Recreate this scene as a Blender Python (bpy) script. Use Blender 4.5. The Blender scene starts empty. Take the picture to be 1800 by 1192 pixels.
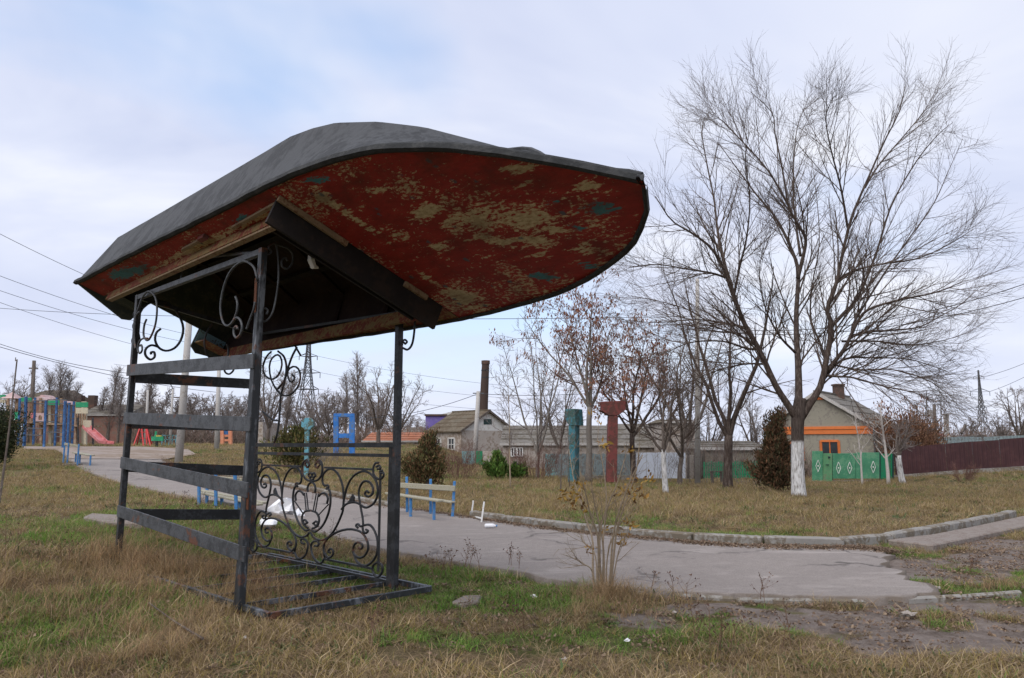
import bpy, math, random
import numpy as np
from mathutils import Vector

random.seed(7)
RNG = np.random.default_rng(11)
SC = bpy.context.scene
COL = SC.collection
PI = math.pi

# ------------------------------------------------------------------ camera, world, sun, exposure
CAM_H = 1.35
PITCH = math.atan(184 / 1350.0)
FPX, CX, CY = 1350.0, 900.0, 596.0
cam_d = bpy.data.cameras.new('camera')
cam_d.sensor_width = 36.0
cam_d.lens = 27.0
cam_d.clip_start = 0.05
cam_d.clip_end = 6000
cam = bpy.data.objects.new('camera', cam_d)
cam.location = (0, 0, CAM_H)
cam.rotation_euler = (PI / 2 + PITCH, 0, 0)
COL.objects.link(cam)
SC.camera = cam

SUN_EL, SUN_AZ = math.radians(52), math.radians(215)     # azimuth clockwise from +Y (north)
world = bpy.data.worlds.new('World')
SC.world = world
world.use_nodes = True
wt = world.node_tree
wt.nodes.clear()
wo = wt.nodes.new('ShaderNodeOutputWorld')
bg = wt.nodes.new('ShaderNodeBackground')
bg.inputs['Strength'].default_value = 0.1
wt.links.new(bg.outputs[0], wo.inputs[0])
sky = wt.nodes.new('ShaderNodeTexSky')
sky.sky_type = 'NISHITA'
sky.sun_disc = False
sky.sun_elevation = SUN_EL
sky.sun_rotation = SUN_AZ
sky.altitude = 50
tc = wt.nodes.new('ShaderNodeTexCoord')
sep = wt.nodes.new('ShaderNodeSeparateXYZ')
wt.links.new(tc.outputs['Generated'], sep.inputs[0])
# project the view direction on a cloud sheet (flattened towards the horizon)
def wmath(op, a, b=None, c=None):
    n = wt.nodes.new('ShaderNodeMath'); n.operation = op
    for i, v in enumerate((a, b, c)):
        if v is None: continue
        if isinstance(v, (int, float)): n.inputs[i].default_value = v
        else: wt.links.new(v, n.inputs[i])
    return n.outputs[0]
zz = wmath('ADD', wmath('MAXIMUM', sep.outputs[2], 0.0), 0.28)
cx_ = wmath('DIVIDE', sep.outputs[0], zz)
cy_ = wmath('DIVIDE', sep.outputs[1], zz)
cmb = wt.nodes.new('ShaderNodeCombineXYZ')
wt.links.new(cx_, cmb.inputs[0]); wt.links.new(cy_, cmb.inputs[1])
def wnoise(scale, detail, rough, loc, dist=0.0, stretch=(1, 1, 1)):
    mp = wt.nodes.new('ShaderNodeMapping')
    mp.inputs['Location'].default_value = loc
    mp.inputs['Scale'].default_value = stretch
    wt.links.new(cmb.outputs[0], mp.inputs[0])
    n = wt.nodes.new('ShaderNodeTexNoise')
    n.inputs['Scale'].default_value = scale
    n.inputs['Detail'].default_value = detail
    n.inputs['Roughness'].default_value = rough
    n.inputs['Distortion'].default_value = dist
    wt.links.new(mp.outputs[0], n.inputs['Vector'])
    return n.outputs['Fac']
n1 = wnoise(0.85, 5, 0.5, (3.1, 1.7, 0), 0.3, (0.75, 1.1, 1))
n2 = wnoise(1.5, 5, 0.55, (7.3, 2.2, 0), 0.5, (0.7, 1.0, 1))
def wramp(fac, stops):
    r = wt.nodes.new('ShaderNodeValToRGB')
    r.color_ramp.elements[0].position, r.color_ramp.elements[0].color = stops[0][0], (*stops[0][1], 1)
    r.color_ramp.elements[1].position, r.color_ramp.elements[1].color = stops[1][0], (*stops[1][1], 1)
    for p, c in stops[2:]:
        e = r.color_ramp.elements.new(p); e.color = (*c, 1)
    wt.links.new(fac, r.inputs[0])
    return r.outputs[0]
cloud = wramp(n2, [(0.30, (0.54, 0.605, 0.82)), (0.50, (0.70, 0.75, 0.92)), (0.68, (0.91, 0.93, 1.0))])
scale = wt.nodes.new('ShaderNodeVectorMath'); scale.operation = 'SCALE'
wt.links.new(cloud, scale.inputs[0]); scale.inputs['Scale'].default_value = 5.35
gap = wramp(n1, [(0.305, (0, 0, 0)), (0.455, (1, 1, 1))])
gapf = wmath('MULTIPLY', gap, 1.0)
# a thin bright layer towards the horizon
hz = wramp(sep.outputs[2], [(0.0, (1, 1, 1)), (0.42, (0, 0, 0))])
skys = wt.nodes.new('ShaderNodeMix'); skys.data_type = 'RGBA'
skys.inputs['Factor'].default_value = 0.45
wt.links.new(sky.outputs[0], skys.inputs['A'])
skys.inputs['B'].default_value = (2.9, 4.2, 6.4, 1)
mix = wt.nodes.new('ShaderNodeMix'); mix.data_type = 'RGBA'
wt.links.new(gapf, mix.inputs['Factor'])
wt.links.new(skys.outputs['Result'], mix.inputs['A'])
wt.links.new(scale.outputs[0], mix.inputs['B'])
mix2 = wt.nodes.new('ShaderNodeMix'); mix2.data_type = 'RGBA'
wt.links.new(wmath('MULTIPLY', hz, 0.55), mix2.inputs['Factor'])
wt.links.new(mix.outputs['Result'], mix2.inputs['A'])
mix2.inputs['B'].default_value = (4.55, 4.8, 5.55, 1)
wt.links.new(mix2.outputs['Result'], bg.inputs['Color'])

sun_d = bpy.data.lights.new('sun', 'SUN')
sun_d.energy = 1.5
sun_d.angle = math.radians(70)
sun_d.color = (1.0, 0.96, 0.9)
sun = bpy.data.objects.new('sun', sun_d)
sdir = Vector((math.sin(SUN_AZ) * math.cos(SUN_EL), math.cos(SUN_AZ) * math.cos(SUN_EL), math.sin(SUN_EL)))
sun.rotation_euler = (-sdir).to_track_quat('-Z', 'Y').to_euler()
sun.location = (0, -20, 40)
COL.objects.link(sun)
vs = SC.view_settings
vs.view_transform = 'Standard'
vs.look = 'None'
vs.exposure = 0.98
vs.gamma = 1.0
vs.use_curve_mapping = False

# ------------------------------------------------------------------ geometry helpers
def ray(px, py):
    c, s = math.cos(PITCH), math.sin(PITCH)
    u, v = (px - CX) / FPX, (CY - py) / FPX
    return np.array([u, c - v * s, s + v * c])
CAMP = np.array([0, 0, CAM_H])
def at(px, py, depth):
    """the point at that distance ahead (world y) seen in that direction"""
    r = ray(px, py)
    return CAMP + r * (depth / r[1])
def ss(a, b, x):
    t = np.clip((np.asarray(x, float) - a) / (b - a), 0, 1)
    return t * t * (3 - 2 * t)
def vnoise(x, y, f, seed=0):
    """smooth value noise, about -1..1"""
    x = np.asarray(x, float) * f + 1000.3 + seed * 17.1; y = np.asarray(y, float) * f + 1000.7 + seed * 9.7
    xi, yi = np.floor(x).astype(np.int64), np.floor(y).astype(np.int64)
    xf, yf = x - xi, y - yi
    def h(i, j):
        n = (i * 374761393 + j * 668265263 + seed * 69069) & 0x7fffffff
        n = ((n ^ (n >> 13)) * 1274126177) & 0x7fffffff
        return ((n ^ (n >> 16)) & 0xffff) / 32767.5 - 1
    u, v = xf * xf * (3 - 2 * xf), yf * yf * (3 - 2 * yf)
    a, b, c, d = h(xi, yi), h(xi + 1, yi), h(xi, yi + 1), h(xi + 1, yi + 1)
    return (a * (1 - u) + b * u) * (1 - v) + (c * (1 - u) + d * u) * v
def g(x, y):
    """terrain height without the small bumps"""
    x = np.asarray(x, float); y = np.asarray(y, float)
    s = -0.6 * x + 0.8 * y
    z = -0.45 * ss(12, 38, y) * ss(-4, 10, x)
    z = z + 0.26 * ss(-2.6, -5.5, x) * ss(3.0, 7.0, y)
    z = z + 0.98 * ss(22, 60, s) * ss(2, -8, x)
    q = np.maximum(0, x - 16.5)
    z = z + np.minimum(0.07 * q * ss(0, 2, q), 1.2) * ss(20, 34, y)
    return z
def on_ground(px, py, lift=0.0):
    r = ray(px, py)
    t = np.concatenate([np.arange(2, 60, 0.02), np.arange(60, 400, 0.2)])
    P = CAMP[None] + r[None] * t[:, None]
    f = P[:, 2] - g(P[:, 0], P[:, 1]) - lift
    k = np.argmax(f < 0)
    if f[k] >= 0: k = len(t) - 1
    p = P[k].copy(); p[2] = float(g(p[0], p[1])) + lift
    return p

ORG = {}
def root_of(o):
    while o.parent: o = o.parent
    return o
def tag(o, label=None, cat=None, group=None, kind=None):
    if label: o['label'] = label
    if cat: o['category'] = cat
    if group: o['group'] = group
    if kind: o['kind'] = kind
    return o
def thing(name, label, cat, loc, group=None):
    o = bpy.data.objects.new(name, None)
    o.empty_display_size = 0.2
    o.location = [float(v) for v in loc]
    COL.objects.link(o)
    return tag(o, label, cat, group)
def origin(parent):
    return np.array(root_of(parent).location) if parent else np.zeros(3)

class MB:
    """collects shapes in world coordinates; build() links them as ONE mesh object"""
    def __init__(s):
        s.v, s.f, s.n = [], [], 0
    def add(s, V, F):
        V = np.asarray(V, float).reshape(-1, 3)
        s.v.append(V)
        for f in F: s.f.append([int(i) + s.n for i in f])
        s.n += len(V)
        return s
    def box(s, c, size, ax=None):
        c = np.asarray(c, float); h = np.asarray(size, float) / 2
        ax = np.eye(3) if ax is None else np.asarray(ax, float)
        V = [c + ax[0] * h[0] * i + ax[1] * h[1] * j + ax[2] * h[2] * k for i in (-1, 1) for j in (-1, 1) for k in (-1, 1)]
        return s.add(V, [(0, 1, 3, 2), (4, 6, 7, 5), (0, 4, 5, 1), (2, 3, 7, 6), (0, 2, 6, 4), (1, 5, 7, 3)])
    def bar(s, p, q, w, h, up=(0, 0, 1)):
        p, q = np.asarray(p, float), np.asarray(q, float)
        a = q - p; L = np.linalg.norm(a); a /= L
        u = np.asarray(up, float); u = u - a * (u @ a)
        if np.linalg.norm(u) < 1e-4: u = np.array([1, 0, 0]) - a * a[0]
        u /= np.linalg.norm(u); b = np.cross(a, u)
        return s.box((p + q) / 2, (L, w, h), (a, b, u))
    def prism(s, poly, ext):
        """planar polygon (3D points) pushed along ext"""
        P = np.asarray(poly, float); n = len(P); E_ = np.asarray(ext, float)
        F = [list(range(n))[::-1], [n + i for i in range(n)]]
        F += [(i, (i + 1) % n, n + (i + 1) % n, n + i) for i in range(n)]
        return s.add(np.vstack([P, P + E_]), F)
    def tube(s, pts, r, sides=6, caps=True, closed=False):
        P = np.asarray(pts, float); n = len(P)
        R = np.full(n, r) if np.isscalar(r) else np.asarray(r, float)
        T = np.gradient(P, axis=0)
        if closed:
            T = np.roll(P, -1, 0) - np.roll(P, 1, 0)
        T /= np.linalg.norm(T, axis=1)[:, None] + 1e-12
        u = np.cross(T[0], (0.31, 0.2, 0.93)); u /= np.linalg.norm(u) + 1e-9
        U = []
        for i in range(n):
            u = u - T[i] * (u @ T[i]); u /= np.linalg.norm(u) + 1e-9; U.append(u)
        U = np.array(U); W = np.cross(T, U)
        an = np.arange(sides) * 2 * PI / sides
        V = P[:, None] + (U[:, None] * np.cos(an)[None, :, None] + W[:, None] * np.sin(an)[None, :, None]) * R[:, None, None]
        F = []
        m = n if closed else n - 1
        for i in range(m):
            i2 = (i + 1) % n
            for j in range(sides):
                k = (j + 1) % sides
                F.append((i * sides + j, i * sides + k, i2 * sides + k, i2 * sides + j))
        if caps and not closed:
            F.append(list(range(sides))[::-1]); F.append([(n - 1) * sides + j for j in range(sides)])
        return s.add(V.reshape(-1, 3), F)
    def grid(s, G):
        G = np.asarray(G, float); a, b = G.shape[:2]
        F = [(i * b + j, (i + 1) * b + j, (i + 1) * b + j + 1, i * b + j + 1) for i in range(a - 1) for j in range(b - 1)]
        return s.add(G.reshape(-1, 3), F)
    def lathe(s, c, prof, sides=12):
        c = np.asarray(c, float)
        return s.tube([c + (0, 0, z) for r, z in prof], [max(r, 1e-3) for r, z in prof], sides)
    def build(s, name, mat, parent=None, smooth=False, bevel=0.0):
        V = np.vstack(s.v)
        if parent is not None: o0 = origin(parent)
        else:
            o0 = np.array([(V[:, 0].min() + V[:, 0].max()) / 2, (V[:, 1].min() + V[:, 1].max()) / 2, V[:, 2].min()])
        me = bpy.data.meshes.new(name)
        me.from_pydata((V - o0).tolist(), [], s.f)
        me.update()
        for m in (mat if isinstance(mat, (list, tuple)) else [mat]): me.materials.append(m)
        if smooth: me.polygons.foreach_set('use_smooth', np.ones(len(me.polygons), bool))
        o = bpy.data.objects.new(name, me)
        COL.objects.link(o)
        if parent is not None: o.parent = parent
        else: o.location = o0
        if bevel > 0:
            bv = o.modifiers.new('bevel', 'BEVEL'); bv.width = bevel; bv.segments = 1; bv.limit_method = 'ANGLE'
        return o

def np_mesh(name, V, F, mat, parent=None, smooth=True, cols=None, o0=None):
    """uniform faces (all tris or all quads) as numpy arrays"""
    V = np.asarray(V, np.float32); F = np.asarray(F, np.int32); k = F.shape[1]
    base = origin(parent) if parent is not None else (np.zeros(3) if o0 is None else np.asarray(o0, float))
    me = bpy.data.meshes.new(name)
    me.vertices.add(len(V)); me.vertices.foreach_set('co', (V - base.astype(np.float32)).ravel())
    me.loops.add(F.size); me.loops.foreach_set('vertex_index', F.ravel())
    me.polygons.add(len(F)); me.polygons.foreach_set('loop_start', np.arange(len(F), dtype=np.int32) * k)
    me.polygons.foreach_set('loop_total', np.full(len(F), k, np.int32))
    me.update(calc_edges=True)
    if smooth: me.polygons.foreach_set('use_smooth', np.ones(len(F), bool))
    if cols is not None:
        at_ = me.color_attributes.new('col', 'FLOAT_COLOR', 'POINT')
        c4 = np.ones((len(V), 4), np.float32); c4[:, :3] = cols
        at_.data.foreach_set('color', c4.ravel())
    me.materials.append(mat)
    o = bpy.data.objects.new(name, me)
    COL.objects.link(o)
    if parent is not None: o.parent = parent
    elif o0 is not None: o.location = o0
    return o

def tubes_batch(P, R, sides=3):
    """P (N,n,3), R (N,n) -> V, F quads"""
    N, n = P.shape[:2]
    T = np.gradient(P, axis=1); T /= np.linalg.norm(T, axis=2, keepdims=True) + 1e-12
    ref = np.where(np.abs(T[:, :1, 2:3]) > 0.8, np.array([[[1., 0, 0]]]), np.array([[[0, 0, 1.]]]))
    U = np.cross(T, np.broadcast_to(ref, T.shape)); U /= np.linalg.norm(U, axis=2, keepdims=True) + 1e-12
    W = np.cross(T, U)
    an = np.arange(sides) * 2 * PI / sides
    V = P[:, :, None] + (U[:, :, None] * np.cos(an)[:, None] + W[:, :, None] * np.sin(an)[:, None]) * R[:, :, None, None]
    idx = np.arange(N * n * sides).reshape(N, n, sides)
    a = idx[:, :-1]; b = np.roll(a, -1, 2); d = idx[:, 1:]; c = np.roll(d, -1, 2)
    F = np.stack([a, b, c, d], -1).reshape(-1, 4)
    return V.reshape(-1, 3), F

def kids(o): return list(o.children)
def copy_tree(o, parent=None):
    c = o.copy(); COL.objects.link(c)
    c.parent = parent
    for ch in kids(o): copy_tree(ch, c)
    return c

def smooth_curve(pts, n=40):
    """Catmull-Rom through the points"""
    P = np.asarray(pts, float)
    P = np.vstack([2 * P[0] - P[1], P, 2 * P[-1] - P[-2]])
    m = len(P) - 3
    out = []
    for t in np.linspace(0, m - 1e-6, n):
        i = int(t); f = t - i
        p0, p1, p2, p3 = P[i:i + 4]
        out.append(0.5 * (2 * p1 + (p2 - p0) * f + (2 * p0 - 5 * p1 + 4 * p2 - p3) * f * f + (3 * p1 - p0 - 3 * p2 + p3) * f ** 3))
    return np.array(out)

# ------------------------------------------------------------------ materials
def new_mat(name, rough=0.8, spec=0.3, metal=0.0):
    m = bpy.data.materials.new(name); m.use_nodes = True
    nt = m.node_tree
    b = nt.nodes['Principled BSDF']
    b.inputs['Roughness'].default_value = rough
    b.inputs['Specular IOR Level'].default_value = spec
    b.inputs['Metallic'].default_value = metal
    return m, nt, b
class NT:
    def __init__(s, nt): s.t = nt
    def node(s, kind, **kw):
        n = s.t.nodes.new(kind)
        for k, v in kw.items(): setattr(n, k, v)
        return n
    def link(s, a, b): s.t.links.new(a, b)
    def noise(s, vec, scale, detail=4, rough=0.55, dist=0.0, stretch=None, loc=None):
        if stretch or loc:
            mp = s.node('ShaderNodeMapping')
            if stretch: mp.inputs['Scale'].default_value = stretch
            if loc: mp.inputs['Location'].default_value = loc
            s.link(vec, mp.inputs[0]); vec = mp.outputs[0]
        n = s.node('ShaderNodeTexNoise')
        n.inputs['Scale'].default_value = scale; n.inputs['Detail'].default_value = detail
        n.inputs['Roughness'].default_value = rough; n.inputs['Distortion'].default_value = dist
        s.link(vec, n.inputs['Vector'])
        return n.outputs['Fac']
    def ramp(s, fac, stops, const=False):
        r = s.node('ShaderNodeValToRGB')
        cr = r.color_ramp
        if const: cr.interpolation = 'CONSTANT'
        cr.elements[0].position, cr.elements[0].color = stops[0][0], (*stops[0][1], 1)
        cr.elements[1].position, cr.elements[1].color = stops[-1][0], (*stops[-1][1], 1)
        for p, c in stops[1:-1]:
            e = cr.elements.new(p); e.color = (*c, 1)
        s.link(fac, r.inputs[0])
        return r.outputs[0]
    def val(s, fac, a, b, lo=0.0, hi=1.0):
        r = s.node('ShaderNodeMapRange')
        r.inputs['From Min'].default_value = a; r.inputs['From Max'].default_value = b
        r.inputs['To Min'].default_value = lo; r.inputs['To Max'].default_value = hi
        s.link(fac, r.inputs['Value'])
        return r.outputs[0]
    def math(s, op, a, b=None):
        n = s.node('ShaderNodeMath', operation=op)
        for i, v in enumerate((a, b)):
            if v is None: continue
            if isinstance(v, (int, float)): n.inputs[i].default_value = v
            else: s.link(v, n.inputs[i])
        return n.outputs[0]
    def mix(s, fac, a, b, blend='MIX'):
        n = s.node('ShaderNodeMix', data_type='RGBA', blend_type=blend)
        if isinstance(fac, (int, float)): n.inputs['Factor'].default_value = fac
        else: s.link(fac, n.inputs['Factor'])
        for k, v in (('A', a), ('B', b)):
            if isinstance(v, tuple): n.inputs[k].default_value = (*v[:3], 1)
            else: s.link(v, n.inputs[k])
        return n.outputs['Result']
    def bump(s, h, bsdf, strength=0.3, dist=0.02):
        n = s.node('ShaderNodeBump')
        n.inputs['Strength'].default_value = strength; n.inputs['Distance'].default_value = dist
        s.link(h, n.inputs['Height']); s.link(n.outputs[0], bsdf.inputs['Normal'])
    def obj(s): return s.node('ShaderNodeTexCoord').outputs['Object']
    def rnd(s): return s.node('ShaderNodeObjectInfo').outputs['Random']

def paint(name, col, worn=None, amount=0.35, scale=4.0, rough=0.65, var=0.25, bump=0.15, spec=0.3, stretch=None, detail=6, rust=0.0):
    """weathered surface: base colour with mottling, worn or dirty patches and fine relief"""
    m, nt, b = new_mat(name, rough, spec)
    N = NT(nt); o = N.obj()
    n1 = N.noise(o, scale, detail, 0.6, 0.2, stretch)
    n2 = N.noise(o, scale * 5.3, 5, 0.6, 0, stretch, (3, 1, 2))
    lo = tuple(c * (1 - var) for c in col); hi = tuple(min(1, c * (1 + var)) for c in col)
    c = N.ramp(n1, [(0.3, lo), (0.7, hi)])
    c = N.mix(N.val(N.rnd(), 0, 1, 0, 0.22), c, tuple(x * 0.72 for x in col))
    if worn:
        th = 0.68 - amount * 0.4
        f = N.val(N.math('ADD', N.math('MULTIPLY', n1, 0.55), N.math('MULTIPLY', n2, 0.45)), th - 0.02, th + 0.05)
        c = N.mix(f, c, worn)
    if rust:
        n3 = N.noise(o, 3.1, 8, 0.72, 0.3, None, (9, 4, 7))
        c = N.mix(N.val(n3, 0.66 - rust * .2, 0.70 - rust * .2), c, (0.095, 0.036, 0.018))
    N.link(c, b.inputs['Base Color'])
    if bump: N.bump(n2, b, bump, 0.01)
    return m

M = {}
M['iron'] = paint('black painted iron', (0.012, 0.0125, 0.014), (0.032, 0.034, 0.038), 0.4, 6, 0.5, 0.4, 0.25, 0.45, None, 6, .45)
M['iron_slat'] = paint('dusty lit side grey iron', (0.034, 0.036, 0.040), (0.058, 0.061, 0.067), 0.5, 9, 0.55, 0.35, 0.3, 0.45, None, 6, .35)  # dusty iron, paler again because the lit side is put into its colour
M['iron_worn'] = paint('worn grey blue iron', (0.022, 0.025, 0.029), (0.12, 0.13, 0.148), 0.36, 5, 0.5, 0.4, 0.3, 0.45, (1, 1, 0.35), 6, .5)
M['rust'] = paint('rust', (0.10, 0.035, 0.016), (0.03, 0.018, 0.012), 0.4, 14, 0.9, 0.4, 0.6)
M['felt'] = paint('roofing felt', (0.046, 0.0475, 0.0515), (0.064, 0.066, 0.071), 0.5, 1.6, 0.85, 0.22, 0.55, 0.25, (2.2, 2.2, 0.7), 9)
M['felt_edge'] = paint('tarred edge', (0.028, 0.029, 0.03), (0.042, 0.042, 0.042), 0.4, 9, 0.9, 0.35, 0.7)
M['dark_ply'] = paint('dark stained plywood', (0.014, 0.011, 0.011), (0.024, 0.016, 0.013), 0.4, 3, 0.8, 0.3, 0.3)
M['lining'] = paint('dull red brown hull lining', (0.020, 0.009, 0.008), (0.03, 0.016, 0.012), 0.4, 3, 0.85, 0.4, 0.3)
M['old_paint'] = paint('old cream and brown paint', (0.23, 0.15, 0.06), (0.16, 0.035, 0.02), 0.5, 5, 0.8, 0.3, 0.35)
M['batten'] = paint('cream batten', (0.25, 0.18, 0.11), (0.16, 0.09, 0.05), 0.4, 9, 0.8, 0.25, 0.3)
M['transom_blue'] = paint('pale blue paint', (0.24, 0.40, 0.48), (0.12, 0.10, 0.07), 0.3, 7, 0.7, 0.2, 0.2)
M['transom_dark'] = paint('dark tarred transom', (0.035, 0.042, 0.036), (0.06, 0.06, 0.045), 0.4, 5, 0.9, 0.3, 0.4)
M['concrete'] = paint('weathered concrete', (0.27, 0.255, 0.235), (0.15, 0.125, 0.095), 0.5, 3, 0.9, 0.2, 0.5, 0.2)
M['concrete_pale'] = paint('pale concrete', (0.42, 0.40, 0.38), (0.30, 0.27, 0.24), 0.35, 3, 0.9, 0.15, 0.4, 0.2)
M['bench_blue'] = paint('bright blue paint', (0.05, 0.20, 0.46), (0.14, 0.18, 0.22), 0.38, 14, 0.6, 0.25, 0.2)
M['plank'] = paint('weathered plank', (0.36, 0.33, 0.27), (0.2, 0.2, 0.1), 0.4, 8, 0.8, 0.25, 0.3, 0.2, (6, 6, 6))
M['white_paint'] = paint('white paint', (0.74, 0.73, 0.71), (0.4, 0.36, 0.3), 0.25, 12, 0.7, 0.12, 0.1)
M['letter_blue'] = paint('faded royal blue paint', (0.035, 0.17, 0.50), (0.10, 0.16, 0.27), 0.4, 1.6, 0.7, 0.3, 0.3)
M['letter_pale'] = paint('pale blue paint flaking', (0.13, 0.36, 0.45), (0.09, 0.11, 0.08), 0.5, 5, 0.7, 0.25, 0.3)
M['letter_teal'] = paint('faded teal paint', (0.06, 0.21, 0.26), (0.05, 0.10, 0.09), 0.5, 1.3, 0.75, 0.3, 0.3)
M['letter_red'] = paint('faded crimson paint', (0.19, 0.052, 0.046), (0.10, 0.04, 0.033), 0.5, 1.3, 0.75, 0.25, 0.3)
M['play_blue'] = paint('playground blue', (0.028, 0.095, 0.24), (0.1, 0.2, 0.4), 0.3, 4, 0.5, 0.25)
M['play_pink'] = paint('playground pink', (0.47, 0.32, 0.31), (0.5, 0.42, 0.38), 0.3, 3, 0.6, 0.15)
M['play_red'] = paint('slide red', (0.48, 0.15, 0.15), (0.6, 0.3, 0.3), 0.3, 3, 0.4, 0.2)
M['swing_red'] = paint('swing red', (0.50, 0.04, 0.04), (0.3, 0.1, 0.08), 0.25, 5, 0.5, 0.2)
M['play_green'] = paint('playground green', (0.02, 0.26, 0.12), (0.1, 0.3, 0.2), 0.3, 3, 0.6, 0.2)
M['play_cream'] = paint('playground cream', (0.52, 0.46, 0.34), (0.35, 0.28, 0.2), 0.3, 4, 0.7, 0.15)
M['play_wood'] = paint('playground timber', (0.25, 0.15, 0.09), (0.35, 0.27, 0.2), 0.4, 5, 0.8, 0.3)
M['play_orange'] = paint('playground orange', (0.58, 0.22, 0.12), (0.5, 0.3, 0.2), 0.3, 5, 0.6, 0.15)
M['bird_dark'] = M['iron']
M['gate_green'] = paint('green painted steel gate', (0.065, 0.245, 0.135), (0.12, 0.29, 0.17), 0.4, 2.2, 0.55, 0.2, 0.1)
M['gate_green_dull'] = paint('dull green painted steel', (0.10, 0.27, 0.13), (0.15, 0.2, 0.12), 0.35, 2.2, 0.6, 0.25, 0.1)
M['gate_green_deep'] = paint('deep green painted steel', (0.01, 0.20, 0.09), (0.03, 0.15, 0.08), 0.3, 2.2, 0.55, 0.2, 0.1)
M['picket_green'] = paint('green picket paint', (0.02, 0.25, 0.11), (0.04, 0.12, 0.07), 0.4, 3, 0.6, 0.3, 0.1)
M['maroon'] = paint('maroon sheet metal', (0.048, 0.016, 0.018), (0.064, 0.024, 0.025), 0.4, 1.2, 0.45, 0.15, 0.05, 0.4)
M['grey_sheet'] = paint('grey blue corrugated sheet', (0.20, 0.25, 0.26), (0.12, 0.13, 0.13), 0.4, 1.5, 0.6, 0.25, 0.1)
M['teal_sheet'] = paint('dull teal sheet', (0.16, 0.32, 0.33), (0.2, 0.22, 0.2), 0.4, 1.5, 0.6, 0.25, 0.1)
M['white_sheet'] = paint('pale blue white sheet', (0.58, 0.62, 0.70), (0.45, 0.47, 0.5), 0.35, 1.0, 0.6, 0.08, 0.05)
M['plaster_grey'] = paint('grey plaster', (0.27, 0.25, 0.20), (0.2, 0.18, 0.15), 0.4, 1.5, 0.95, 0.12, 0.3)
M['plaster_tan'] = paint('tan render', (0.40, 0.355, 0.315), (0.25, 0.2, 0.16), 0.45, 0.8, 0.95, 0.15, 0.3)
M['plaster_pale'] = paint('pale gable boards', (0.56, 0.55, 0.525), (0.42, 0.39, 0.35), 0.35, 0.9, 0.9, 0.1, 0.2)
M['orange'] = paint('orange trim paint', (0.62, 0.17, 0.045), (0.45, 0.14, 0.06), 0.3, 4, 0.7, 0.15, 0.1)
M['slate'] = paint('old grey sheet roof', (0.175, 0.16, 0.142), (0.11, 0.095, 0.075), 0.5, 1.1, 0.9, 0.2, 0.3)
M['moss_roof'] = paint('brown mossy roof', (0.15, 0.125, 0.09), (0.10, 0.075, 0.05), 0.5, 1.0, 0.95, 0.3, 0.4)
M['red_roof'] = paint('red brown roof', (0.34, 0.13, 0.07), (0.26, 0.13, 0.09), 0.4, 1.3, 0.9, 0.2, 0.3)
M['brick_wall'] = paint('red brown brickwork', (0.26, 0.13, 0.10), (0.2, 0.14, 0.11), 0.45, 2, 0.95, 0.2, 0.4)
M['brick_dark'] = paint('sooty brick', (0.085, 0.058, 0.048), (0.14, 0.07, 0.05), 0.35, 1.2, 0.95, 0.3, 0.5)
M['purple'] = paint('violet painted wall', (0.16, 0.12, 0.36), (0.2, 0.17, 0.3), 0.35, 0.7, 0.85, 0.15, 0.2)
M['glass'] = paint('dark window glass', (0.03, 0.035, 0.04), (0.05, 0.05, 0.055), 0.3, 2, 0.15, 0.2, 0.0, 0.5)
M['dark_frame'] = paint('dark green shutter', (0.02, 0.045, 0.045), None, 0, 3, 0.7, 0.2)
M['steel'] = paint('galvanised lattice steel', (0.10, 0.105, 0.115), (0.06, 0.05, 0.05), 0.4, 0.5, 0.6, 0.2, 0)
M['wire'] = paint('cable', (0.05, 0.052, 0.058), None, 0, 1, 0.7, 0.1, 0)
M['wood_pole'] = paint('dark timber pole', (0.10, 0.08, 0.07), (0.16, 0.14, 0.12), 0.4, 3, 0.9, 0.3, 0.3, 0.2, (4, 4, .5))
M['bark_grey'] = paint('grey brown bark', (0.11, 0.088, 0.075), (0.17, 0.145, 0.125), 0.35, 6, 0.95, 0.35, 0.7, 0.15, (3, 3, .6))
M['bark_pale'] = paint('pale bark', (0.24, 0.215, 0.19), (0.13, 0.10, 0.085), 0.35, 6, 0.95, 0.25, 0.5, 0.15, (3, 3, .6))
M['birch'] = paint('birch bark', (0.46, 0.42, 0.39), (0.16, 0.12, 0.11), 0.22, 5, 0.9, 0.12, 0.3, 0.2)
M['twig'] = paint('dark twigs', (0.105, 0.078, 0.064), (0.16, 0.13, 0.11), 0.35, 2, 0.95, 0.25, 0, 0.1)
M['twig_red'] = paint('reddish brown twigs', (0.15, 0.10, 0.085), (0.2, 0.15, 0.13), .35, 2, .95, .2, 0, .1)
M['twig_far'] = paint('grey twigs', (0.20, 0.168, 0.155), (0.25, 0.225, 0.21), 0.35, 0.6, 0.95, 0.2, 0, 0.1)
M['shrub_stem'] = paint('tan shrub stems', (0.30, 0.235, 0.165), (0.2, 0.15, 0.11), 0.35, 8, 0.9, 0.2, 0.2, 0.15)
M['bag'] = paint('white plastic bag', (0.78, 0.78, 0.80), (0.66, 0.66, 0.68), 0.3, 9, 0.45, 0.05, 0.4)
M['dirt_rock'] = paint('earthy stone', (.24, .205, .18), (.16, .125, .105), .45, 9, .95, .2, .5)
M['stone'] = paint('grey stone', (0.33, 0.29, 0.26), (0.22, 0.19, 0.16), 0.4, 12, 0.95, 0.2, 0.5)
M['urn'] = paint('grey urn concrete', (0.30, 0.31, 0.32), (0.2, 0.2, 0.2), 0.3, 6, 0.9, 0.2, 0.2)

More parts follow.
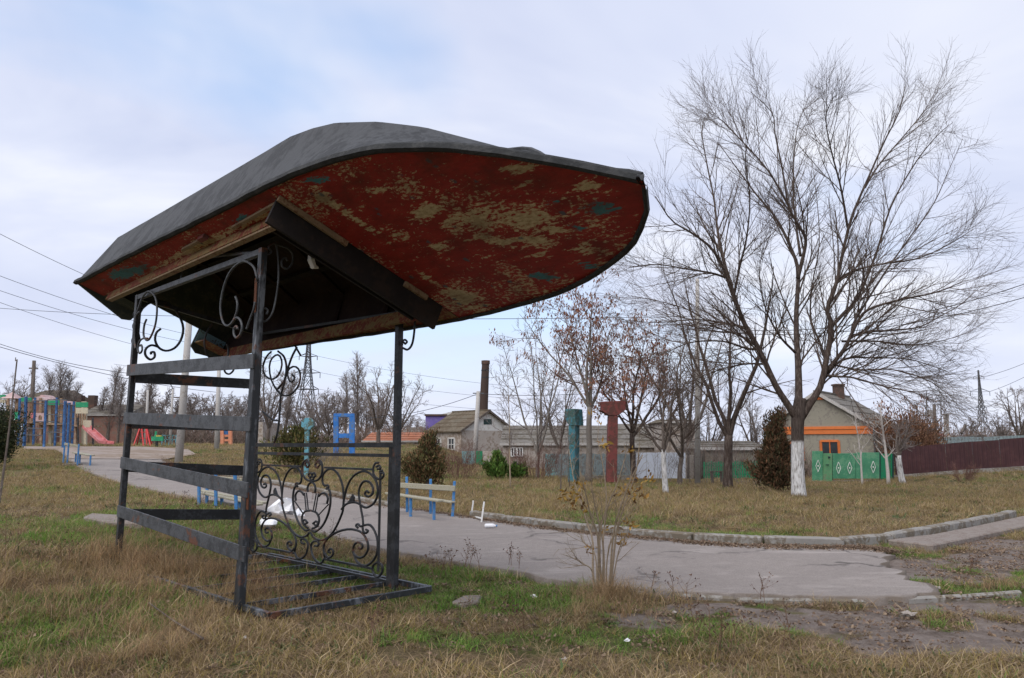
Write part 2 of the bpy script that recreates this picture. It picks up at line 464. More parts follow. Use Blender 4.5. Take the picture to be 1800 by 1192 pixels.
def whitewash_mat(name, top, bark=(0.07, 0.053, 0.045), light=(0.13, 0.105, 0.09)):
    m, nt, b = new_mat(name, 0.95, 0.15); N = NT(nt); o = N.obj()
    fur = N.noise(o, 13, 8, 0.65, 0.4, (2.6, 2.6, 0.35))
    fine = N.noise(o, 40, 4, 0.6, 0, (2, 2, 0.6))
    c = N.ramp(fur, [(0.32, tuple(v * 0.4 for v in bark)), (0.5, bark), (0.72, light)])
    w = N.ramp(fur, [(0.34, (0.07, 0.058, 0.05)), (0.43, (0.34, 0.32, 0.30)), (0.53, (0.62, 0.61, 0.60)), (0.7, (0.70, 0.69, 0.68))])
    sp = N.node('ShaderNodeSeparateXYZ'); N.link(o, sp.inputs[0])
    h = N.math('ADD', sp.outputs[2], N.math('MULTIPLY', N.math('SUBTRACT', fur, 0.5), 0.35))
    f = N.val(h, top - 0.03, top + 0.03, 1, 0)
    low = N.val(h, 0.02, 0.14, 0.25, 1)
    c2 = N.mix(N.math('MULTIPLY', f, low), c, w)
    N.link(c2, b.inputs['Base Color'])
    N.bump(N.math('ADD', N.math('MULTIPLY', fur, 1.0), N.math('MULTIPLY', fine, 0.25)), b, 0.9, 0.04)
    return m

def leaf_mat(name, c1, c2, c3, rough=0.8, trans=0.0):
    """vertex colours of single leaves / blades with a slight random shift"""
    m, nt, b = new_mat(name, rough, 0.15); N = NT(nt)
    a = N.node('ShaderNodeVertexColor'); a.layer_name = 'col'
    N.link(a.outputs[0], b.inputs['Base Color'])
    return m
M['leaf'] = leaf_mat('leaf and blade colours', 0, 0, 0)

# red bow deck with flaking paint, laid out in the deck's own coordinates (uv = metres along / across)
def peel_mat():
    m, nt, b = new_mat('flaking red boat paint', 0.7, 0.25); N = NT(nt)
    uv = N.node('ShaderNodeUVMap'); uv.uv_map = 'deck'
    u = uv.outputs[0]
    big = N.noise(u, 1.7, 6, 0.6, 0.3)
    mid = N.noise(u, 7, 8, 0.7, 0.2, (0.55, 1.3, 1))
    fin = N.noise(u, 34, 6, 0.7, 0.1, (0.6, 1.1, 1))
    red = N.ramp(mid, [(0.25, (0.15, 0.015, 0.014)), (0.55, (0.31, 0.028, 0.023)), (0.8, (0.38, 0.052, 0.038))])
    red = N.mix(N.val(fin, 0.42, 0.60, 0.0, 0.42), red, (0.16, 0.02, 0.014))
    cream = N.ramp(fin, [(0.3, (0.24, 0.175, 0.09)), (0.6, (0.54, 0.44, 0.28)), (0.8, (0.60, 0.52, 0.36))])
    teal = N.ramp(fin, [(0.3, (0.03, 0.12, 0.15)), (0.7, (0.07, 0.22, 0.26))])
    def patches(lst, soft=0.25, gain=1.0):
        acc = None
        for (s0, t0, ls, lt, rot, st_) in lst:
            mp = N.node('ShaderNodeMapping', vector_type='TEXTURE')
            mp.inputs['Location'].default_value = (s0, t0, 0)
            mp.inputs['Rotation'].default_value = (0, 0, rot)
            mp.inputs['Scale'].default_value = (ls, lt, 1)
            N.link(u, mp.inputs[0])
            ln = N.node('ShaderNodeVectorMath', operation='LENGTH')
            N.link(mp.outputs[0], ln.inputs[0])
            v = N.val(ln.outputs['Value'], 0.1, 1.7, st_ * 1.35, 0.0)
            acc = v if acc is None else N.math('MAXIMUM', acc, v)
        return acc
    stk = N.noise(u, 11, 7, 0.7, 0.3, (0.35, 1.6, 1), (2, 7, 0))
    brk = N.math('ADD', N.math('ADD', N.math('MULTIPLY', mid, 1.1), N.math('MULTIPLY', fin, 1.0)), N.math('MULTIPLY', stk, 1.0))
    def mask(p, th):
        return N.val(N.math('ADD', p, brk), th, th + 0.10)
    pc = patches(CREAM_P); pt = patches(TEAL_P)
    c = N.mix(mask(pc, 1.86), red, cream)
    sc_ = N.val(N.math('ADD', N.math('MULTIPLY', big, 0.5), N.math('MULTIPLY', fin, 0.55)), 0.575, 0.62)
    c = N.mix(N.math('MULTIPLY', sc_, 0.85), c, cream)
    c = N.mix(mask(pt, 1.93), c, teal)
    dots = N.node('ShaderNodeTexVoronoi'); dots.inputs['Scale'].default_value = 4.6
    N.link(u, dots.inputs['Vector'])
    c = N.mix(N.val(N.math('ADD', dots.outputs['Distance'], N.math('MULTIPLY', fin, 0.35)), 0.25, 0.31, 0.8, 0), c, (0.045, 0.10, 0.125))
    dark = N.noise(u, 2.6, 5, 0.6, 0.4, None, (5, 2, 0))
    c = N.mix(N.val(dark, 0.48, 0.68, 0, 0.55), c, (0.06, 0.022, 0.015))
    N.link(c, b.inputs['Base Color'])
    N.bump(N.math('ADD', N.math('MULTIPLY', mid, 0.5), fin), b, 0.35, 0.01)
    return m
# ------------------------------------------------------------------ ground, path, plaza
def gpts(lst): return np.array([on_ground(*p) for p in lst])
NEAR_EDGE = gpts([(1660, 1050), (1560, 1055), (1400, 1056), (1250, 1050), (1090, 1040), (980, 1026), (900, 1010), (780, 990), (700, 976), (621, 957),
                  (512, 916), (430, 896), (360, 882), (276, 866), (211, 850), (141, 824), (118, 806), (100, 792)])
FAR_EDGE = gpts([(1560, 968), (1500, 964), (1400, 963), (1250, 958), (1120, 946), (1000, 935), (900, 921), (830, 911), (700, 893), (600, 876),
                 (530, 862), (470, 850), (428, 843), (380, 836), (340, 829), (310, 818), (290, 808), (280, 799)])
PLAZA = gpts([(120, 808), (290, 809), (345, 800), (330, 791), (250, 786.5), (150, 786), (40, 786), (40, 791), (98, 792)])
def in_poly(x, y, poly):
    x, y = np.asarray(x), np.asarray(y)
    ins = np.zeros(x.shape, bool)
    n = len(poly)
    for i in range(n):
        x1, y1 = poly[i][:2]; x2, y2 = poly[(i + 1) % n][:2]
        c = ((y1 > y) != (y2 > y)) & (x < (x2 - x1) * (y - y1) / (y2 - y1 + 1e-12) + x1)
        ins ^= c
    return ins
PATH_POLY = np.vstack([NEAR_EDGE, FAR_EDGE[::-1]])
def on_path(x, y): return in_poly(x, y, PATH_POLY) | in_poly(x, y, PLAZA)
def blob(x, y, cx, cy, rx, ry, rot=0.0):
    c, s = math.cos(rot), math.sin(rot)
    dx, dy = x - cx, y - cy
    d = np.sqrt(((dx * c + dy * s) / rx) ** 2 + ((-dx * s + dy * c) / ry) ** 2)
    return 1 - ss(0.55, 1.25, d + 0.35 * vnoise(x, y, 1.3, 3) + 0.2 * vnoise(x, y, 4.1, 4))
DIRT_P = [(*on_ground(1450, 1085)[:2], 1.6, 0.6, 0.0), (*on_ground(1670, 1125)[:2], 1.4, 0.7, 0.0), (*on_ground(1250, 1072)[:2], 0.9, 0.35, 0),
          (*on_ground(1780, 1100)[:2], 1.2, 1.2, 0), (*on_ground(1700, 985)[:2], 1.9, 0.8, 0.5), (*on_ground(1590, 990)[:2], 0.9, 0.5, 0.5), (*on_ground(1790, 955)[:2], 1.6, 0.8, .4)]
def dirt_at(x, y):
    d = np.zeros(np.shape(x))
    for p in DIRT_P: d = np.maximum(d, blob(x, y, *p))
    return d * (1 - .75 * ss(.1, .5, vnoise(x, y, 1.7, 71) + .5 * vnoise(x, y, 4.3, 72)))
GREEN_P = [(*on_ground(730, 1005)[:2], .9, .45, 0), (*on_ground(900, 1030)[:2], 1.0, .3, 0), (*on_ground(600, 1010)[:2], .8, .3, 0), (*on_ground(860, 1050)[:2], 1.1, 0.55, 0.0), (*on_ground(790, 1020)[:2], 1.1, 0.6, 0.0), (*on_ground(950, 1060)[:2], 0.9, .5, 0), (*on_ground(660, 1020)[:2], 0.9, .6, 0), (*on_ground(1230, 1075)[:2], 1.0, .3, 0),
           (*on_ground(500, 1000)[:2], 0.7, .5, 0), (*on_ground(1690, 1030)[:2], 0.6, .35, 0), (*on_ground(1780, 1065)[:2], .8, .3, 0), (*on_ground(1330, 1100)[:2], 1.2, .3, 0),
           (*on_ground(150, 945)[:2], .8, 1.0, 0), (*on_ground(1050, 1120)[:2], 1.3, .35, 0), (*on_ground(30, 1120)[:2], .6, .5, 0)]
def green_at(x, y):
    d = np.zeros(np.shape(x))
    for p in GREEN_P: d = np.maximum(d, blob(x, y, *p))
    return np.maximum(d, 0.75 * ss(0.12, 0.55, vnoise(x, y, 0.42, 21) + 0.4 * vnoise(x, y, 1.6, 22)))

def ground_z(x, y):
    low = 0.045 * (0.5 + 0.5 * vnoise(x, y, 2.2, 5)) + 0.02 * (0.5 + .5 * vnoise(x, y, 7.0, 6))
    fade = 1 - ss(14, 30, y)
    return g(x, y) - low * fade

def ground_mat():
    m, nt, b = new_mat('earth and dead thatch', 1.0, 0.1); N = NT(nt)
    a = N.node('ShaderNodeVertexColor'); a.layer_name = 'col'
    sp = N.node('ShaderNodeSeparateColor'); N.link(a.outputs[0], sp.inputs[0])
    o = N.obj()
    n1 = N.noise(o, 0.9, 6, 0.6, 0.3); n2 = N.noise(o, 6, 8, 0.7, 0.2); n3 = N.noise(o, 42, 6, 0.7, 0.5, (1, 1, 1)); n4 = N.noise(o, 0.12, 4, 0.55, 0.2)
    thatch = N.ramp(n3, [(0.3, (0.045, 0.032, 0.022)), (0.5, (0.125, 0.092, 0.056)), (0.72, (0.24, 0.18, 0.105))])
    thatch = N.mix(N.val(n2, 0.4, 0.65, 0, 0.6), thatch, (0.10, 0.095, 0.035))
    thatch = N.mix(N.val(n4, 0.4, 0.65, 0, 0.5), thatch, (0.19, 0.135, 0.06))
    thatch = N.mix(N.math('MULTIPLY', sp.outputs[1], 0.6), thatch, (0.06, 0.085, 0.022))
    dirt = N.ramp(n2, [(0.28, (0.12, 0.094, 0.079)), (0.5, (0.20, 0.163, 0.142)), (0.75, (0.27, 0.232, 0.208))])
    dirt = N.mix(N.val(n3, 0.52, 0.7, 0, 0.6), dirt, (0.075, 0.05, 0.038))
    dirt = N.mix(N.val(n1, 0.55, 0.7, 0, 0.5), dirt, (0.25, 0.225, 0.205))
    f = N.val(N.math('ADD', sp.outputs[0], N.math('MULTIPLY', N.math('SUBTRACT', n2, 0.5), 0.9)), 0.35, 0.6)
    c = N.mix(f, thatch, dirt)
    N.link(c, b.inputs['Base Color'])
    N.bump(N.math('ADD', n2, N.math('MULTIPLY', n3, 0.6)), b, 0.9, 0.05)
    return m
u = np.linspace(-1, 1, 281)
xs = 1500 * np.sinh(8 * u) / math.sinh(8)
ys = 6 + 1500 * np.sinh(8 * u) / math.sinh(8)
GX, GY = np.meshgrid(xs, ys, indexing='ij')
GZ = ground_z(GX, GY)
V = np.stack([GX, GY, GZ], -1).reshape(-1, 3)
ii = np.arange(281 * 281).reshape(281, 281)
F = np.stack([ii[:-1, :-1], ii[1:, :-1], ii[1:, 1:], ii[:-1, 1:]], -1).reshape(-1, 4)
gc = np.zeros((281 * 281, 3)); gc[:, 0] = dirt_at(GX, GY).ravel(); gc[:, 1] = green_at(GX, GY).ravel()
ground = np_mesh('ground', V, F, ground_mat(), None, True, gc)
tag(ground, 'uneven ground of dead grass and bare earth', kind='structure')

def asphalt_mat():
    m, nt, b = new_mat('worn pinkish grey asphalt', 0.9, 0.25); N = NT(nt); o = N.obj()
    n1 = N.noise(o, 0.55, 5, 0.55, 0.3); n2 = N.noise(o, 4, 7, 0.65); n3 = N.noise(o, 70, 3, 0.7)
    c = N.ramp(n3, [(0.25, (0.127, 0.107, 0.095)), (0.5, (0.245, 0.213, 0.193)), (0.78, (0.365, 0.322, 0.293))])
    c = N.mix(N.val(n1, 0.35, 0.7, 0, 0.55), c, (0.18, 0.158, 0.146))
    n5 = N.noise(o, 17, 6, 0.7)
    c = N.mix(N.val(n5, 0.42, 0.62, 0.0, 0.4), c, (0.16, 0.135, 0.122))
    c = N.mix(N.val(n2, 0.55, 0.75, 0, 0.35), c, (0.33, 0.285, 0.262))
    # pale scuffs drawn out along the path, fine cracks, damp stains
    sc_ = N.noise(o, 1.0, 5, 0.6, 0.8, (0.9, 2.3, 1), (4, 9, 0))
    c = N.mix(N.math('MULTIPLY', N.val(sc_, 0.56, 0.68, 0, 0.45), N.val(n5, 0.35, 0.6, 0.2, 1)), c, (0.43, 0.385, 0.355))
    cr = N.node('ShaderNodeTexVoronoi', feature='DISTANCE_TO_EDGE'); cr.inputs['Scale'].default_value = 0.42
    wv = N.node('ShaderNodeVectorMath', operation='ADD')
    nv = N.node('ShaderNodeTexNoise'); nv.inputs['Scale'].default_value = 1.7; nv.inputs['Detail'].default_value = 5
    N.link(o, nv.inputs['Vector']); N.link(o, wv.inputs[0]); N.link(nv.outputs['Color'], wv.inputs[1]); N.link(wv.outputs[0], cr.inputs['Vector'])
    c = N.mix(N.math('MULTIPLY', N.val(cr.outputs['Distance'], 0.005, 0.017, 1, 0), N.val(n1, 0.42, 0.56, 0, 0.85)), c, (0.07, 0.06, 0.055))
    ed = N.node('ShaderNodeVertexColor'); ed.layer_name = 'col'
    sp = N.node('ShaderNodeSeparateColor'); N.link(ed.outputs[0], sp.inputs[0])
    e = N.val(N.math('ADD', sp.outputs[0], N.math('MULTIPLY', N.math('SUBTRACT', n2, 0.5), 1.2)), 0.45, 0.8, 0, 0.85)
    c = N.mix(e, c, (0.12, 0.095, 0.075))
    N.link(c, b.inputs['Base Color'])
    N.bump(N.math('ADD', n3, N.math('MULTIPLY', n2, 0.4)), b, 0.45, 0.008)
    return m
M['asphalt'] = asphalt_mat()
def resample(P, n):
    d = np.r_[0, np.cumsum(np.linalg.norm(np.diff(P[:, :2], axis=0), axis=1))]
    t = np.linspace(0, d[-1], n)
    return np.stack([np.interp(t, d, P[:, k]) for k in range(3)], -1)
def match(P, n):
    """resample by point index so both edges stay in step"""
    t = np.linspace(0, len(P) - 1, n); k = np.arange(len(P))
    return np.stack([np.interp(t, k, P[:, j]) for j in range(3)], -1)
nA, nB = 220, 30
ne, fe = match(smooth_curve(NEAR_EDGE, 120), nA), match(smooth_curve(FAR_EDGE, 120), nA)
jt = vnoise(np.arange(nA), 0 * np.arange(nA), 0.55, 8) * 0.07 + vnoise(np.arange(nA), 0 * np.arange(nA), 0.17, 9) * .06
w = np.linspace(0, 1, nB)
Pm = ne[:, None] * (1 - w)[None, :, None] + fe[:, None] * w[None, :, None]
# the broken right hand end
r0 = np.interp(w, [0, .12, .3, .5, .66, .8, .92, 1], [0, .15, .35, .75, 1.0, .7, .35, 0.1])
for j in range(nB):
    cut = min(.94, 0.5 * r0[j] + .42 * float(vnoise(j, 3, .27, 14)) + .26 * float(vnoise(j, 5, .8, 15)) + .12)
    Pm[0:13, j, 0] = Pm[12, j, 0] + (Pm[0:13, j, 0] - Pm[12, j, 0]) * (1 - max(0, cut))
Pm[:, 0, 1] += jt
Pm[:, :, 2] = g(Pm[:, :, 0], Pm[:, :, 1]) + 0.03
ec = np.zeros((nA, nB, 3)); ec[:, -1, 0] = 1; ec[:, -2, 0] = .6; ec[:, -3, 0] = .35; ec[:, 1, 0] = .35; ec[:, 0, 0] = 0.7; ec[0:2, :, 0] = 1
# a skirt so that the sheet shows a real edge
sk = Pm[:, :1].copy(); sk[:, :, 2] -= 0.12
Pm2 = np.concatenate([sk, Pm], 1); ec = np.concatenate([ec[:, :1], ec], 1)
sk0 = Pm2[:1].copy(); sk0[:, :, 2] -= 0.1
Pm2 = np.concatenate([sk0, Pm2], 0); ec = np.concatenate([ec[:1], ec], 0)
a_, b_ = Pm2.shape[:2]
ii = np.arange(a_ * b_).reshape(a_, b_)
F = np.stack([ii[:-1, :-1], ii[1:, :-1], ii[1:, 1:], ii[:-1, 1:]], -1).reshape(-1, 4)
path = np_mesh('asphalt_path', Pm2.reshape(-1, 3), F[:, ::-1], M['asphalt'], None, False, ec.reshape(-1, 3))
tag(path, 'wide grey asphalt path curving away to the playground', kind='structure')
# plaza: fan of small quads
pc = PLAZA.mean(0)
rings = []
Pz = np.vstack([PLAZA, PLAZA[:1]]); Pz = match(Pz, 61)[:-1]
for k in np.linspace(0, 1, 7):
    q = pc + (Pz - pc) * k; q[:, 2] = g(q[:, 0], q[:, 1]) + 0.05; rings.append(q)
G_ = np.array(rings); G_ = np.concatenate([G_, G_[:, :1]], 1)
a_, b_ = G_.shape[:2]; ii = np.arange(a_ * b_).reshape(a_, b_)
F = np.stack([ii[:-1, :-1], ii[1:, :-1], ii[1:, 1:], ii[:-1, 1:]], -1).reshape(-1, 4)
pzm = np_mesh('playground_surface', G_.reshape(-1, 3), F, paint('trodden earth and old asphalt', (.27, .22, .19), (.2, .15, .11), .45, .35, .95, .15, .3), None, True, np.zeros((a_ * b_, 3)))
tag(pzm, 'bare asphalt and earth area under the playground equipment', kind='structure')

# kerbs: every stone a piece of its own
def kerb_run(name, line, w_, h_, top, gap, rag, kind='structure', seed=0):
    rr = random.Random(seed)
    root = thing(name, None, None, line[0])
    tag(root, kind=kind)
    d = np.r_[0, np.cumsum(np.linalg.norm(np.diff(line[:, :2], axis=0), axis=1))]
    s0 = 0.0
    while s0 < d[-1] - 0.3:
        L = rr.uniform(0.92, 1.06)
        p = np.array([np.interp(s0, d, line[:, k]) for k in range(3)]); q = np.array([np.interp(min(s0 + L - gap, d[-1]), d, line[:, k]) for k in range(3)])
        p[2] += top - h_ / 2 + rr.uniform(-rag, rag); q[2] += top - h_ / 2 + rr.uniform(-rag, rag)
        off = np.array([rr.uniform(-rag, rag), rr.uniform(-rag, rag), 0])
        MB().bar(p + off, q + off, w_, h_).build('kerb_stone', M['concrete'], root, bevel=0.018)
        s0 += L
    return root
kl = smooth_curve(np.vstack([FAR_EDGE[7:0:-1], gpts([(1570, 955), (1640, 942), (1700, 931), (1745, 921), (1788, 911)])]), 90)
kl[:, 1] += 0.12
kl[:, 2] = g(kl[:, 0], kl[:, 1])
kerb_run('kerb', kl, 0.16, 0.34, 0.125, 0.012, 0.012, seed=3)
kl = smooth_curve(FAR_EDGE[8:15], 50); kl[:, 1] += 0.12; kl[:, 2] = g(kl[:, 0], kl[:, 1])
kerb_run('kerb', kl[::-1], 0.16, 0.32, 0.11, 0.012, 0.012, seed=4)
kl = smooth_curve(np.vstack([NEAR_EDGE[4:0:-1] + (0, -0.06, 0), gpts([(1640, 1054), (1745, 1044), (1795, 1042)])]), 60); kl[:, 2] = g(kl[:, 0], kl[:, 1])
kerb_run('kerb', kl, 0.05, 0.2, 0.022, 0.006, 0.004, seed=5)
# concrete slabs
def slab(name, px, lift, mat, label):
    P = gpts(px); P[:, 2] += lift
    c = P.mean(0)
    o = MB().prism(P, (0, 0, -0.16)).build(name, mat, bevel=0.015)
    return tag(o, label, kind='structure')
slab('paving_slab', [(1560, 956), (1640, 966), (1800, 931), (1850, 920), (1850, 903), (1790, 914), (1700, 934), (1640, 946)], 0.055, M['dirt_rock'], 'raised concrete path slab at the right edge')
slab('paving_slab', [(146, 915), (160, 908), (228, 912), (262, 920), (250, 927), (190, 924)], 0.05, M['dirt_rock'], 'narrow concrete slab in the grass left of the shelter')
slab('paving_slab', [(792, 1056), (815, 1045), (848, 1044), (842, 1055), (815, 1060)], -0.01, M['dirt_rock'], 'flat broken slab in green grass right of the shelter')

# ------------------------------------------------------------------ the boat that serves as a roof
BS = np.array([-4.697, 9.977, 1.572 + CAM_H])
BA = np.array([0.68993, -0.72387, 0.00309]); BB = np.array([0.66935, 0.63632, -0.38351]); BN = np.array([0.27564, 0.26666, 0.92353])
def bp(s, t, h=0.0):
    s, t, h = np.broadcast_arrays(np.asarray(s, float), np.asarray(t, float), np.asarray(h, float))
    return BS + s[..., None] * BA + t[..., None] * BB + h[..., None] * BN
S_ = [0, 2, 4, 5.0, 5.6, 6.0, 6.3, 6.55, 6.85, 7.1, 7.3, 7.5, 7.65, 7.75, 7.82]
TN_ = [-1.04, -1.03, -1.0, -.99, -.97, -.93, -.87, -.78, -.64, -.48, -.33, -.16, -.03, .06, .115]
TF_ = [.97, 1.03, 1.12, 1.13, 1.11, 1.07, 1.03, .98, .88, .79, .69, .55, .41, .27, .125]
tn = lambda s: np.interp(s, S_, TN_)
tf = lambda s: np.interp(s, S_, TF_)
CS_ = [0, 4.8, 5.1, 5.38, 5.74, 6.06, 6.45, 7.0, 7.82]
CT_ = [-.96, -.93, -.90, -.84, -.68, -.46, -.07, .08, .118]
CH_ = [.62, .62, .62, .62, .62, .62, .61, .38, .04]
ct = lambda s: np.interp(s, CS_, CT_)
ch = lambda s: np.interp(s, CS_, CH_)
kh = lambda s: np.interp(s, [0, 5.5, 6.3, 6.6, 7.0, 7.4, 7.82], [.84, .84, .75, .66, .42, .21, .045])
tcen = lambda s: np.interp(s, [0, 5, 6.5, 7.82], [-.03, .05, .12, .12])
sg = np.unique(np.r_[np.linspace(0, 5, 26), np.linspace(5, 7.82, 48)])
rake = lambda s, h: s + 0.72 * h * np.clip(1 - s / 2.0, 0, 1)
def hull_panels(mb, off=0.0, sub=5):
    n0, n1 = tn(sg) + off, ct(sg) + off
    f0, f1 = tf(sg) - off, 2 * tcen(sg) - ct(sg) - off
    f1 = np.minimum(f1, f0 - 0.0)
    hc, hk = ch(sg) - off, kh(sg) - off
    z = np.zeros_like(sg)
    for (ta, ha, tb, hb, bulge) in ((n0, z, n1, hc, .05), (n1, hc, tcen(sg), hk, .0), (tcen(sg), hk, f1, hc, 0.), (f1, hc, f0, z, .05)):
        G_ = []
        for w_ in np.linspace(0, 1, sub):
            t_, h_ = ta * (1 - w_) + tb * w_, ha * (1 - w_) + hb * w_
            h_ = h_ + 0.012 * vnoise(sg * 1.0, t_, 1.6, 31) * np.sin(PI * min(1, w_ + .2))
            G_.append(bp(rake(sg, h_), t_, h_))
        mb.grid(np.array(G_))
boat = thing('upturned_boat', 'upturned motorboat with flaking red bow deck and grey felt hull roofing the iron shelter', 'boat', bp(3.6, 0, 0))
mb = MB(); hull_panels(mb); mb.build('hull', M['felt'], boat, smooth=False)
mb = MB(); hull_panels(mb, 0.045); mb.build('hull_lining', M['lining'], boat)
# keel strip under the felt and the felt flap near the stem
mb = MB(); kp = np.linspace(4.9, 7.8, 26)
mb.tube([bp(s, float(tcen(s)), float(kh(s)) + 0.0 + 0.02 * float(vnoise(s, 0, 5, 2))) for s in kp], np.linspace(.03, .012, 26), 6)
mb.build('keel', M['felt'], boat)
# gunwale rim
def rim(fn, sgn, s0, s1):
    q = np.linspace(s0, s1, 60); mb = MB()
    G_ = []
    for (dt, dh) in ((0.004, 0.05), (0.022, 0.025), (0.022, -0.014), (-0.008, -0.02), (-0.03, -0.012)):
        G_.append(bp(q, fn(q) + sgn * (dt + 0.006 * vnoise(q, 0 * q, 6, 3)), dh + 0.006 * vnoise(q, 0 * q, 5, 9)))
    mb.grid(np.array(G_)); return mb
rim(tn, -1, -0.02, 7.8).build('gunwale', M['felt_edge'], boat)
rim(tf, 1, -0.02, 7.8).build('gunwale', M['felt_edge'], boat)
# bow deck with the flaking paint
CREAM_P = [(5.40, -.66, .22, .10, 1.6, .45), (5.41, -.35, .24, .07, 1.47, .42), (6.13, -.21, .26, .07, -.11, .45), (6.43, -.01, .40, .14, -.05, .40), (6.79, .17, .36, .20, .5, .40), (6.7, .15, .9, .5, .3, .22), (5.6, .1, .5, .7, 0, .12), (6.69, .38, .24, .10, .44, .40),
           (5.85, .16, .16, .08, -.14, .36), (7.16, -.29, .2, .05, .23, .34), (7.45, .04, .16, .07, .18, .36), (5.35, .85, .22, .24, .79, .45), (6.38, .28, .2, .1, .68, .38), (5.30, .5, .06, .3, 0, .3), (3.3, -.765, 1.7, .05, -.005, .44), (5.6, -.1, .12, .12, 0, .3), (6.0, -.55, .2, .05, .3, .33), (7.0, .6, .3, .12, .6, .3)]
TEAL_P = [(5.55, -.85, .17, .05, .23, .45), (7.38, .24, .16, .07, .31, .45), (6.40, .80, .14, .08, .5, .45), (7.10, .35, .08, .05, .7, .42), (6.87, .78, .09, .05, .3, .42), (7.16, .08, .12, .05, .06, .38),
          (1.37, -.85, .6, .10, .04, .55), (4.27, -.83, .18, .05, .04, .42)]
M['peel'] = peel_mat()
def deck_grid(name, sA, sB, ta, tb, h, mat, parent, ns=40, nt_=14, thick=0.02):
    s = np.linspace(sA, sB, ns); G_ = []; uv = []
    for w_ in np.linspace(0, 1, nt_):
        t_ = ta(s) * (1 - w_) + tb(s) * w_
        G_.append(bp(s, t_, h)); uv.append(np.stack([s, t_], -1))
    up = [bp(s, ta(s) * (1 - w_) + tb(s) * w_, h + thick) for w_ in (0, 1)]
    mb = MB(); mb.grid(np.array(G_)); mb.grid(np.array([G_[0], up[0]])); mb.grid(np.array([G_[-1], up[1]]))
    o = mb.build(name, mat, parent)
    uvl = o.data.uv_layers.new(name='deck')
    allv = np.vstack([np.array(uv).reshape(-1, 2), np.vstack([uv[0], uv[0], uv[-1], uv[-1]])])
    li = np.zeros(len(o.data.loops), np.int32); o.data.loops.foreach_get('vertex_index', li)
    uvl.data.foreach_set('uv', allv[li].astype(np.float32).ravel())
    return o
deck_grid('bow_deck', 5.02, 7.81, lambda s: tn(s) + .012, lambda s: tf(s) - .012, 0.0, M['peel'], boat, 60, 24)
deck_grid('side_deck', -0.02, 5.015, lambda s: tn(s) + .012, lambda s: 0 * s - 0.70, -0.002, M['peel'], boat, 40, 5)
deck_grid('side_deck', -0.02, 5.015, lambda s: 0 * s + 0.93, lambda s: tf(s) - .012, -0.002, M['old_paint'], boat, 40, 5)
def bboard(mb, s0, t0, s1, t1, h0, h1, th):
    """upright board hanging from the deck, h0 top to h1 bottom"""
    p, q = bp(s0, t0, (h0 + h1) / 2), bp(s1, t1, (h0 + h1) / 2)
    return mb.bar(p, q, th, abs(h0 - h1), BN)
bboard(MB(), 0.30, -0.70, 4.93, -0.72, 0.05, -0.10, 0.03).build('coaming', M['old_paint'], boat)
bboard(MB(), 0.42, -0.685, 4.86, -0.70, -0.085, -0.125, 0.05).build('coaming_lip', M['batten'], boat)
bboard(MB(), 0.30, 0.91, 4.93, 0.91, 0.05, -0.085, 0.03).build('coaming', M['old_paint'], boat)
bboard(MB(), 4.97, -0.86, 5.0, 0.90, 0.02, -0.235, 0.035).build('coaming', M['dark_ply'], boat)
bboard(MB(), 4.60, -0.66, 4.63, 0.88, 0.12, -0.10, 0.03).build('beam', M['dark_ply'], boat)
bboard(MB(), 5.025, -0.87, 5.03, -0.20, -0.005, -0.05, 0.03).build('batten', M['batten'], boat)
bboard(MB(), 5.025, 0.44, 5.035, 0.70, -0.005, -0.05, 0.03).build('batten', M['batten'], boat)
bboard(MB(), 4.05, -0.80, 4.98, -0.83, -0.005, -0.035, 0.03).build('batten', M['batten'], boat)
bboard(MB(), 2.95, -0.82, 3.45, -0.83, -0.005, -0.035, 0.03).build('batten', M['batten'], boat)
MB().bar(bp(3.42, -.84, -.02), bp(3.56, -.84, -.02), .05, .05, BN).build('cleat', M['letter_red'], boat)
# interior ribs and stringers
for s in (0.9, 1.9, 2.9, 3.9):
    MB().tube([bp(s, t, h - .06) for t, h in ((-.93, .06), (-.90, .56), (0, .78), (.95, .56), (1.0, .06))], 0.035, 4).build('rib', M['lining'], boat)
for t, h in ((-.5, .68), (.03, .79), (.55, .66)):
    MB().bar(bp(.5, t, h - .05), bp(5, t, h - .05), .07, .05, BN).build('stringer', M['dark_ply'], boat)
# torn white lamp shell hanging inside the cockpit
MB().tube([bp(4.45, -.22, -.02), bp(4.46, -.2, -.06), bp(4.45, -.15, -.1), bp(4.44, -.1, -.08)], [0.02, 0.035, 0.03, 0.01], 6).build('torn_fitting', M['white_paint'], boat)
# raked transom with the outboard cut-out
def trp(t, h): return bp(0.72 * h, t, h)
tp = [(-1.04, 0.0), (-.95, .60), (0, .82), (.90, .60), (.97, 0.0), (.93, -.05), (.66, -.10), (.55, -.05), (.50, .17), (-.20, .17), (-.27, -.10), (-.36, -.13)]
P_ = np.array([trp(t, h) for t, h in tp])
MB().prism(P_, BA * 0.045).build('transom', M['transom_dark'], boat)
P_ = np.array([trp(t, h) for t, h in ((.55, .0), (.51, .16), (.90, .16), (.94, .0))]) + BA * 0.047
MB().prism(P_, BA * 0.01).build('transom_panel', M['transom_blue'], boat)
deck_grid('stern_deck', 0.0, 0.42, lambda s: 0 * s - .70, lambda s: 0 * s - .30, -0.004, M['transom_dark'], boat, 4, 4)
deck_grid('stern_deck', 0.0, 0.42, lambda s: 0 * s + .56, lambda s: 0 * s + .93, -0.004, M['old_paint'], boat, 4, 4)

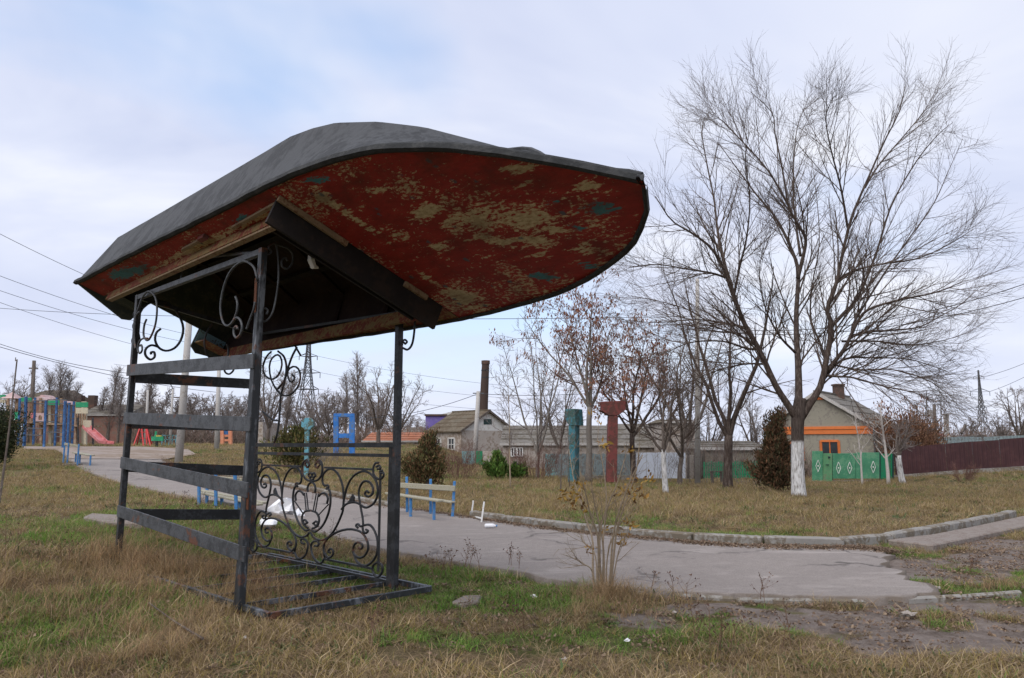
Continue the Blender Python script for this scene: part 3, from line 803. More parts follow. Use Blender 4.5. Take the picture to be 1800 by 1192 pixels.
# ------------------------------------------------------------------ iron shelter frame
A0, B0, C0, D0 = np.array([-4.228, 8.559]), np.array([-2.156, 6.490]), np.array([-1.118, 7.529]), np.array([-3.191, 9.598])
UAB = (B0 - A0) / np.linalg.norm(B0 - A0); UBC = (C0 - B0) / np.linalg.norm(C0 - B0)
UAB3, UBC3 = np.array([*UAB, 0]), np.array([*UBC, 0])
shelter = thing('iron_shelter', 'black wrought iron shelter frame with slatted sides and scrollwork panel', 'shelter', (*((A0 + C0) / 2), 0))
zA, zB, zC, zD = 3.02, 3.03, 2.72, 2.75
def post(xy, z0, z1, w_, mat, lean=(0, 0)):
    p = np.array([xy[0] - lean[0], xy[1] - lean[1], z0]); q = np.array([xy[0], xy[1], z1])
    MB().bar(p, q, w_, w_, UAB3).build('post', mat, shelter, bevel=0.004)
post(A0, 0.0, zA, 0.060, M['iron'], (0.04, 0))
post(B0, -0.1, zB, 0.060, M['iron_worn'], (0.06, 0))
post(C0, -0.1, 2.68, 0.062, M['iron'], (0.0, 0))
post(D0, -0.1, zD, 0.075, M['iron'], (0.02, 0))
post(B0 - UAB * 0.065 + UBC * 0.0, -0.05, 2.06, 0.05, M['iron'], (0.05, 0))
def P3(xy, z): return np.array([xy[0], xy[1], z])
# flat slats: lit long side (A-B) coloured paler, shaded short side (A-D) blacker
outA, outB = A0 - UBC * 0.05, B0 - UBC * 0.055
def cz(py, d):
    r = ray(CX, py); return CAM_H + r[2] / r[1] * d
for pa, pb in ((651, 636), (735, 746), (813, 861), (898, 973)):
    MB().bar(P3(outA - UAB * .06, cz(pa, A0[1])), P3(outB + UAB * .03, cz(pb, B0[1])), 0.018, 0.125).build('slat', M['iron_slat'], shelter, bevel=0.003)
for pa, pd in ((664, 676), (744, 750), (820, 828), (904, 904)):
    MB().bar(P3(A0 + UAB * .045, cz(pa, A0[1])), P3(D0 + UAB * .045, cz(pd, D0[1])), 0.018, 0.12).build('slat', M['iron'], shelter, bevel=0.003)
# top rails
MB().bar(P3(A0, zA - .03), P3(B0, zB - .03), 0.05, 0.05).build('top_rail', M['iron_slat'], shelter)
MB().bar(P3(A0, zA - .03), P3(D0, zD - .03), 0.045, 0.045).build('top_rail', M['iron'], shelter)
MB().bar(P3(D0, zD - .03), P3(C0, 2.64), 0.03, 0.03).build('top_rail', M['iron'], shelter)
arc = [P3(A0 + (B0 - A0) * w_, zA + 0.17 * math.sin(PI * min(1, .12 + w_ * .9)) - .02) for w_ in np.linspace(0.06, 1, 20)]
MB().tube(arc, 0.018, 6).build('arched_bar', M['iron_slat'], shelter)
MB().bar(arc[7], P3(A0 + (B0 - A0) * .40, zA - .03), .012, .012).build('strut', M['iron_slat'], shelter)
# floor frame lying on the ground
E1, E2 = 0.42, 0.10
cB, cC = B0 + UAB * E1 - UBC * 0.02, C0 + UAB * E1 + UBC * E2
cA, cD = A0 + UAB * .3 - UBC * 0.02, D0 + UAB * .3 + UBC * E2
for p, q in ((cB, cC), (cC, cD), (cD, cA), (cA, cB)):
    MB().bar(P3(p, .03), P3(q, .03), 0.04, 0.05).build('floor_rail', M['iron_worn'], shelter, bevel=.003)
for w_ in (0.17, 0.33, 0.49, 0.65, 0.82):
    MB().bar(P3(cA + (cB - cA) * w_, .02), P3(cD + (cC - cD) * w_, .02), 0.03, 0.04).build('floor_bar', M['iron_worn'], shelter)

# scrollwork: each line of the photograph brought onto the plane it lies in
def plane_pt(px, py, P0, U):
    """sight line through the pixel met with the upright plane through P0 along U"""
    n = np.array([-U[1], U[0]])
    r = ray(px, py)
    t = ((P0[0] * n[0] + P0[1] * n[1])) / (r[0] * n[0] + r[1] * n[1])
    p = CAMP + r * t
    return (p[0] - P0[0]) * U[0] + (p[1] - P0[1]) * U[1], p[2]
UDC = (C0 - D0) / np.linalg.norm(C0 - D0)
LDC = np.linalg.norm(C0 - D0)
def scroll_on(name, pts, P0, U, r_, parent, mat, n=44, mirror=None, sides=6):
    q = np.array([plane_pt(x, y, P0, U) for x, y in pts])
    if mirror is not None: q[:, 0] = 2 * mirror - q[:, 0]
    cpts = smooth_curve(np.array([[P0[0] + U[0] * a, P0[1] + U[1] * a, z] for a, z in q]), n)
    return MB().tube(cpts, r_, sides).build(name, mat, parent, smooth=True)
def zr(pts, x0, y0, k): return [(x0 + x / k, y0 + y / k) for x, y in pts]
# the side panel
panel_u0, panel_u1 = 0.06, LDC - 0.09
def pp(u_, z): return np.array([D0[0] + UDC[0] * u_, D0[1] + UDC[1] * u_, z])
Zt, Zt2, Zb, Zb2 = 1.335, 1.235, 0.04, 0.135
panel = MB().bar(pp(0, Zt), pp(LDC - .03, Zt), .05, .045).build('scroll_panel', M['iron'], shelter)
def pbar(u0, z0, u1, z1, w_=.03, name='panel_bar'): MB().bar(pp(u0, z0), pp(u1, z1), w_, w_).build(name, M['iron'], panel)
pbar(0, Zt2, panel_u1, Zt2, .032); pbar(.02, Zb, panel_u1, Zb, .034); pbar(panel_u1, .0, panel_u1, Zt, .04); pbar(.05, .0, .05, Zt, .04)
PC = plane_pt(440 + 488 / 4.586, 770 + 560 / 4.586, D0, UDC)[0]
pr = plane_pt(440 + 1040 / 4.586, 770 + 700 / 4.586, D0, UDC)[0]
pbar(pr, .12, pr, 1.08, .022); pbar(2 * PC - pr, .12, 2 * PC - pr, 1.08, .022)
zz1 = plane_pt(440 + 600 / 4.586, 770 + 238 / 4.586, D0, UDC); zz2 = plane_pt(440 + 985 / 4.586, 770 + 258 / 4.586, D0, UDC)
pbar(zz1[0], zz1[1], zz2[0], zz1[1], .02); pbar(2 * PC - zz1[0], zz1[1], 2 * PC - zz2[0], zz1[1], .02)
pbar(PC + .32, Zb2, pr - .1, Zb2, .02); pbar(PC - .32, Zb2, 2 * PC - pr + .1, Zb2, .02)
SCROLLS = [
    [(612, 410), (632, 396), (622, 380), (598, 384), (582, 352), (590, 290), (640, 248), (700, 280), (740, 370), (752, 470), (750, 560), (735, 620), (690, 720), (640, 790), (570, 825), (510, 800), (485, 760)],
    [(748, 560), (758, 480), (790, 370), (840, 300), (910, 268), (970, 290), (1015, 350), (1028, 440), (1000, 520), (940, 560), (890, 545)],
    [(910, 700), (905, 640), (885, 530), (875, 430), (905, 358), (955, 352), (988, 400), (985, 450), (950, 472), (924, 452), (938, 428), (955, 440)],
    [(735, 575), (765, 540), (800, 522), (850, 520), (900, 545)],
    [(600, 960), (590, 880), (620, 815), (700, 758), (800, 735), (890, 757), (938, 820), (950, 890), (920, 950), (872, 965), (830, 925), (838, 862), (872, 840), (905, 862), (895, 892), (872, 884)],
    [(868, 725), (852, 706), (868, 694), (890, 712), (925, 702), (965, 702), (1002, 750), (1025, 830), (1020, 930), (980, 1000), (920, 1030), (862, 1000), (832, 930)],
    [(905, 720), (912, 755), (935, 765), (948, 748), (932, 738)],
    [(520, 868), (545, 868), (548, 838), (515, 832), (490, 865), (500, 940), (530, 990), (570, 1008), (600, 965)],
    [(600, 930), (625, 965), (660, 950), (668, 912), (645, 893), (630, 915), (645, 925)],
    [(615, 400), (640, 430), (646, 520), (625, 620), (580, 710), (525, 755), (490, 742)],
    [(552, 470), (575, 448), (605, 448), (625, 485), (618, 530)],
    [(552, 620), (630, 535)],
    [(525, 590), (548, 452)], [(508, 580), (532, 448)],
    [(485, 352), (512, 368), (525, 402), (522, 440)],
    [(548, 230), (560, 215), (545, 195), (525, 212), (532, 235), (545, 240)],
    [(530, 205), (552, 180), (578, 210), (578, 285), (548, 335), (500, 347), (480, 320)],
    [(492, 290), (515, 285), (525, 305), (508, 318), (495, 300)],
    [(1015, 232), (1040, 222), (1048, 245), (1025, 250)],
    [(1065, 262), (1045, 268), (1052, 285), (1072, 280), (1072, 310), (1040, 332), (1000, 305), (990, 250), (1008, 205), (1035, 200)],
    [(1025, 1000), (1062, 1030), (1060, 1085), (1025, 1120), (990, 1085), (990, 1030), (1025, 1000)],
    [(490, 585), (535, 605), (555, 655), (540, 710), (500, 730)],
    [(505, 690), (530, 672), (545, 690), (528, 706), (515, 695)],
]
for sc_ in SCROLLS:
    r_s = .0125 if len(sc_) > 2 else .008
    q = zr(sc_, 440, 770, 4.586)
    scroll_on('scroll', q, D0, UDC, r_s, panel, M['iron'])
    scroll_on('scroll', q, D0, UDC, r_s, panel, M['iron'], mirror=PC)
# the two leaves on the scrolls
for mir in (1, -1):
    lf = [plane_pt(440 + x / 4.586, 770 + y / 4.586, D0, UDC) for x, y in ((760, 545), (800, 512), (835, 515), (840, 478), (826, 452), (812, 480), (800, 505))]
    poly = [pp(PC + mir * (a - PC), z) - np.array([-UDC[1], UDC[0], 0]) * .008 for a, z in lf]
    MB().prism(poly, np.array([-UDC[1], UDC[0], 0]) * .016).build('leaf_ornament', M['iron'], panel)
# brackets
def bracket(pts, x0, y0, k, P0, U, mat, r_=0.011):
    scroll_on('bracket_scroll', zr(pts, x0, y0, k), P0, U, r_, shelter, mat)
K3 = 4.583
UAD = (D0 - A0) / np.linalg.norm(D0 - A0)
bracket([(540, 800), (560, 760), (600, 650), (650, 605), (700, 650), (715, 750), (700, 880), (660, 980), (630, 1000), (607, 960), (612, 880), (630, 832)], 120, 380, K3, outA, UAB, M['iron_slat'])
bracket([(545, 1070), (535, 960), (548, 820), (575, 770)], 120, 380, K3, outA, UAB, M['iron'], .016)
bracket([(640, 985), (605, 985), (575, 1010), (560, 1070), (575, 1105), (595, 1080), (590, 1040), (575, 1045)], 120, 380, K3, outA, UAB, M['iron_slat'])
bracket([(575, 1000), (560, 900), (570, 800), (620, 720), (700, 690), (800, 700), (880, 780), (925, 890), (910, 990), (860, 1060), (790, 1085), (730, 1060), (700, 1000), (710, 940), (745, 908)], 120, 380, K3, A0, UAD, M['iron'], .014)
bracket([(730, 1055), (670, 1040), (625, 1070), (622, 1120), (660, 1155), (695, 1135), (692, 1097), (667, 1098), (668, 1115)], 120, 380, K3, A0, UAD, M['iron'], .014)
K2 = 5.958
bracket([(790, 430), (760, 310), (700, 250), (640, 235), (560, 280), (490, 370), (440, 500), (410, 640), (405, 760), (430, 870), (475, 912), (530, 870), (570, 780), (582, 700), (575, 640), (560, 605)], 320, 420, K2, outB, UAB, M['iron_slat'])
bracket([(525, 875), (570, 825), (610, 850), (630, 920), (610, 1000), (570, 1035), (545, 1000), (545, 940), (570, 915), (585, 945)], 320, 420, K2, outB, UAB, M['iron_slat'])
bracket([(765, 660), (750, 740), (720, 820), (675, 945)], 320, 420, K2, outB, UAB, M['iron_slat'])
bracket([(885, 140), (905, 160), (935, 130), (905, 85), (960, 45), (990, 80), (1010, 250), (1010, 430), (980, 650), (940, 790), (870, 865), (820, 830), (820, 760), (860, 725), (900, 750), (885, 790)], 320, 420, K2, B0, UBC, M['iron_slat'], .009)
bracket([(960, 45), (1040, 75), (1110, 100), (1160, 170), (1150, 260), (1100, 312), (1050, 290), (1045, 230), (1080, 195), (1105, 230)], 320, 420, K2, B0, UBC, M['iron_slat'], .009)
K5 = 4.968
bracket([(550, 150), (600, 255), (638, 322)], 400, 560, K5, D0, UDC, M['iron'], .012)
bracket([(605, 250), (560, 340), (520, 460), (490, 580), (465, 680), (455, 820), (450, 900), (430, 1020), (405, 1090)], 400, 560, K5, D0, UDC, M['iron'], .013)
bracket([(380, 290), (335, 340), (308, 430), (330, 500), (380, 530), (430, 510), (465, 450), (475, 380), (455, 325), (420, 320), (380, 360), (365, 430), (380, 530), (420, 610), (470, 665), (530, 672), (590, 630), (630, 560), (635, 480), (610, 430), (570, 420), (530, 450), (525, 500), (545, 550), (575, 545), (582, 510), (562, 490)], 400, 560, K5, D0, UDC, M['iron'], .012)
bracket([(440, 285), (490, 330), (512, 400), (510, 480), (490, 550), (440, 615)], 400, 560, K5, D0, UDC, M['iron'], .013)
bracket([(305, 812), (350, 850), (400, 885), (445, 892)], 400, 560, K5, D0, UDC, M['iron'], .012)
K6 = 3.726
bracket([(718, 632), (682, 690), (668, 760), (685, 830), (715, 862)], 180, 400, K6, A0, UAD, M['iron'], .012)
bracket([(815, 760), (826, 800), (820, 850), (800, 905), (803, 945), (830, 960), (858, 935), (852, 905), (825, 905), (822, 925)], 180, 400, K6, A0, UAD, M['iron'], .012)
K4 = 3.972
bracket([(1150, 880), (1145, 1000), (1130, 1090), (1100, 1130), (1066, 1120)], 440, 330, K4, C0, UAB, M['iron'], .011)
bracket([(1060, 1100), (1062, 1075), (1078, 1062), (1094, 1075), (1082, 1090), (1072, 1080)], 440, 330, K4, C0, UAB, M['iron'], .011)
# rust patches welded plates on the near post
MB().box(P3(B0 - UBC * .047 + UAB * .01, cz(880, B0[1])), (.05, .006, .14), (UAB3, UBC3, (0, 0, 1))).build('rust_patch', M['rust'], shelter)
MB().box(P3(B0 - UBC * .047 - UAB * .01, cz(520, B0[1])), (.04, .006, .3), (UAB3, UBC3, (0, 0, 1))).build('rust_patch', M['rust'], shelter)
# chain on the far left post
ch_ = thing('hanging_chain', 'short chain hanging from the far left post of the shelter', 'chain', P3(A0 - UAB * .1, 2.6))
for k, py in enumerate((552, 562, 572, 585, 598)):
    c0 = P3(A0 - UAB * .085, cz(py, A0[1])); an = np.linspace(0, 2 * PI, 13)[:-1]
    ax = UAB3 if k % 2 else UBC3
    MB().tube([c0 + ax * .018 * math.cos(t) + np.array([0, 0, .038 * math.sin(t)]) for t in an], .006, 5, closed=True).build('chain_link', M['iron'], ch_)
# ------------------------------------------------------------------ trees and shrubs
def unit(v): return v / (np.linalg.norm(v, axis=-1, keepdims=True) + 1e-12)
def sprout(P, R, k, length, ang, up, rfrac, n, rng, tmin=0.15, tmax=1.0, wob=0.06, rmin=0.003, lenfall=0.5):
    """k side shoots on every branch of P (N,m,3)"""
    N, m = P.shape[:2]
    t = tmin + (tmax - tmin) * (np.arange(k)[None, :] + rng.random((N, k))) / k
    f = t * (m - 1); i = np.minimum(f.astype(int), m - 2); f = f - i
    r_ = np.arange(N)[:, None]
    p0 = P[r_, i] * (1 - f)[..., None] + P[r_, i + 1] * f[..., None]
    T = unit(P[r_, i + 1] - P[r_, i])
    q = rng.normal(size=(N, k, 3)); q = unit(q - T * (q * T).sum(-1, keepdims=True))
    a = np.radians(rng.uniform(ang[0], ang[1], (N, k)))[..., None]
    d = T * np.cos(a) + q * np.sin(a)
    L = rng.uniform(length[0], length[1], (N, k)) * (1 - lenfall * t)
    r0 = np.minimum((R[r_, i] * (1 - f) + R[r_, i + 1] * f) * rfrac, 0.03 + 0 * L)
    r0 = np.maximum(r0, rmin)
    d = d.reshape(-1, 3); p = p0.reshape(-1, 3); st = (L / (n - 1)).reshape(-1, 1); r0 = r0.reshape(-1)
    out = [p]
    for j in range(n - 1):
        p = p + unit(d) * st; out.append(p)
        d = unit(d + np.array([0, 0, up]) + rng.normal(size=d.shape) * wob)
    return np.stack(out, 1), r0[:, None] * np.linspace(1, 0.35, n)[None]
def join_tubes(lst):
    Vs, Fs, n = [], [], 0
    for P, R, sd in lst:
        v, f = tubes_batch(P, R, sd); Vs.append(v); Fs.append(f + n); n += len(v)
    return np.vstack(Vs), np.vstack(Fs)
def limb_curve(p, d, L, up, n, rng, wob=0.08):
    out = [np.array(p, float)]; d = unit(np.array(d, float))
    for j in range(n - 1):
        out.append(out[-1] + d * L / (n - 1)); d = unit(d + np.array([0, 0, up]) + rng.normal(size=3) * wob)
    return np.array(out)
def leaf_cards(C, size, rng, cols, stretch=1.0, axis=None):
    """one small bent leaf (two triangles) at each centre; returns V, F, colours"""
    N = len(C)
    a = unit(rng.normal(size=(N, 3))) if axis is None else unit(axis + rng.normal(size=(N, 3)) * 0.35)
    b = unit(np.cross(a, rng.normal(size=(N, 3)))); c = np.cross(a, b)
    s = (size * rng.uniform(0.6, 1.3, N))[:, None]
    V = np.stack([C - a * s * stretch, C + b * s * .5 + c * s * .15, C + a * s * stretch, C - b * s * .5 + c * s * .15], 1).reshape(-1, 3)
    i = np.arange(N)[:, None] * 4
    F = np.concatenate([i + [[0, 1, 2]], i + [[0, 2, 3]]], 1).reshape(-1, 3)
    col = np.asarray(cols)[rng.integers(0, len(cols), N)] * rng.uniform(0.75, 1.25, (N, 1))
    return V, F, np.repeat(col, 4, 0)

def bare_tree(name, label, base, H, spread, trunk_h, r0, nl, seed, bark, twig, style='round', cat='tree', group=None, dens=1.0, leaves=None, rmin=0.006, wash=None, lean=(0, 0)):
    rng = np.random.default_rng(seed)
    root = thing(name, label, cat, base, group)
    b = np.array(base, float)
    if style in ('poplar', 'sapling'):
        P = limb_curve(b - (0, 0, .1), (lean[0], lean[1], 1), H * 1.0, 0.02, 12, rng, 0.03)
        R = r0 * np.linspace(1, 0.12, 12)
        MB().tube(P, R, 8).build('trunk', bark, root, smooth=True)
        ln = (H * .20, H * .38) if style == 'poplar' else (H * .16, H * .42)
        an = (14, 32) if style == 'poplar' else (28, 60)
        l1, q1 = sprout(P[None], R[None], int(nl * 3), ln, an, 0.10 if style == 'poplar' else 0.05, 0.5, 6, rng, 0.15 if style == 'poplar' else .25, 0.97, 0.06, rmin * 1.3, 0.45)
    else:
        P = limb_curve(b - (0, 0, .15), (lean[0], lean[1], 1), trunk_h + .15, 0.02, 7, rng, 0.04)
        R = r0 * np.array([1.35, 1.1, 1.0, .95, .92, .9, .92])
        MB().tube(P, R, 10).build('trunk', wash or bark, root, smooth=True)
        limbs = []
        for k in range(nl):
            az = 2 * PI * (k + rng.uniform(-.3, .3)) / nl + seed
            el = rng.uniform(.55, 1.15) if k else 1.4
            d = (math.cos(az) * math.cos(el), math.sin(az) * math.cos(el), math.sin(el))
            top = H - trunk_h
            L = top / max(.75, math.sin(el)) * rng.uniform(.8, 1.0)
            p = limb_curve(P[-1] - (0, 0, .05 + rng.uniform(0, .25) * trunk_h * .3), np.array(d) * (spread, spread, 1), L, 0.05, 10, rng, 0.10)
            limbs.append(p)
        LP = np.array(limbs); LR = r0 * rng.uniform(.45, .68, (nl, 1)) * np.linspace(1, .12, 10)[None]
        v, f = tubes_batch(LP, LR, 7)
        np_mesh('limbs', v, f, bark, root)
        l1, q1 = sprout(LP, LR, max(4, int(9 * dens)), (H * .16, H * .36), (25, 60), 0.05, 0.55, 7, rng, 0.12, 1.0, 0.09, rmin * 1.5)
    l2, q2 = sprout(l1, q1, max(3, int(6 * dens)), (H * .07, H * .16), (22, 55), 0.04, 0.6, 5, rng, 0.15, 1.0, 0.09, rmin * 1.1)
    l3, q3 = sprout(l2, q2, max(2, int(3 * dens)), (H * .03, H * .08), (20, 55), 0.02, 0.7, 4, rng, 0.2, 1.0, 0.08, rmin * .9)
    v, f = join_tubes([(l1, q1, 4), (l2, q2, 3), (l3, q3, 3)])
    np_mesh('crown', v, f, twig, root, smooth=True)
    if leaves:
        cols, share, size = leaves
        ends = l3[:, -1]
        pick = ends[vnoise(ends[:, 0], ends[:, 2], .9, seed) + .35 * rng.normal(size=len(ends)) > 1 - 2 * share]
        C = np.repeat(pick, 5, 0) + rng.normal(size=(len(pick) * 5, 3)) * size * 1.6
        V, F, cc = leaf_cards(C, size, rng, cols, 1.3, np.array([0, 0, -1.0]))
        o = np_mesh('leaves', V, F, M['leaf'], root, False, cc); tag(o, kind='stuff')
    return root

def bush(name, label, base, rx, H, n, seed, cols, size, shape='cone', cat='shrub', group=None, stem=True):
    """evergreen or leafy bush: thousands of small sprays in lobed clumps around a stem"""
    rng = np.random.default_rng(seed)
    root = thing(name, label, cat, base, group)
    b = np.array(base, float)
    nb = int(60 + n / 130)
    u_ = rng.random(nb); az = rng.uniform(0, 2 * PI, nb)
    if shape == 'cone':
        h0 = H * (.02 + .74 * u_ ** 1.1); Ln = rx * (1.15 - .92 * u_) * rng.uniform(.6, 1.15, nb); el = rng.uniform(.25, .75, nb) + .55 * u_; upb = .26
        top = rng.random(nb) < .08
        h0 = np.where(top, H * .55, h0); Ln = np.where(top, H * .42 * rng.uniform(.7, 1.05, nb), Ln); el = np.where(top, 1.3, el)
    else:
        h0 = H * .06 + H * .25 * u_; Ln = np.sqrt(rx * H) * rng.uniform(.55, 1.0, nb); el = rng.uniform(.15, 1.45, nb); upb = .10
        Ln = np.where(el < .8, rx * rng.uniform(.6, 1.05, nb), Ln * H / np.sqrt(rx * H) * .85)
    p = b + np.stack([np.cos(az) * .05 * rx, np.sin(az) * .05 * rx, h0], -1)
    dv = np.stack([np.cos(az) * np.cos(el), np.sin(az) * np.cos(el), np.sin(el)], -1)
    pts = [p]
    for j in range(5):
        p = p + dv * (Ln / 5)[:, None]; pts.append(p); dv = unit(dv + np.array([0, 0, upb]) + rng.normal(size=dv.shape) * .10)
    BP = np.stack(pts, 1)
    k = rng.choice(nb, n, p=Ln ** 1.4 / (Ln ** 1.4).sum())
    t = rng.uniform(.12, 1.0, n) ** .75
    f = t * 4.999; i = f.astype(int); f = (f - i)[:, None]
    C = BP[k, i] * (1 - f) + BP[k, i + 1] * f
    br = unit(BP[k, i + 1] - BP[k, i])
    C = C + rng.normal(size=(n, 3)) * (.13 * Ln[k] * (1.15 - .75 * t) + size * .4)[:, None] * np.array([1, 1, .9])
    C[:, 2] = np.maximum(C[:, 2], b[2] + .02)
    axis = unit(br + rng.normal(size=br.shape) * .35 + np.array([0, 0, .25]))
    tint = rng.uniform(.6, 1.4, nb)[k]
    V, F, col = leaf_cards(C, size, rng, cols, 1.9 if shape == 'cone' else 1.3, axis)
    hue = np.repeat(tint, 4)[:, None]
    o = np_mesh('foliage', V, F, M['leaf'], root, False, col * hue); tag(o, kind='stuff')
    if stem:
        MB().tube([b - (0, 0, .1), b + (0.02, 0, H * .4), b + (0, .02, H * .85)], [.05 * rx + .03, .03 * rx + .02, .01], 6).build('stem', M['bark_grey'], root)
        st = limb_curve(b + (0, 0, .1), (0, 0, 1), H * .8, 0, 6, rng)
        l1, q1 = sprout(st[None], np.full((1, 6), .03), 26, (rx * .6, rx * 1.05), (35, 70), .12, .5, 5, rng, .02, .95, .08, .008, .6)
        v, f = tubes_batch(l1, q1, 3); np_mesh('branches', v, f, M['bark_grey'], root)
    return root
def thicket(name, label, base, rx, H, n, seed, mat, cat='shrub', group=None, r_=.006, leaves=None):
    """many thin stems from the ground"""
    rng = np.random.default_rng(seed)
    root = thing(name, label, cat, base, group)
    b = np.array(base, float)
    az = rng.uniform(0, 2 * PI, n); rr = np.sqrt(rng.random(n)) * rx * .6
    st = []
    for i in range(n):
        p = b + (math.cos(az[i]) * rr[i], math.sin(az[i]) * rr[i], -.05)
        d = np.array([math.cos(az[i]) * .35, math.sin(az[i]) * .35, 1]) + rng.normal(size=3) * .15
        st.append(limb_curve(p, d, H * rng.uniform(.6, 1.05), 0, 6, rng, .09))
    st = np.array(st); R = np.full((n, 1), r_ * 1.6) * np.linspace(1, .4, 6)[None]
    l1, q1 = sprout(st, R, 6, (H * .2, H * .45), (20, 55), .05, .7, 5, rng, .2, 1, .08, r_)
    l2, q2 = sprout(l1, q1, 3, (H * .08, H * .2), (20, 55), .03, .7, 4, rng, .2, 1, .08, r_ * .8)
    v, f = join_tubes([(st, R, 4)]); np_mesh('stems', v, f, mat, root)
    v, f = join_tubes([(l1, q1, 3), (l2, q2, 3)]); tag(np_mesh('twigs', v, f, mat, root), kind='stuff')
    if leaves:
        cols, share, size = leaves
        e = np.vstack([l2[:, -1], l1[:, 3]]); e = e[rng.random(len(e)) < share]
        C = np.repeat(e, 3, 0) + rng.normal(size=(len(e) * 3, 3)) * size
        V, F, cc = leaf_cards(C, size, rng, cols)
        o = np_mesh('leaves', V, F, M['leaf'], root, False, cc); tag(o, kind='stuff')
    return root
def foot(px, d):
    """ground point in that column at that distance"""
    x = at(px, 790, d)[0]
    return np.array([x, d, float(g(x, d))])
def hgt(px, py, d): return float(at(px, py, d)[2] - foot(px, d)[2])

# the big elm, its limbs traced
ELM = on_ground(1405, 873)
De = ELM[1]
elm = thing('elm_tree', 'large bare spreading tree with whitewashed trunk on the grass, tallest in the scene', 'tree', ELM)
def epx(x, y, off=0.0): return at(x, y, De + off)
mbt = MB()
tr = smooth_curve([epx(1405, 880), epx(1403, 850), epx(1402, 815), epx(1402, 775), epx(1402, 745), epx(1404, 722), epx(1407, 700)], 24)
trr = np.interp(np.linspace(0, 1, 24), [0, .1, .3, .6, .8, 1], [.235, .20, .178, .175, .19, .165])
WASH_TOP = float(epx(1402, 776)[2] - ELM[2])
M['elm_trunk'] = whitewash_mat('furrowed bark with limewash', WASH_TOP)
M['elm_bark'] = paint('furrowed dark bark', (0.075, 0.055, 0.046), (0.135, 0.11, 0.095), 0.38, 7, 0.95, 0.4, 0.9, 0.12, (3, 3, .6))
mbt.tube(tr, trr, 18); mbt.build('trunk', M['elm_trunk'], elm, smooth=True)
rngE = np.random.default_rng(5)
LIMBS = [  # pixels, start radius, end radius, depth offset at the end
    ([(1400, 735), (1385, 712), (1363, 677), (1336, 618), (1309, 570), (1288, 516), (1272, 473), (1250, 436), (1215, 409), (1180, 387), (1152, 345)], .115, .012, -.9),
    ([(1279, 485), (1268, 440), (1261, 404), (1255, 350), (1242, 285), (1234, 221), (1240, 175)], .055, .008, 1.2),
    ([(1404, 725), (1404, 690), (1403, 640), (1400, 590), (1400, 543), (1403, 479), (1392, 440), (1365, 385), (1331, 344), (1299, 301), (1262, 250)], .125, .01, 1.3),
    ([(1402, 490), (1412, 450), (1416, 420), (1402, 393), (1386, 361), (1376, 301), (1363, 232), (1357, 167), (1320, 108)], .062, .007, -.6),
    ([(1407, 450), (1400, 400), (1394, 330), (1400, 221), (1417, 140)], .045, .007, 1.0),
    ([(1408, 735), (1425, 708), (1443, 677), (1454, 624), (1462, 575), (1454, 542), (1470, 500), (1481, 446), (1497, 382), (1524, 318), (1556, 243), (1580, 167), (1592, 85)], .118, .008, -.5),
    ([(1463, 572), (1486, 548), (1508, 522), (1540, 446), (1567, 361), (1610, 285), (1655, 230), (1702, 195)], .062, .007, .9),
    ([(1451, 655), (1470, 632), (1486, 610), (1508, 565), (1529, 543), (1583, 527), (1637, 516), (1690, 506), (1744, 492)], .072, .008, -1.2),
    ([(1447, 668), (1470, 640), (1495, 629), (1529, 629), (1594, 631), (1645, 645), (1690, 655)], .05, .007, 1.3),
    ([(1452, 660), (1475, 662), (1500, 664), (1550, 678), (1605, 690), (1650, 706)], .045, .007, -1.5),
    ([(1500, 590), (1530, 583), (1562, 581), (1615, 575), (1669, 554), (1730, 535), (1790, 505)], .045, .006, 1.6),
    ([(1312, 578), (1295, 572), (1277, 568), (1223, 562), (1154, 567), (1092, 562)], .05, .007, 1.3),
    ([(1276, 488), (1250, 480), (1207, 473), (1154, 465), (1105, 470)], .042, .007, -1.4),
    ([(1455, 535), (1476, 490), (1529, 468), (1610, 455), (1690, 430), (1771, 402)], .045, .006, -1.0),
    ([(1498, 580), (1505, 560), (1555, 480), (1590, 430), (1640, 360), (1690, 300), (1735, 240)], .045, .006, 1.8),
    ([(1335, 615), (1310, 612), (1270, 600), (1215, 602), (1170, 620), (1120, 640)], .04, .006, -1.6),
    ([(1490, 400), (1478, 330), (1460, 260), (1452, 180), (1465, 120)], .04, .006, -1.4),
    ([(1388, 365), (1350, 300), (1300, 240), (1270, 190), (1245, 165)], .035, .006, .3),
    ([(1520, 330), (1545, 290), (1590, 230), (1625, 160), (1650, 100)], .035, .006, 1.2),
    ([(1443, 680), (1452, 640), (1440, 600), (1425, 560), (1428, 500), (1440, 430), (1436, 350), (1425, 270)], .05, .006, 1.7),
    ([(1330, 608), (1300, 590), (1260, 575), (1210, 545), (1160, 530), (1110, 520)], .04, .006, .5),
    ([(1345, 640), (1310, 640), (1265, 650), (1220, 668), (1180, 690)], .036, .006, 1.4),
    ([(1398, 620), (1370, 590), (1345, 540), (1335, 480), (1345, 420)], .04, .006, -1.2),
    ([(1480, 600), (1540, 600), (1600, 606), (1660, 600), (1725, 590)], .036, .006, .4),
    ([(1460, 640), (1510, 650), (1570, 650), (1630, 668), (1680, 690)], .036, .006, -.6),
    ([(1290, 520), (1300, 470), (1312, 420), (1318, 350), (1310, 280), (1318, 220)], .04, .006, -1.7),
]
allP, allR = [], []
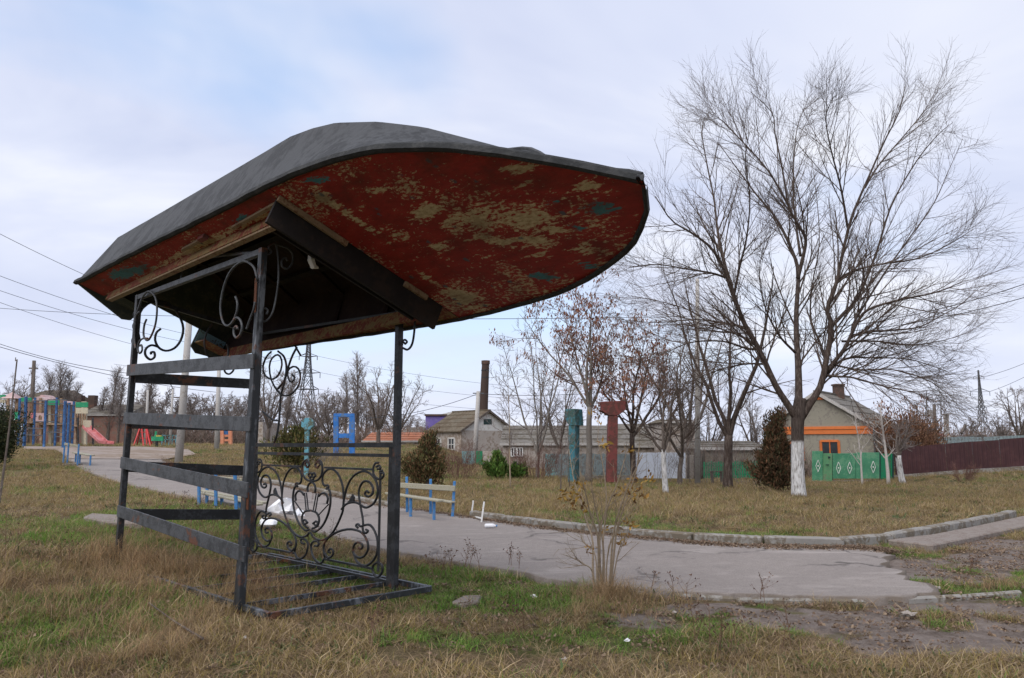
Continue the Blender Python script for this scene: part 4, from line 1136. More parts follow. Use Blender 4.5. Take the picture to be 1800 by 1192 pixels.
for pts, ra, rb, dy in LIMBS:
    pts = [(x if x < 1640 else 1640 + (x - 1640) * .55, y if y > 250 else 250 - (250 - y) * .62) for x, y in pts]
    n = len(pts); w = np.linspace(0, 1, n) ** 1.2
    q = smooth_curve(np.array([epx(x, y, dy * k * 2.0) for (x, y), k in zip(pts, w)]), 26)
    r = ra + (rb - ra) * np.linspace(0, 1, 26) ** .8
    MB().tube(q, r, 8).build('limb', M['elm_bark'], elm, smooth=True)
    allP.append(q); allR.append(r)
allP, allR = np.array(allP), np.array(allR)
e1, f1 = sprout(allP, allR, 20, (1.4, 3.1), (16, 42), 0.03, .55, 8, rngE, .12, .98, .045, .006, .55)
e2, f2 = sprout(e1, f1, 8, (.6, 1.6), (16, 42), 0.03, .6, 6, rngE, .10, 1.0, .04, .0042, .5)
e3, f3 = sprout(e2, f2, 3, (.3, .85), (16, 42), 0.02, .75, 4, rngE, .1, 1.0, .04, .0032, .4)
v, f = join_tubes([(e1, f1, 4), (e2, f2, 3), (e3, f3, 3)])
np_mesh('crown', v, f, M['twig'], elm, smooth=True)

# trees standing on the grass and along the fences
LEAF_BROWN = [(0.19, 0.075, 0.05), (0.24, 0.11, 0.07), (0.14, 0.06, 0.045), (0.28, 0.15, 0.09)]
d = 30.0
bare_tree('forked_tree', 'dark forked bare tree in front of the green picket fence', foot(1277, 29), hgt(1277, 500, 29), .42, hgt(1277, 765, 29), .17, 4, 24, M['elm_bark'], M['twig'], rmin=.008)
bare_tree('seedpod_tree', 'pale-stemmed tree with brown leaf clusters between teal and red block columns', foot(1034, 31), hgt(1034, 525, 31), .5, hgt(1030, 715, 31), .125, 5, 37, M['bark_pale'], M['twig_red'], leaves=(LEAF_BROWN, .68, .05), rmin=.008)
bare_tree('seedpod_tree', 'tree with rusty brown leaf clusters just right of the red block column', foot(1113, 31), hgt(1113, 590, 31), .8, hgt(1113, 760, 31), .115, 5, 52, M['elm_bark'], M['twig_red'], leaves=(LEAF_BROWN, .75, .05), rmin=.008)
bare_tree('bare_tree', 'slim bare tree in front of the white metal gate', foot(1192, 31), hgt(1192, 625, 31), .5, hgt(1192, 800, 31), .10, 4, 63, M['bark_grey'], M['twig'], rmin=.008, lean=(.06, 0))
bare_tree('bare_tree', 'slender pale bare tree right of the gabled chimney house', foot(945, 33), hgt(945, 600, 33), .42, hgt(945, 800, 33), .09, 5, 71, M['bark_pale'], M['twig_far'], rmin=.008)
bare_tree('sapling', 'thin bare sapling in front of the gable of the chimney house', foot(897, 24), hgt(897, 640, 24), .4, 1, .028, 5, 75, M['shrub_stem'], M['twig_far'], 'sapling', rmin=.006)
bare_tree('whitewashed_tree', 'small whitewashed bare tree near the white metal gate', foot(1168, 23.5), hgt(1168, 640, 23.5), .6, hgt(1166, 790, 23.5), .085, 4, 83, M['bark_grey'], M['twig'], wash=whitewash_mat('limewashed sapling bark', 1.9, (0.25, 0.22, .2), (.32, .29, .27)), rmin=.006)
bare_tree('birch_sapling', 'white-stemmed young birch at the right end of the green gate', foot(1558, 34), hgt(1553, 700, 34), .5, 1, .085, 4, 91, M['birch'], M['birch'], 'sapling', rmin=.009, dens=.6)
bare_tree('birch_sapling', 'thin pale sapling in front of the middle of the green gate', foot(1512, 34), hgt(1511, 722, 34), .5, 1, .05, 4, 95, M['birch'], M['birch'], 'sapling', rmin=.008, dens=.5)
bare_tree('leaning_tree', 'short leaning whitewashed trunk at the left end of the maroon fence', foot(1584, 34.5), hgt(1578, 740, 34.5), .6, hgt(1578, 800, 34.5), .13, 4, 99, M['bark_grey'], M['twig_far'], wash=whitewash_mat('limewashed leaning bark', 1.35), rmin=.008, lean=(-.18, 0))
for px, py, d, sd, lb in ((1000, 700, 26, 5, 'thin grey sapling left of the teal block column, near the kerb'), (985, 730, 22, 6, 'very thin twiggy sapling on the grass left of the foreground shrub')):
    bare_tree('sapling', lb, foot(px, d), hgt(px, py, d), .4, 1, .022, 4, sd, M['bark_grey'], M['twig_far'], 'sapling', rmin=.005, dens=.7)

# evergreens
THUJA = [(0.075, 0.042, 0.022), (0.10, 0.052, 0.026), (0.06, 0.045, 0.02), (0.05, 0.05, 0.022), (0.13, 0.065, 0.03)]
JUNI = [(0.05, 0.06, 0.02), (0.07, 0.075, 0.022), (0.10, 0.075, 0.025), (0.04, 0.05, 0.018), (0.085, 0.09, 0.025)]
PINE = [(0.06, 0.12, 0.022), (0.045, 0.09, 0.02), (0.085, 0.15, 0.03), (0.10, 0.13, 0.03)]
DARKG = [(0.02, 0.03, 0.014), (0.035, 0.045, 0.018), (0.028, 0.035, 0.018)]
RUSTB = [(0.14, 0.072, 0.045), (0.17, 0.09, 0.052), (0.11, 0.055, 0.036), (0.20, 0.11, 0.062)]
REDB = [(0.16, 0.07, 0.05), (0.12, 0.055, 0.045), (0.2, 0.1, 0.06)]
bush('thuja', 'conical brown-green thuja behind the right blue bench', foot(752, 22.5), 0.92, hgt(752, 752, 22.5), 8500, 3, [(0.12, .07, .035), (.16, .09, .045), (.09, .08, .03), (.07, .075, .03)], .030)
bush('juniper', 'wide olive green juniper seen through the shelter panel', foot(522, 27), 1.35, hgt(520, 742, 27), 6500, 4, JUNI + [(.11, .10, .035), (.13, .09, .04)], .036)
bush('young_pine', 'small bright green young pine in front of the gabled house', foot(872, 31), .66, hgt(872, 792, 31), 4200, 6, PINE, .042)
bush('young_pine', 'low green pine beside the slightly taller young pine', foot(908, 31.5), .6, hgt(908, 812, 31.5), 3200, 8, PINE, .042, 'dome')
bush('thuja', 'big rust-brown thuja directly left of the whitewashed elm trunk', foot(1362, 26), 1.02, hgt(1358, 712, 26), 17000, 9, [(0.10, .058, .035), (.14, .075, .042), (.075, .06, .03), (.06, .06, .03), (.17, .09, .05)], .036)
bush('evergreen_bush', 'dark evergreen bush cut off by the left edge of the picture', foot(-8, 28), .8, hgt(0, 712, 28), 8000, 10, DARKG + [(.05, .05, .02)], .04, 'dome')
bush('vine_bush', 'rust brown leafy bush right of the orange trimmed house', foot(1592, 40), 1.75, hgt(1600, 712, 40), 10000, 12, RUSTB, .05, 'dome')
bush('vine_bush', 'smaller rust brown bush at the end of the maroon fence', foot(1632, 41), 1.0, hgt(1632, 738, 41), 7000, 13, RUSTB, .05, 'dome')
REDTW = paint('reddish twigs', (0.15, 0.08, 0.065), (0.2, 0.12, 0.1), .35, 2, .95, .2, 0, .1)
for px, d, rx, py, n, sd, lb in ((800, 30, 1.2, 770, 70, 1, 'reddish twiggy thicket between thuja and teal gate'), (940, 32, 1.3, 775, 70, 2, 'reddish brown thicket right of the young pines'),
                                (1015, 33, 1.4, 770, 50, 3, 'twiggy shrub at the foot of the teal column'), (1140, 33, 1.6, 765, 60, 4, 'bare twiggy shrub in front of the white gate'),
                                (1225, 34, 1.3, 775, 60, 5, 'grey twiggy shrub left of the green picket fence'), (1310, 33, 1.2, 740, 60, 7, 'tall twiggy shrub left of the big rust-brown thuja'),
                                (1690, 33, .5, 810, 30, 9, 'small dry shrub at the foot of the maroon fence'), (560, 36, 2.0, 770, 60, 10, 'bare thicket behind the juniper and below the pylon')):
    thicket('bare_shrub', lb, foot(px, d), rx, max(.5, hgt(px, py, d)), n if sd in (1, 2, 9, 10) else n // 3, sd, REDTW if sd in (1, 2, 9) else M['twig_far'], r_=.0045)

# the shrub by the near edge of the path
SB = on_ground(1062, 1040)
YEL = [(0.28, 0.15, 0.035), (0.22, 0.11, 0.03), (0.33, 0.19, 0.05), (0.14, 0.07, 0.03)]
rs = np.random.default_rng(17)
shrub = thing('foreground_shrub', 'multi-stemmed leafless shrub with few curled yellow leaves at the near path edge', 'shrub', SB)
STEMS = [[(1045, 1050), (1042, 1000), (1042, 950), (1032, 920), (1020, 880), (1008, 840), (1000, 790)], [(1050, 1045), (1052, 990), (1050, 940), (1038, 905), (1030, 870), (1020, 830)],
         [(1060, 1040), (1062, 990), (1060, 950), (1064, 910), (1066, 870), (1060, 820), (1050, 770)], [(1058, 1035), (1054, 980), (1056, 930), (1068, 890), (1085, 850), (1100, 800)],
         [(1071, 1045), (1073, 1010), (1076, 960), (1082, 920), (1095, 880), (1110, 840), (1130, 800)], [(1072, 1042), (1078, 985), (1084, 930), (1092, 905), (1100, 880), (1118, 830), (1124, 780)],
         [(1046, 1040), (1040, 1002), (1022, 990), (1010, 980)], [(1066, 1042), (1066, 1000), (1072, 955), (1088, 925), (1108, 890)], [(1050, 1040), (1046, 975), (1028, 955), (1020, 940)],
         [(1058, 1038), (1060, 960), (1048, 900), (1040, 850), (1045, 800)], [(1074, 1040), (1086, 975), (1094, 950)]]
sp, sr = [], []
for k, st in enumerate(STEMS):
    dy = rs.uniform(-.15, .15)
    q = smooth_curve(np.array([at(x, y, SB[1] + dy * j) for j, (x, y) in enumerate(st)]), 14)
    r = (.0115 if k < 6 else .0075) * np.linspace(1, .35, 14)
    MB().tube(q, r, 7).build('stem', M['shrub_stem'], shrub, smooth=True); sp.append(q); sr.append(r)
sp, sr = np.array(sp), np.array(sr)
a1, b1 = sprout(sp, sr, 7, (.18, .5), (15, 45), .08, .6, 6, rs, .35, 1, .06, .0028)
a2, b2 = sprout(a1, b1, 3, (.08, .22), (20, 50), .05, .7, 4, rs, .2, 1, .06, .0022)
v, f = join_tubes([(a1, b1, 4), (a2, b2, 3)]); tag(np_mesh('twigs', v, f, M['shrub_stem'], shrub), kind='stuff')
cl = [(1005, 882, .05), (1012, 868, .04), (1000, 876, .04), (1036, 962, .035), (1064, 932, .03), (1095, 948, .04), (1092, 935, .035), (1103, 874, .05), (1112, 868, .04), (1098, 862, .035), (1130, 868, .03), (1120, 850, .04), (1025, 896, .03),
      (1088, 864, .03), (1065, 780, .03), (1020, 850, .03), (1105, 790, .03), (1110, 918, .03), (1048, 735, .03), (1140, 840, .03), (990, 868, .03)]
C = np.vstack([at(x, y, SB[1] + rs.uniform(-.2, .2)) + rs.normal(size=(14, 3)) * s for x, y, s in cl])
V, F, cc = leaf_cards(C, .024, rs, [tuple(v * k for v, k in zip(c, (1.1, 1.2, 1.1))) for c in YEL], 1.2)
tag(np_mesh('leaves', V, F, M['leaf'], shrub, False, cc), kind='stuff')

# ------------------------------------------------------------------ things on the path and the grass
def bench(label, base_pts, rear_tops, front, seat_line, back_line, group):
    """posts from foot and top points (world); planks between"""
    c = np.mean([p for p in base_pts], axis=0)
    r = thing('park_bench', label, 'bench', c, group)
    for p, q in zip(base_pts, rear_tops):
        MB().bar(p - np.array([0, 0, .05]), q, .05, .05, (0, 1, 0)).build('leg', M['bench_blue'], r, bevel=.006)
    for p, q in front:
        MB().bar(p - np.array([0, 0, .05]), q, .05, .05, (0, 1, 0)).build('leg', M['bench_blue'], r, bevel=.006)
    for nm, lst, up in (('seat_plank', seat_line, (0, 0, 1)), ('back_plank', back_line, (0, 0, 1))):
        for p, q, w_, h_ in lst: MB().bar(p, q, w_, h_, up).build(nm, M['plank'], r, bevel=.008)
    return r
d0 = on_ground(760, 910)[1]
R_ = [(716, 903), (757, 906), (795, 911)]; T_ = [(715, 838), (757, 842), (799, 846)]
dR = [on_ground(x, y)[1] for x, y in R_]
rb = [at(x, y, d_) for (x, y), d_ in zip(R_, dR)]; rt = [at(x, y, d_ + .06) for (x, y), d_ in zip(T_, dR)]
Fp = [(684, 904), (722, 911), (763, 917)]
dF = [on_ground(x, y)[1] for x, y in Fp]
ft = [(at(x, y, d_), at(x, y - 38, d_)) for (x, y), d_ in zip(Fp, dF)]
sl = [(at(681, 867, dF[0] + .0), at(775, 881, dF[2] - .25), .12, .035), (at(700, 869, dF[0] + .22), at(797, 883, dR[2] - .05), .12, .035)]
bl = [(at(704, 853, dR[0] - .03), at(800, 859, dR[2] - .05), .03, .10)]
bench('blue legged bench with weathered planks on the far side of the path', rb, rt, ft, sl, bl, 'blue park benches')
R_ = [(350, 886), (380, 890), (416, 899)]; T_ = [(350, 826), (379, 829), (413, 832)]
dR = [on_ground(x, y)[1] for x, y in R_]
rb = [at(x, y, d_) for (x, y), d_ in zip(R_, dR)]; rt = [at(x, y, d_) for (x, y), d_ in zip(T_, dR)]
Fp = [(364, 873), (390, 886), (421, 896)]
ft = [(at(x, y, d_ + .5) * (1, 1, 0) + (0, 0, float(g(*at(x, y, d_ + .5)[:2]))), at(x, y - 18, d_ + .5)) for (x, y), d_ in zip(Fp, dR)]
sl = [(at(352, 862, dR[0] + .5), at(466, 884, dR[2] + .1), .11, .035), (at(352, 866, dR[0] + .3), at(458, 887, dR[2] - .1), .11, .035)]
bl = [(at(342, 838, dR[0] + .03), at(425, 846, dR[2] + .0), .03, .10)]
bench('blue legged bench behind the slatted shelter side, backrest towards the viewer', rb, rt, ft, sl, bl, 'blue park benches')
dU = on_ground(118, 818)[1]
R_ = [(113, 808), (118, 812), (133, 818)]
rb = [foot(x, d_) for x, d_ in ((113, dU + 1.2), (120, dU + .5), (138, dU - .6))]
rt = [p + np.array([0, 0, .85]) for p in rb]
ft = [(p + np.array([.35, .25, 0]), p + np.array([.35, .25, .42])) for p in rb]
bench('blue bench frame at the left path edge below the playground', rb, rt, ft, [(ft[0][1], ft[2][1], .3, .04)], [(rt[0] - (0, 0, .08), rt[2] - (0, 0, .08), .03, .1)], 'blue park benches')
def urn(px, d, H, label):
    b = foot(px, d)
    r = thing('concrete_urn', label, 'litter urn', b)
    MB().lathe(b, [(.0, 0), (.22, 0), (.22, .05 * H), (.10, .12 * H), (.10, .25 * H), (.24, .45 * H), (.27, .75 * H), (.25, .98 * H), (.29, H), (.24, H), (.20, .7 * H), (.0, .68 * H)], 14).build('bowl', M['urn'], r, smooth=False)
    MB().box(b + (0, 0, .04), (.5, .5, .08)).build('plinth', M['concrete'], r)
    return r
urn(130, dU - .2, .72, 'grey concrete urn beside the blue bench frame on the left')
urn(337, 30, .75, 'grey concrete urn on a plinth near the leaning pole')
# broken white frame standing at the kerb
wf = [on_ground(828, 906), on_ground(845, 921)]
fr = thing('broken_stand', 'small broken white metal frame sticking up at the kerb', 'frame', (wf[0] + wf[1]) / 2)
MB().bar(wf[0] - (0, 0, .05), at(832, 880, wf[0][1]), .028, .028).build('leg', M['white_paint'], fr)
MB().bar(wf[1] - (0, 0, .05), at(851, 882, wf[1][1]), .028, .028).build('leg', M['white_paint'], fr)
MB().bar(at(828, 907, wf[0][1]), at(846, 911, wf[1][1]), .022, .022).build('crossbar', M['white_paint'], fr)
# litter
bt = on_ground(863, 928, .035)
bo = thing('plastic_bottle', 'crushed white plastic bottle on the path by the kerb', 'bottle', bt)
MB().tube([bt + (-.10, 0, .03), bt + (-.085, 0, .03), bt + (.03, .01, .03), bt + (.06, .01, .03), bt + (.075, .012, .03)], [.02, .034, .034, .02, .013], 9).build('bottle_body', M['bag'], bo)
MB().tube([bt + (.075, .012, .03), bt + (.10, .014, .03)], .015, 8).build('cap', M['bench_blue'], bo)
def crumple(name, px, py, size, seed, mat, label, cat, squash=.7, lift=0.0, flat=None):
    rng = np.random.default_rng(seed)
    c = on_ground(px, py, lift)
    import bmesh
    bm = bmesh.new(); bmesh.ops.create_icosphere(bm, subdivisions=2, radius=1.0)
    P = np.array([v.co[:] for v in bm.verts])
    k = 1 + .28 * rng.normal(size=len(P)); P = P * k[:, None] * np.array(size)
    P[:, 2] = np.maximum(P[:, 2] * 1.0, -size[2] * .35) + size[2] * .35
    F_ = [[v.index for v in f.verts] for f in bm.faces]; bm.free()
    o = MB().add(P + c, F_).build(name, mat)
    return tag(o, label, cat)
crumple('plastic_sack', 497, 905, (.21, .13, .21), 3, M['bag'], 'largest white plastic sack on the path edge behind the panel', 'litter')
crumple('plastic_sack', 525, 909, (.10, .08, .09), 4, M['bag'], 'small white bag right against the largest sack', 'litter')
crumple('plastic_sack', 470, 925, (.16, .10, .09), 5, M['bag'], 'flat white bag in the grass nearest to the shelter post', 'litter')
for px, py, s, sd, lb, mt in ((938, 1050, .045, 1, 'pale stone in the green grass near the shelter', 'white_paint'), (1103, 1128, .03, 2, 'white paper scrap in the brown grass below the shrub', 'bag'), (430, 1122, .028, 3, 'white scrap in the grass in front of the shelter', 'bag'),
                          (1186, 1078, .03, 5, 'dark and white scrap at the grass edge right of the shrub', 'stone'), (992, 1162, .035, 6, 'pale blue grey scrap low in the foreground grass', 'stone'), (1648, 1036, .05, 8, 'pale stone at the broken end of the path', 'stone'), (990, 938, .03, 9, 'grey stone by the kerb', 'stone')):
    crumple('scrap', px, py, (s * .6, s * .45, s * .4), sd, M[mt], lb, 'litter')
crumple('rock', 1597, 1083, (.05, .04, .025), 14, M['stone'], 'small grey rock half sunk in the bare earth at the right', 'rock')
# fallen stick in the grass
st = [on_ground(x, y, .05) for x, y in ((262, 1060), (300, 1088), (330, 1108), (357, 1124))]
o = MB().tube(smooth_curve(st, 14), np.linspace(.005, .009, 14), 6).build('fallen_branch', M['wood_pole']); tag(o, 'bent thin branch lying in the grass in front of the shelter', 'branch')
# ------------------------------------------------------------------ playground
PD = 50.0
def pg(px, d=PD): return foot(px, d)
def up(p, h): return p + np.array([0, 0, h])
def beam(mat, parent, name, p, q, w_=.1, h_=None, bev=0): return MB().bar(p, q, w_, h_ or w_).build(name, mat, parent)
cf = thing('climbing_frame', 'tall blue post climbing frame with metal rungs in front of the play castle', 'climbing frame', pg(80, 46))
posts = [(33, 47.5, 700), (44, 45.5, 697), (60, 48, 699), (79, 44.5, 704), (98, 47, 699), (113, 44, 705), (120, 46, 708), (128, 47.5, 706)]
pt_ = {}
for px, d_, py in posts:
    b = foot(px - 2, d_); H = hgt(px, py, d_); pt_[px] = (b, H)
    MB().bar(up(b, -.1), at(px + 2, py, d_), .17 if px in (44, 113) else .10, .10).build('post', M['play_blue'], cf)
def rung(a, b, hs, nm='rung'):
    for h in hs: beam(M['steel'], cf, nm, up(pt_[a][0], h), up(pt_[b][0], h), .05)
rung(33, 44, np.arange(.5, 2.7, .42)); rung(44, 79, (2.7, 1.1, .7)); rung(60, 98, (2.6, 1.5)); rung(79, 113, (2.75, 1.9, .9)); rung(98, 120, np.arange(.6, 2.7, .4)); rung(120, 128, (.5, .9, 1.3, 1.7, 2.1, 2.5)); rung(33, 60, (2.65,)); rung(113, 128, (2.5,))
cs = thing('play_castle', 'wooden play castle with pink roofs, green barriers and arched window panel', 'play structure', pg(90, 53))
dC = 53.0
for px in (14, 30, 55, 72, 88, 108, 132, 146, 150):
    b = foot(px, dC + (px % 3)); py = 700 if px < 120 else 706
    MB().bar(up(b, -.1), at(px, py, b[1]), .16, .16).build('post', M['play_cream'] if px > 140 or px == 88 else M['play_wood'], cs)
def panel_px(nm, mat, x0, x1, y0, y1, d_=dC - .4, th=.08):
    p = [at(x0, y0, d_), at(x1, y0, d_), at(x1, y1, d_), at(x0, y1, d_)]
    return MB().prism(p, (0, th, 0)).build(nm, mat, cs)
panel_px('barrier', M['play_green'], 133, 154, 707, 716); panel_px('barrier', M['play_cream'], 133, 154, 717, 727)
panel_px('barrier', M['play_green'], 0, 9, 694, 701); panel_px('barrier', M['play_cream'], 0, 9, 702, 708)
panel_px('barrier', M['play_green'], 26, 34, 724, 738); panel_px('barrier', M['play_green'], 84, 104, 704, 712); panel_px('barrier', M['play_green'], 36, 55, 699, 706)
panel_px('barrier', M['play_red'], 54, 62, 726, 735)
for x0 in (135, 139.5, 144, 148.5): panel_px('baluster', M['play_wood'], x0, x0 + 2, 727, 747)
for x0 in (36, 40, 90, 94, 98, 102, 110, 118): panel_px('baluster', M['play_wood'], x0, x0 + 1.6, 706, 742, dC + 1)
for x0, x1, y in ((10, 60, 741), (60, 112, 744), (126, 152, 747)): panel_px('platform', M['play_wood'], x0, x1, y, y + 3, dC - .3, 2.0)
panel_px('barrier', M['play_cream'], 146, 160, 739, 753, dC - .6)
# pink panel with an arched opening
pw = [(61, 742), (61, 726), (77, 726), (77, 742)]
ow = [(74, 738), (74, 733), (72.5, 730.5), (70.5, 729.6), (68.5, 730.5), (67, 733), (67, 738)]
ring_o = [(61, 742), (61, 734), (61, 726), (69, 726), (77, 726), (77, 734), (77, 742)]
P_o = np.array([at(x, y, dC - .6) for x, y in ring_o]); P_i = np.array([at(x, y, dC - .6) for x, y in ow[::-1]])
mb = MB()
for k in range(6): mb.prism([P_o[k], P_o[k + 1], P_i[k + 1], P_i[k]], (0, .08, 0))
mb.build('window_panel', M['play_pink'], cs)
panel_px('barrier', M['play_pink'], 61, 77, 738.3, 742, dC - .62)
def pyr_roof(px, pt, pe, w_, d_):
    c = at(px, pe, d_); a = at(px, pt, d_)
    q = [c + np.array([i * w_, j * w_, 0]) for i, j in ((-1, -1), (1, -1), (1, 1), (-1, 1))]
    MB().add(np.vstack([q, [a], [c - (0, 0, .03)]]), [(0, 1, 4), (1, 2, 4), (2, 3, 4), (3, 0, 4), (3, 2, 1, 0)]).build('roof', M['play_pink'], cs)
pyr_roof(22, 689, 701, .52, dC)
def arch_roof(x0, x1, yt, ye, d_, dep=1.2):
    n = 9; A_ = []
    for k in range(n):
        w_ = k / (n - 1); A_.append(at(x0 + (x1 - x0) * w_, ye - (ye - yt) * math.sin(PI * w_), d_))
    A_ = np.array(A_); B_ = A_ + (0, dep, 0)
    mb = MB(); mb.grid(np.array([A_, B_])); mb.prism(A_, (0, .05, 0)); mb.build('roof', M['play_pink'], cs)
arch_roof(55, 82, 697, 705, dC); arch_roof(100, 118, 704, 712, dC); arch_roof(66, 82, 694, 700, dC + 1)
# slide
p0, p1, p2 = at(152, 752, dC - .8), at(181, 785, dC - 3), at(193, 787.5, dC - 3.4)
p1[2] = g(p1[0], p1[1]) + .18; p2[2] = g(p2[0], p2[1]) + .14
for k in range(2):
    a_, b_ = (p0, p1) if k == 0 else (p1, p2)
    MB().bar(a_, b_, .5, .05).build('slide', M['play_red'], cs)
    for sgn in (-1, 1):
        nrm = np.cross(b_ - a_, (0, 0, 1)); nrm /= np.linalg.norm(nrm)
        MB().bar(a_ + nrm * .25 * sgn + (0, 0, .08), b_ + nrm * .25 * sgn + (0, 0, .08), .04, .18).build('slide_edge', M['play_red'], cs)
for px in (137, 163): beam(M['iron'], cs, 'leg', foot(px, dC - 1), at(px, 734, dC - 1), .09)
sw = thing('swing_frame', 'red A-frame swing stand on the playground between two poles', 'swing', pg(250, 52))
for px, qs in ((248, ((234, 51), (252, 50.5), (240, 54))), (256, ((258, 51), (264, 50.5), (268, 53)))):
    top = at(px, 746, 52)
    for q in qs: MB().bar(foot(q[0], q[1]) - (0, 0, .05), top, .07, .07).build('leg', M['swing_red'], sw)
beam(M['swing_red'], sw, 'crossbar', at(246, 746, 52), at(258, 746, 52), .09)
for h in (.5, .9, 1.3): beam(M['swing_red'], sw, 'brace', up(pg(245, 52), h), up(pg(256, 52), h), .05)
rk = thing('spring_rocker', 'small green and yellow spring rocker beside the red swing', 'rocker', pg(276, 50))
MB().tube([up(pg(275, 50), .0), up(pg(275, 50), .35)], .08, 8).build('spring', M['iron'], rk)
MB().box(up(pg(276, 50), .5), (.75, .18, .28)).build('body', M['play_green'], rk)
MB().bar(up(pg(272, 50), .6), up(pg(272.5, 50), .98), .1, .1).build('handle', M['play_green'], rk)
MB().box(up(pg(278, 50), .68), (.3, .2, .08)).build('seat', paint('yellow seat', (.5, .4, .08)), rk)
bf = thing('low_rail', 'pale blue low rail fence behind the swing', 'rail', pg(300, 55))
for px in (284, 290, 296, 302, 308): beam(M['letter_pale'], bf, 'post', pg(px, 55), up(pg(px, 55), .75), .05)
for h in (.4, .7): beam(M['letter_pale'], bf, 'rail', up(pg(284, 55), h), up(pg(308, 55), h), .05)
og = thing('play_gate', 'small orange and blue play gate far beyond the slanted pole', 'play gate', pg(398, 62))
for px in (391, 405): beam(M['play_orange'], og, 'post', foot(px, 62), at(px, 757, 62), .26)
beam(M['play_blue'], og, 'top_panel', at(393, 760, 62), at(404, 760, 62), .12, .35)
for py in (766, 774): beam(M['play_orange'], og, 'bar', at(391, py, 62), at(405, py, 62), .1, .16)

# ------------------------------------------------------------------ big standing letter shapes
letter_a = thing('letter_block', 'royal blue standing letter block with square window and two legs', 'block sign', foot(604, 42))
dA = 42.0
def lb(mat, root, nm, x0, x1, y0, y1, dd=0.0, dep=.55, skew=0.0):
    p = [at(x0, y0, dA + dd), at(x1, y0 - skew, dA + dd), at(x1, y1 - skew, dA + dd), at(x0, y1, dA + dd)]
    return MB().prism(p, (-.05, dep * .75, 0)).build(nm, mat, root, bevel=.01)
lb(M['letter_blue'], letter_a, 'leg', 586, 594.5, 733.2, 802); lb(M['letter_blue'], letter_a, 'leg', 613.5, 623, 733.2, 803)
lb(M['letter_blue'], letter_a, 'top_bar', 586.2, 622.8, 727, 733); lb(M['letter_blue'], letter_a, 'cross_bar', 594.7, 613.3, 762, 770, .02, .5)
sg_ = thing('round_sign', 'pale blue round topped sign on a post before the wide juniper', 'sign', foot(541, 25.4))
c = at(540, 745, 25.4); an = np.linspace(0, 2 * PI, 9)[:-1] + PI / 8
MB().prism([c + np.array([.21 * math.cos(t), 0, .21 * math.sin(t)]) for t in an], (0, .18, 0)).build('head', M['letter_pale'], sg_)
MB().bar(foot(540, 25.5) - (0, 0, .1), at(540, 752, 25.5), .13, .13).build('post', M['letter_pale'], sg_)
dT = 30.0
tb = thing('letter_column', 'faded teal block column with wider top, leftmost of the two columns', 'block sign', foot(1010, dT))
def col_px(mat, root, nm, poly, d_, ext): return MB().prism([at(x, y, d_) for x, y in poly], ext).build(nm, mat, root, bevel=.012)
col_px(M['letter_teal'], tb, 'shaft', [(998, 848), (999.5, 748), (1011, 748), (1010, 848)], dT, (.22, .5, 0))
col_px(M['letter_teal'], tb, 'head', [(999.5, 747.8), (994, 738), (993.5, 719), (1010, 718.5), (1012, 747.8)], dT - .02, (.36, .56, 0))
rb_ = thing('letter_column', 'crimson block column with flared T shaped top, right of the teal column', 'block sign', foot(1078, dT))
col_px(M['letter_red'], rb_, 'shaft', [(1067, 848), (1070.5, 730.5), (1086.5, 730.5), (1084.5, 848)], dT, (0, .5, 0))
col_px(M['letter_red'], rb_, 'head', [(1070, 730.2), (1058, 722), (1057, 706), (1100, 704), (1100.5, 720), (1087, 730.2)], dT - .02, (0, .54, 0))

# ------------------------------------------------------------------ fences
def rib_panel(p, q, h0, h1, pitch=.19, amp=.028):
    """corrugated sheet between two ground points"""
    p, q = np.asarray(p, float), np.asarray(q, float)
    L = np.linalg.norm((q - p)[:2]); n = max(2, int(L / pitch)) * 4 + 1
    t = np.linspace(0, 1, n); nx = np.array([-(q - p)[1], (q - p)[0], 0]) / L
    off = np.tile([0, 1, 1, 0], n)[:n] * amp
    A_ = p + (q - p) * t[:, None] + nx * off[:, None]
    return MB().grid(np.array([A_ + (0, 0, h0), A_ + (0, 0, h1)]))
def fence_run(name, label, pts, h0, h1, mat, plen=1.15, pmat=None, plinth=None, cat='fence', pitch=.19, gap=.006):
    r = thing(name, label, cat, np.mean(pts, axis=0))
    d = np.r_[0, np.cumsum([np.linalg.norm((b - a)[:2]) for a, b in zip(pts[:-1], pts[1:])])]
    P_ = np.array(pts); s = 0.0
    at_s = lambda s: np.array([np.interp(s, d, P_[:, k]) for k in range(3)])
    rr = random.Random(len(label))
    while s < d[-1] - .2:
        e = min(s + plen, d[-1])
        a_, b_ = at_s(s + gap), at_s(e)
        rib_panel(a_, b_, h0, h1 + rr.uniform(-.015, .015), pitch).build('panel', mat, r)
        s = e
    if plinth:
        for a_, b_ in zip(pts[:-1], pts[1:]): MB().bar(a_ + (0, .1, h0 / 2 - .15), b_ + (0, .1, h0 / 2 - .15), .24, h0 + .28).build('plinth', plinth, r)
    return r
dM = 36.0
m_pts = [foot(px, d_) for px, d_ in ((1571, 38), (1640, 37.6), (1700, 37.2), (1760, 36.8), (1850, 36.2), (1960, 35.6))]
def zset(p, py): q = p.copy(); q[2] = at(0, py, p[1])[2]; return q
m_pts = [zset(p, py) for p, py in zip(m_pts, (843, 838, 833, 830, 824, 817))]
fence_run('maroon_fence', 'long maroon corrugated metal fence on a low concrete base at the right', m_pts, .22, 1.52, M['maroon'], 1.15, None, M['concrete'])
# grey-blue sheets behind it
g_pts = [zset(foot(px, d_), py) for px, d_, py in ((1622, 44, 800), (1722, 44, 800), (1790, 44, 798), (1850, 44, 796))]
fence_run('grey_sheet_fence', 'old grey blue corrugated sheets showing above the maroon fence', g_pts, .0, 1.02, M['grey_sheet'], 1.0)
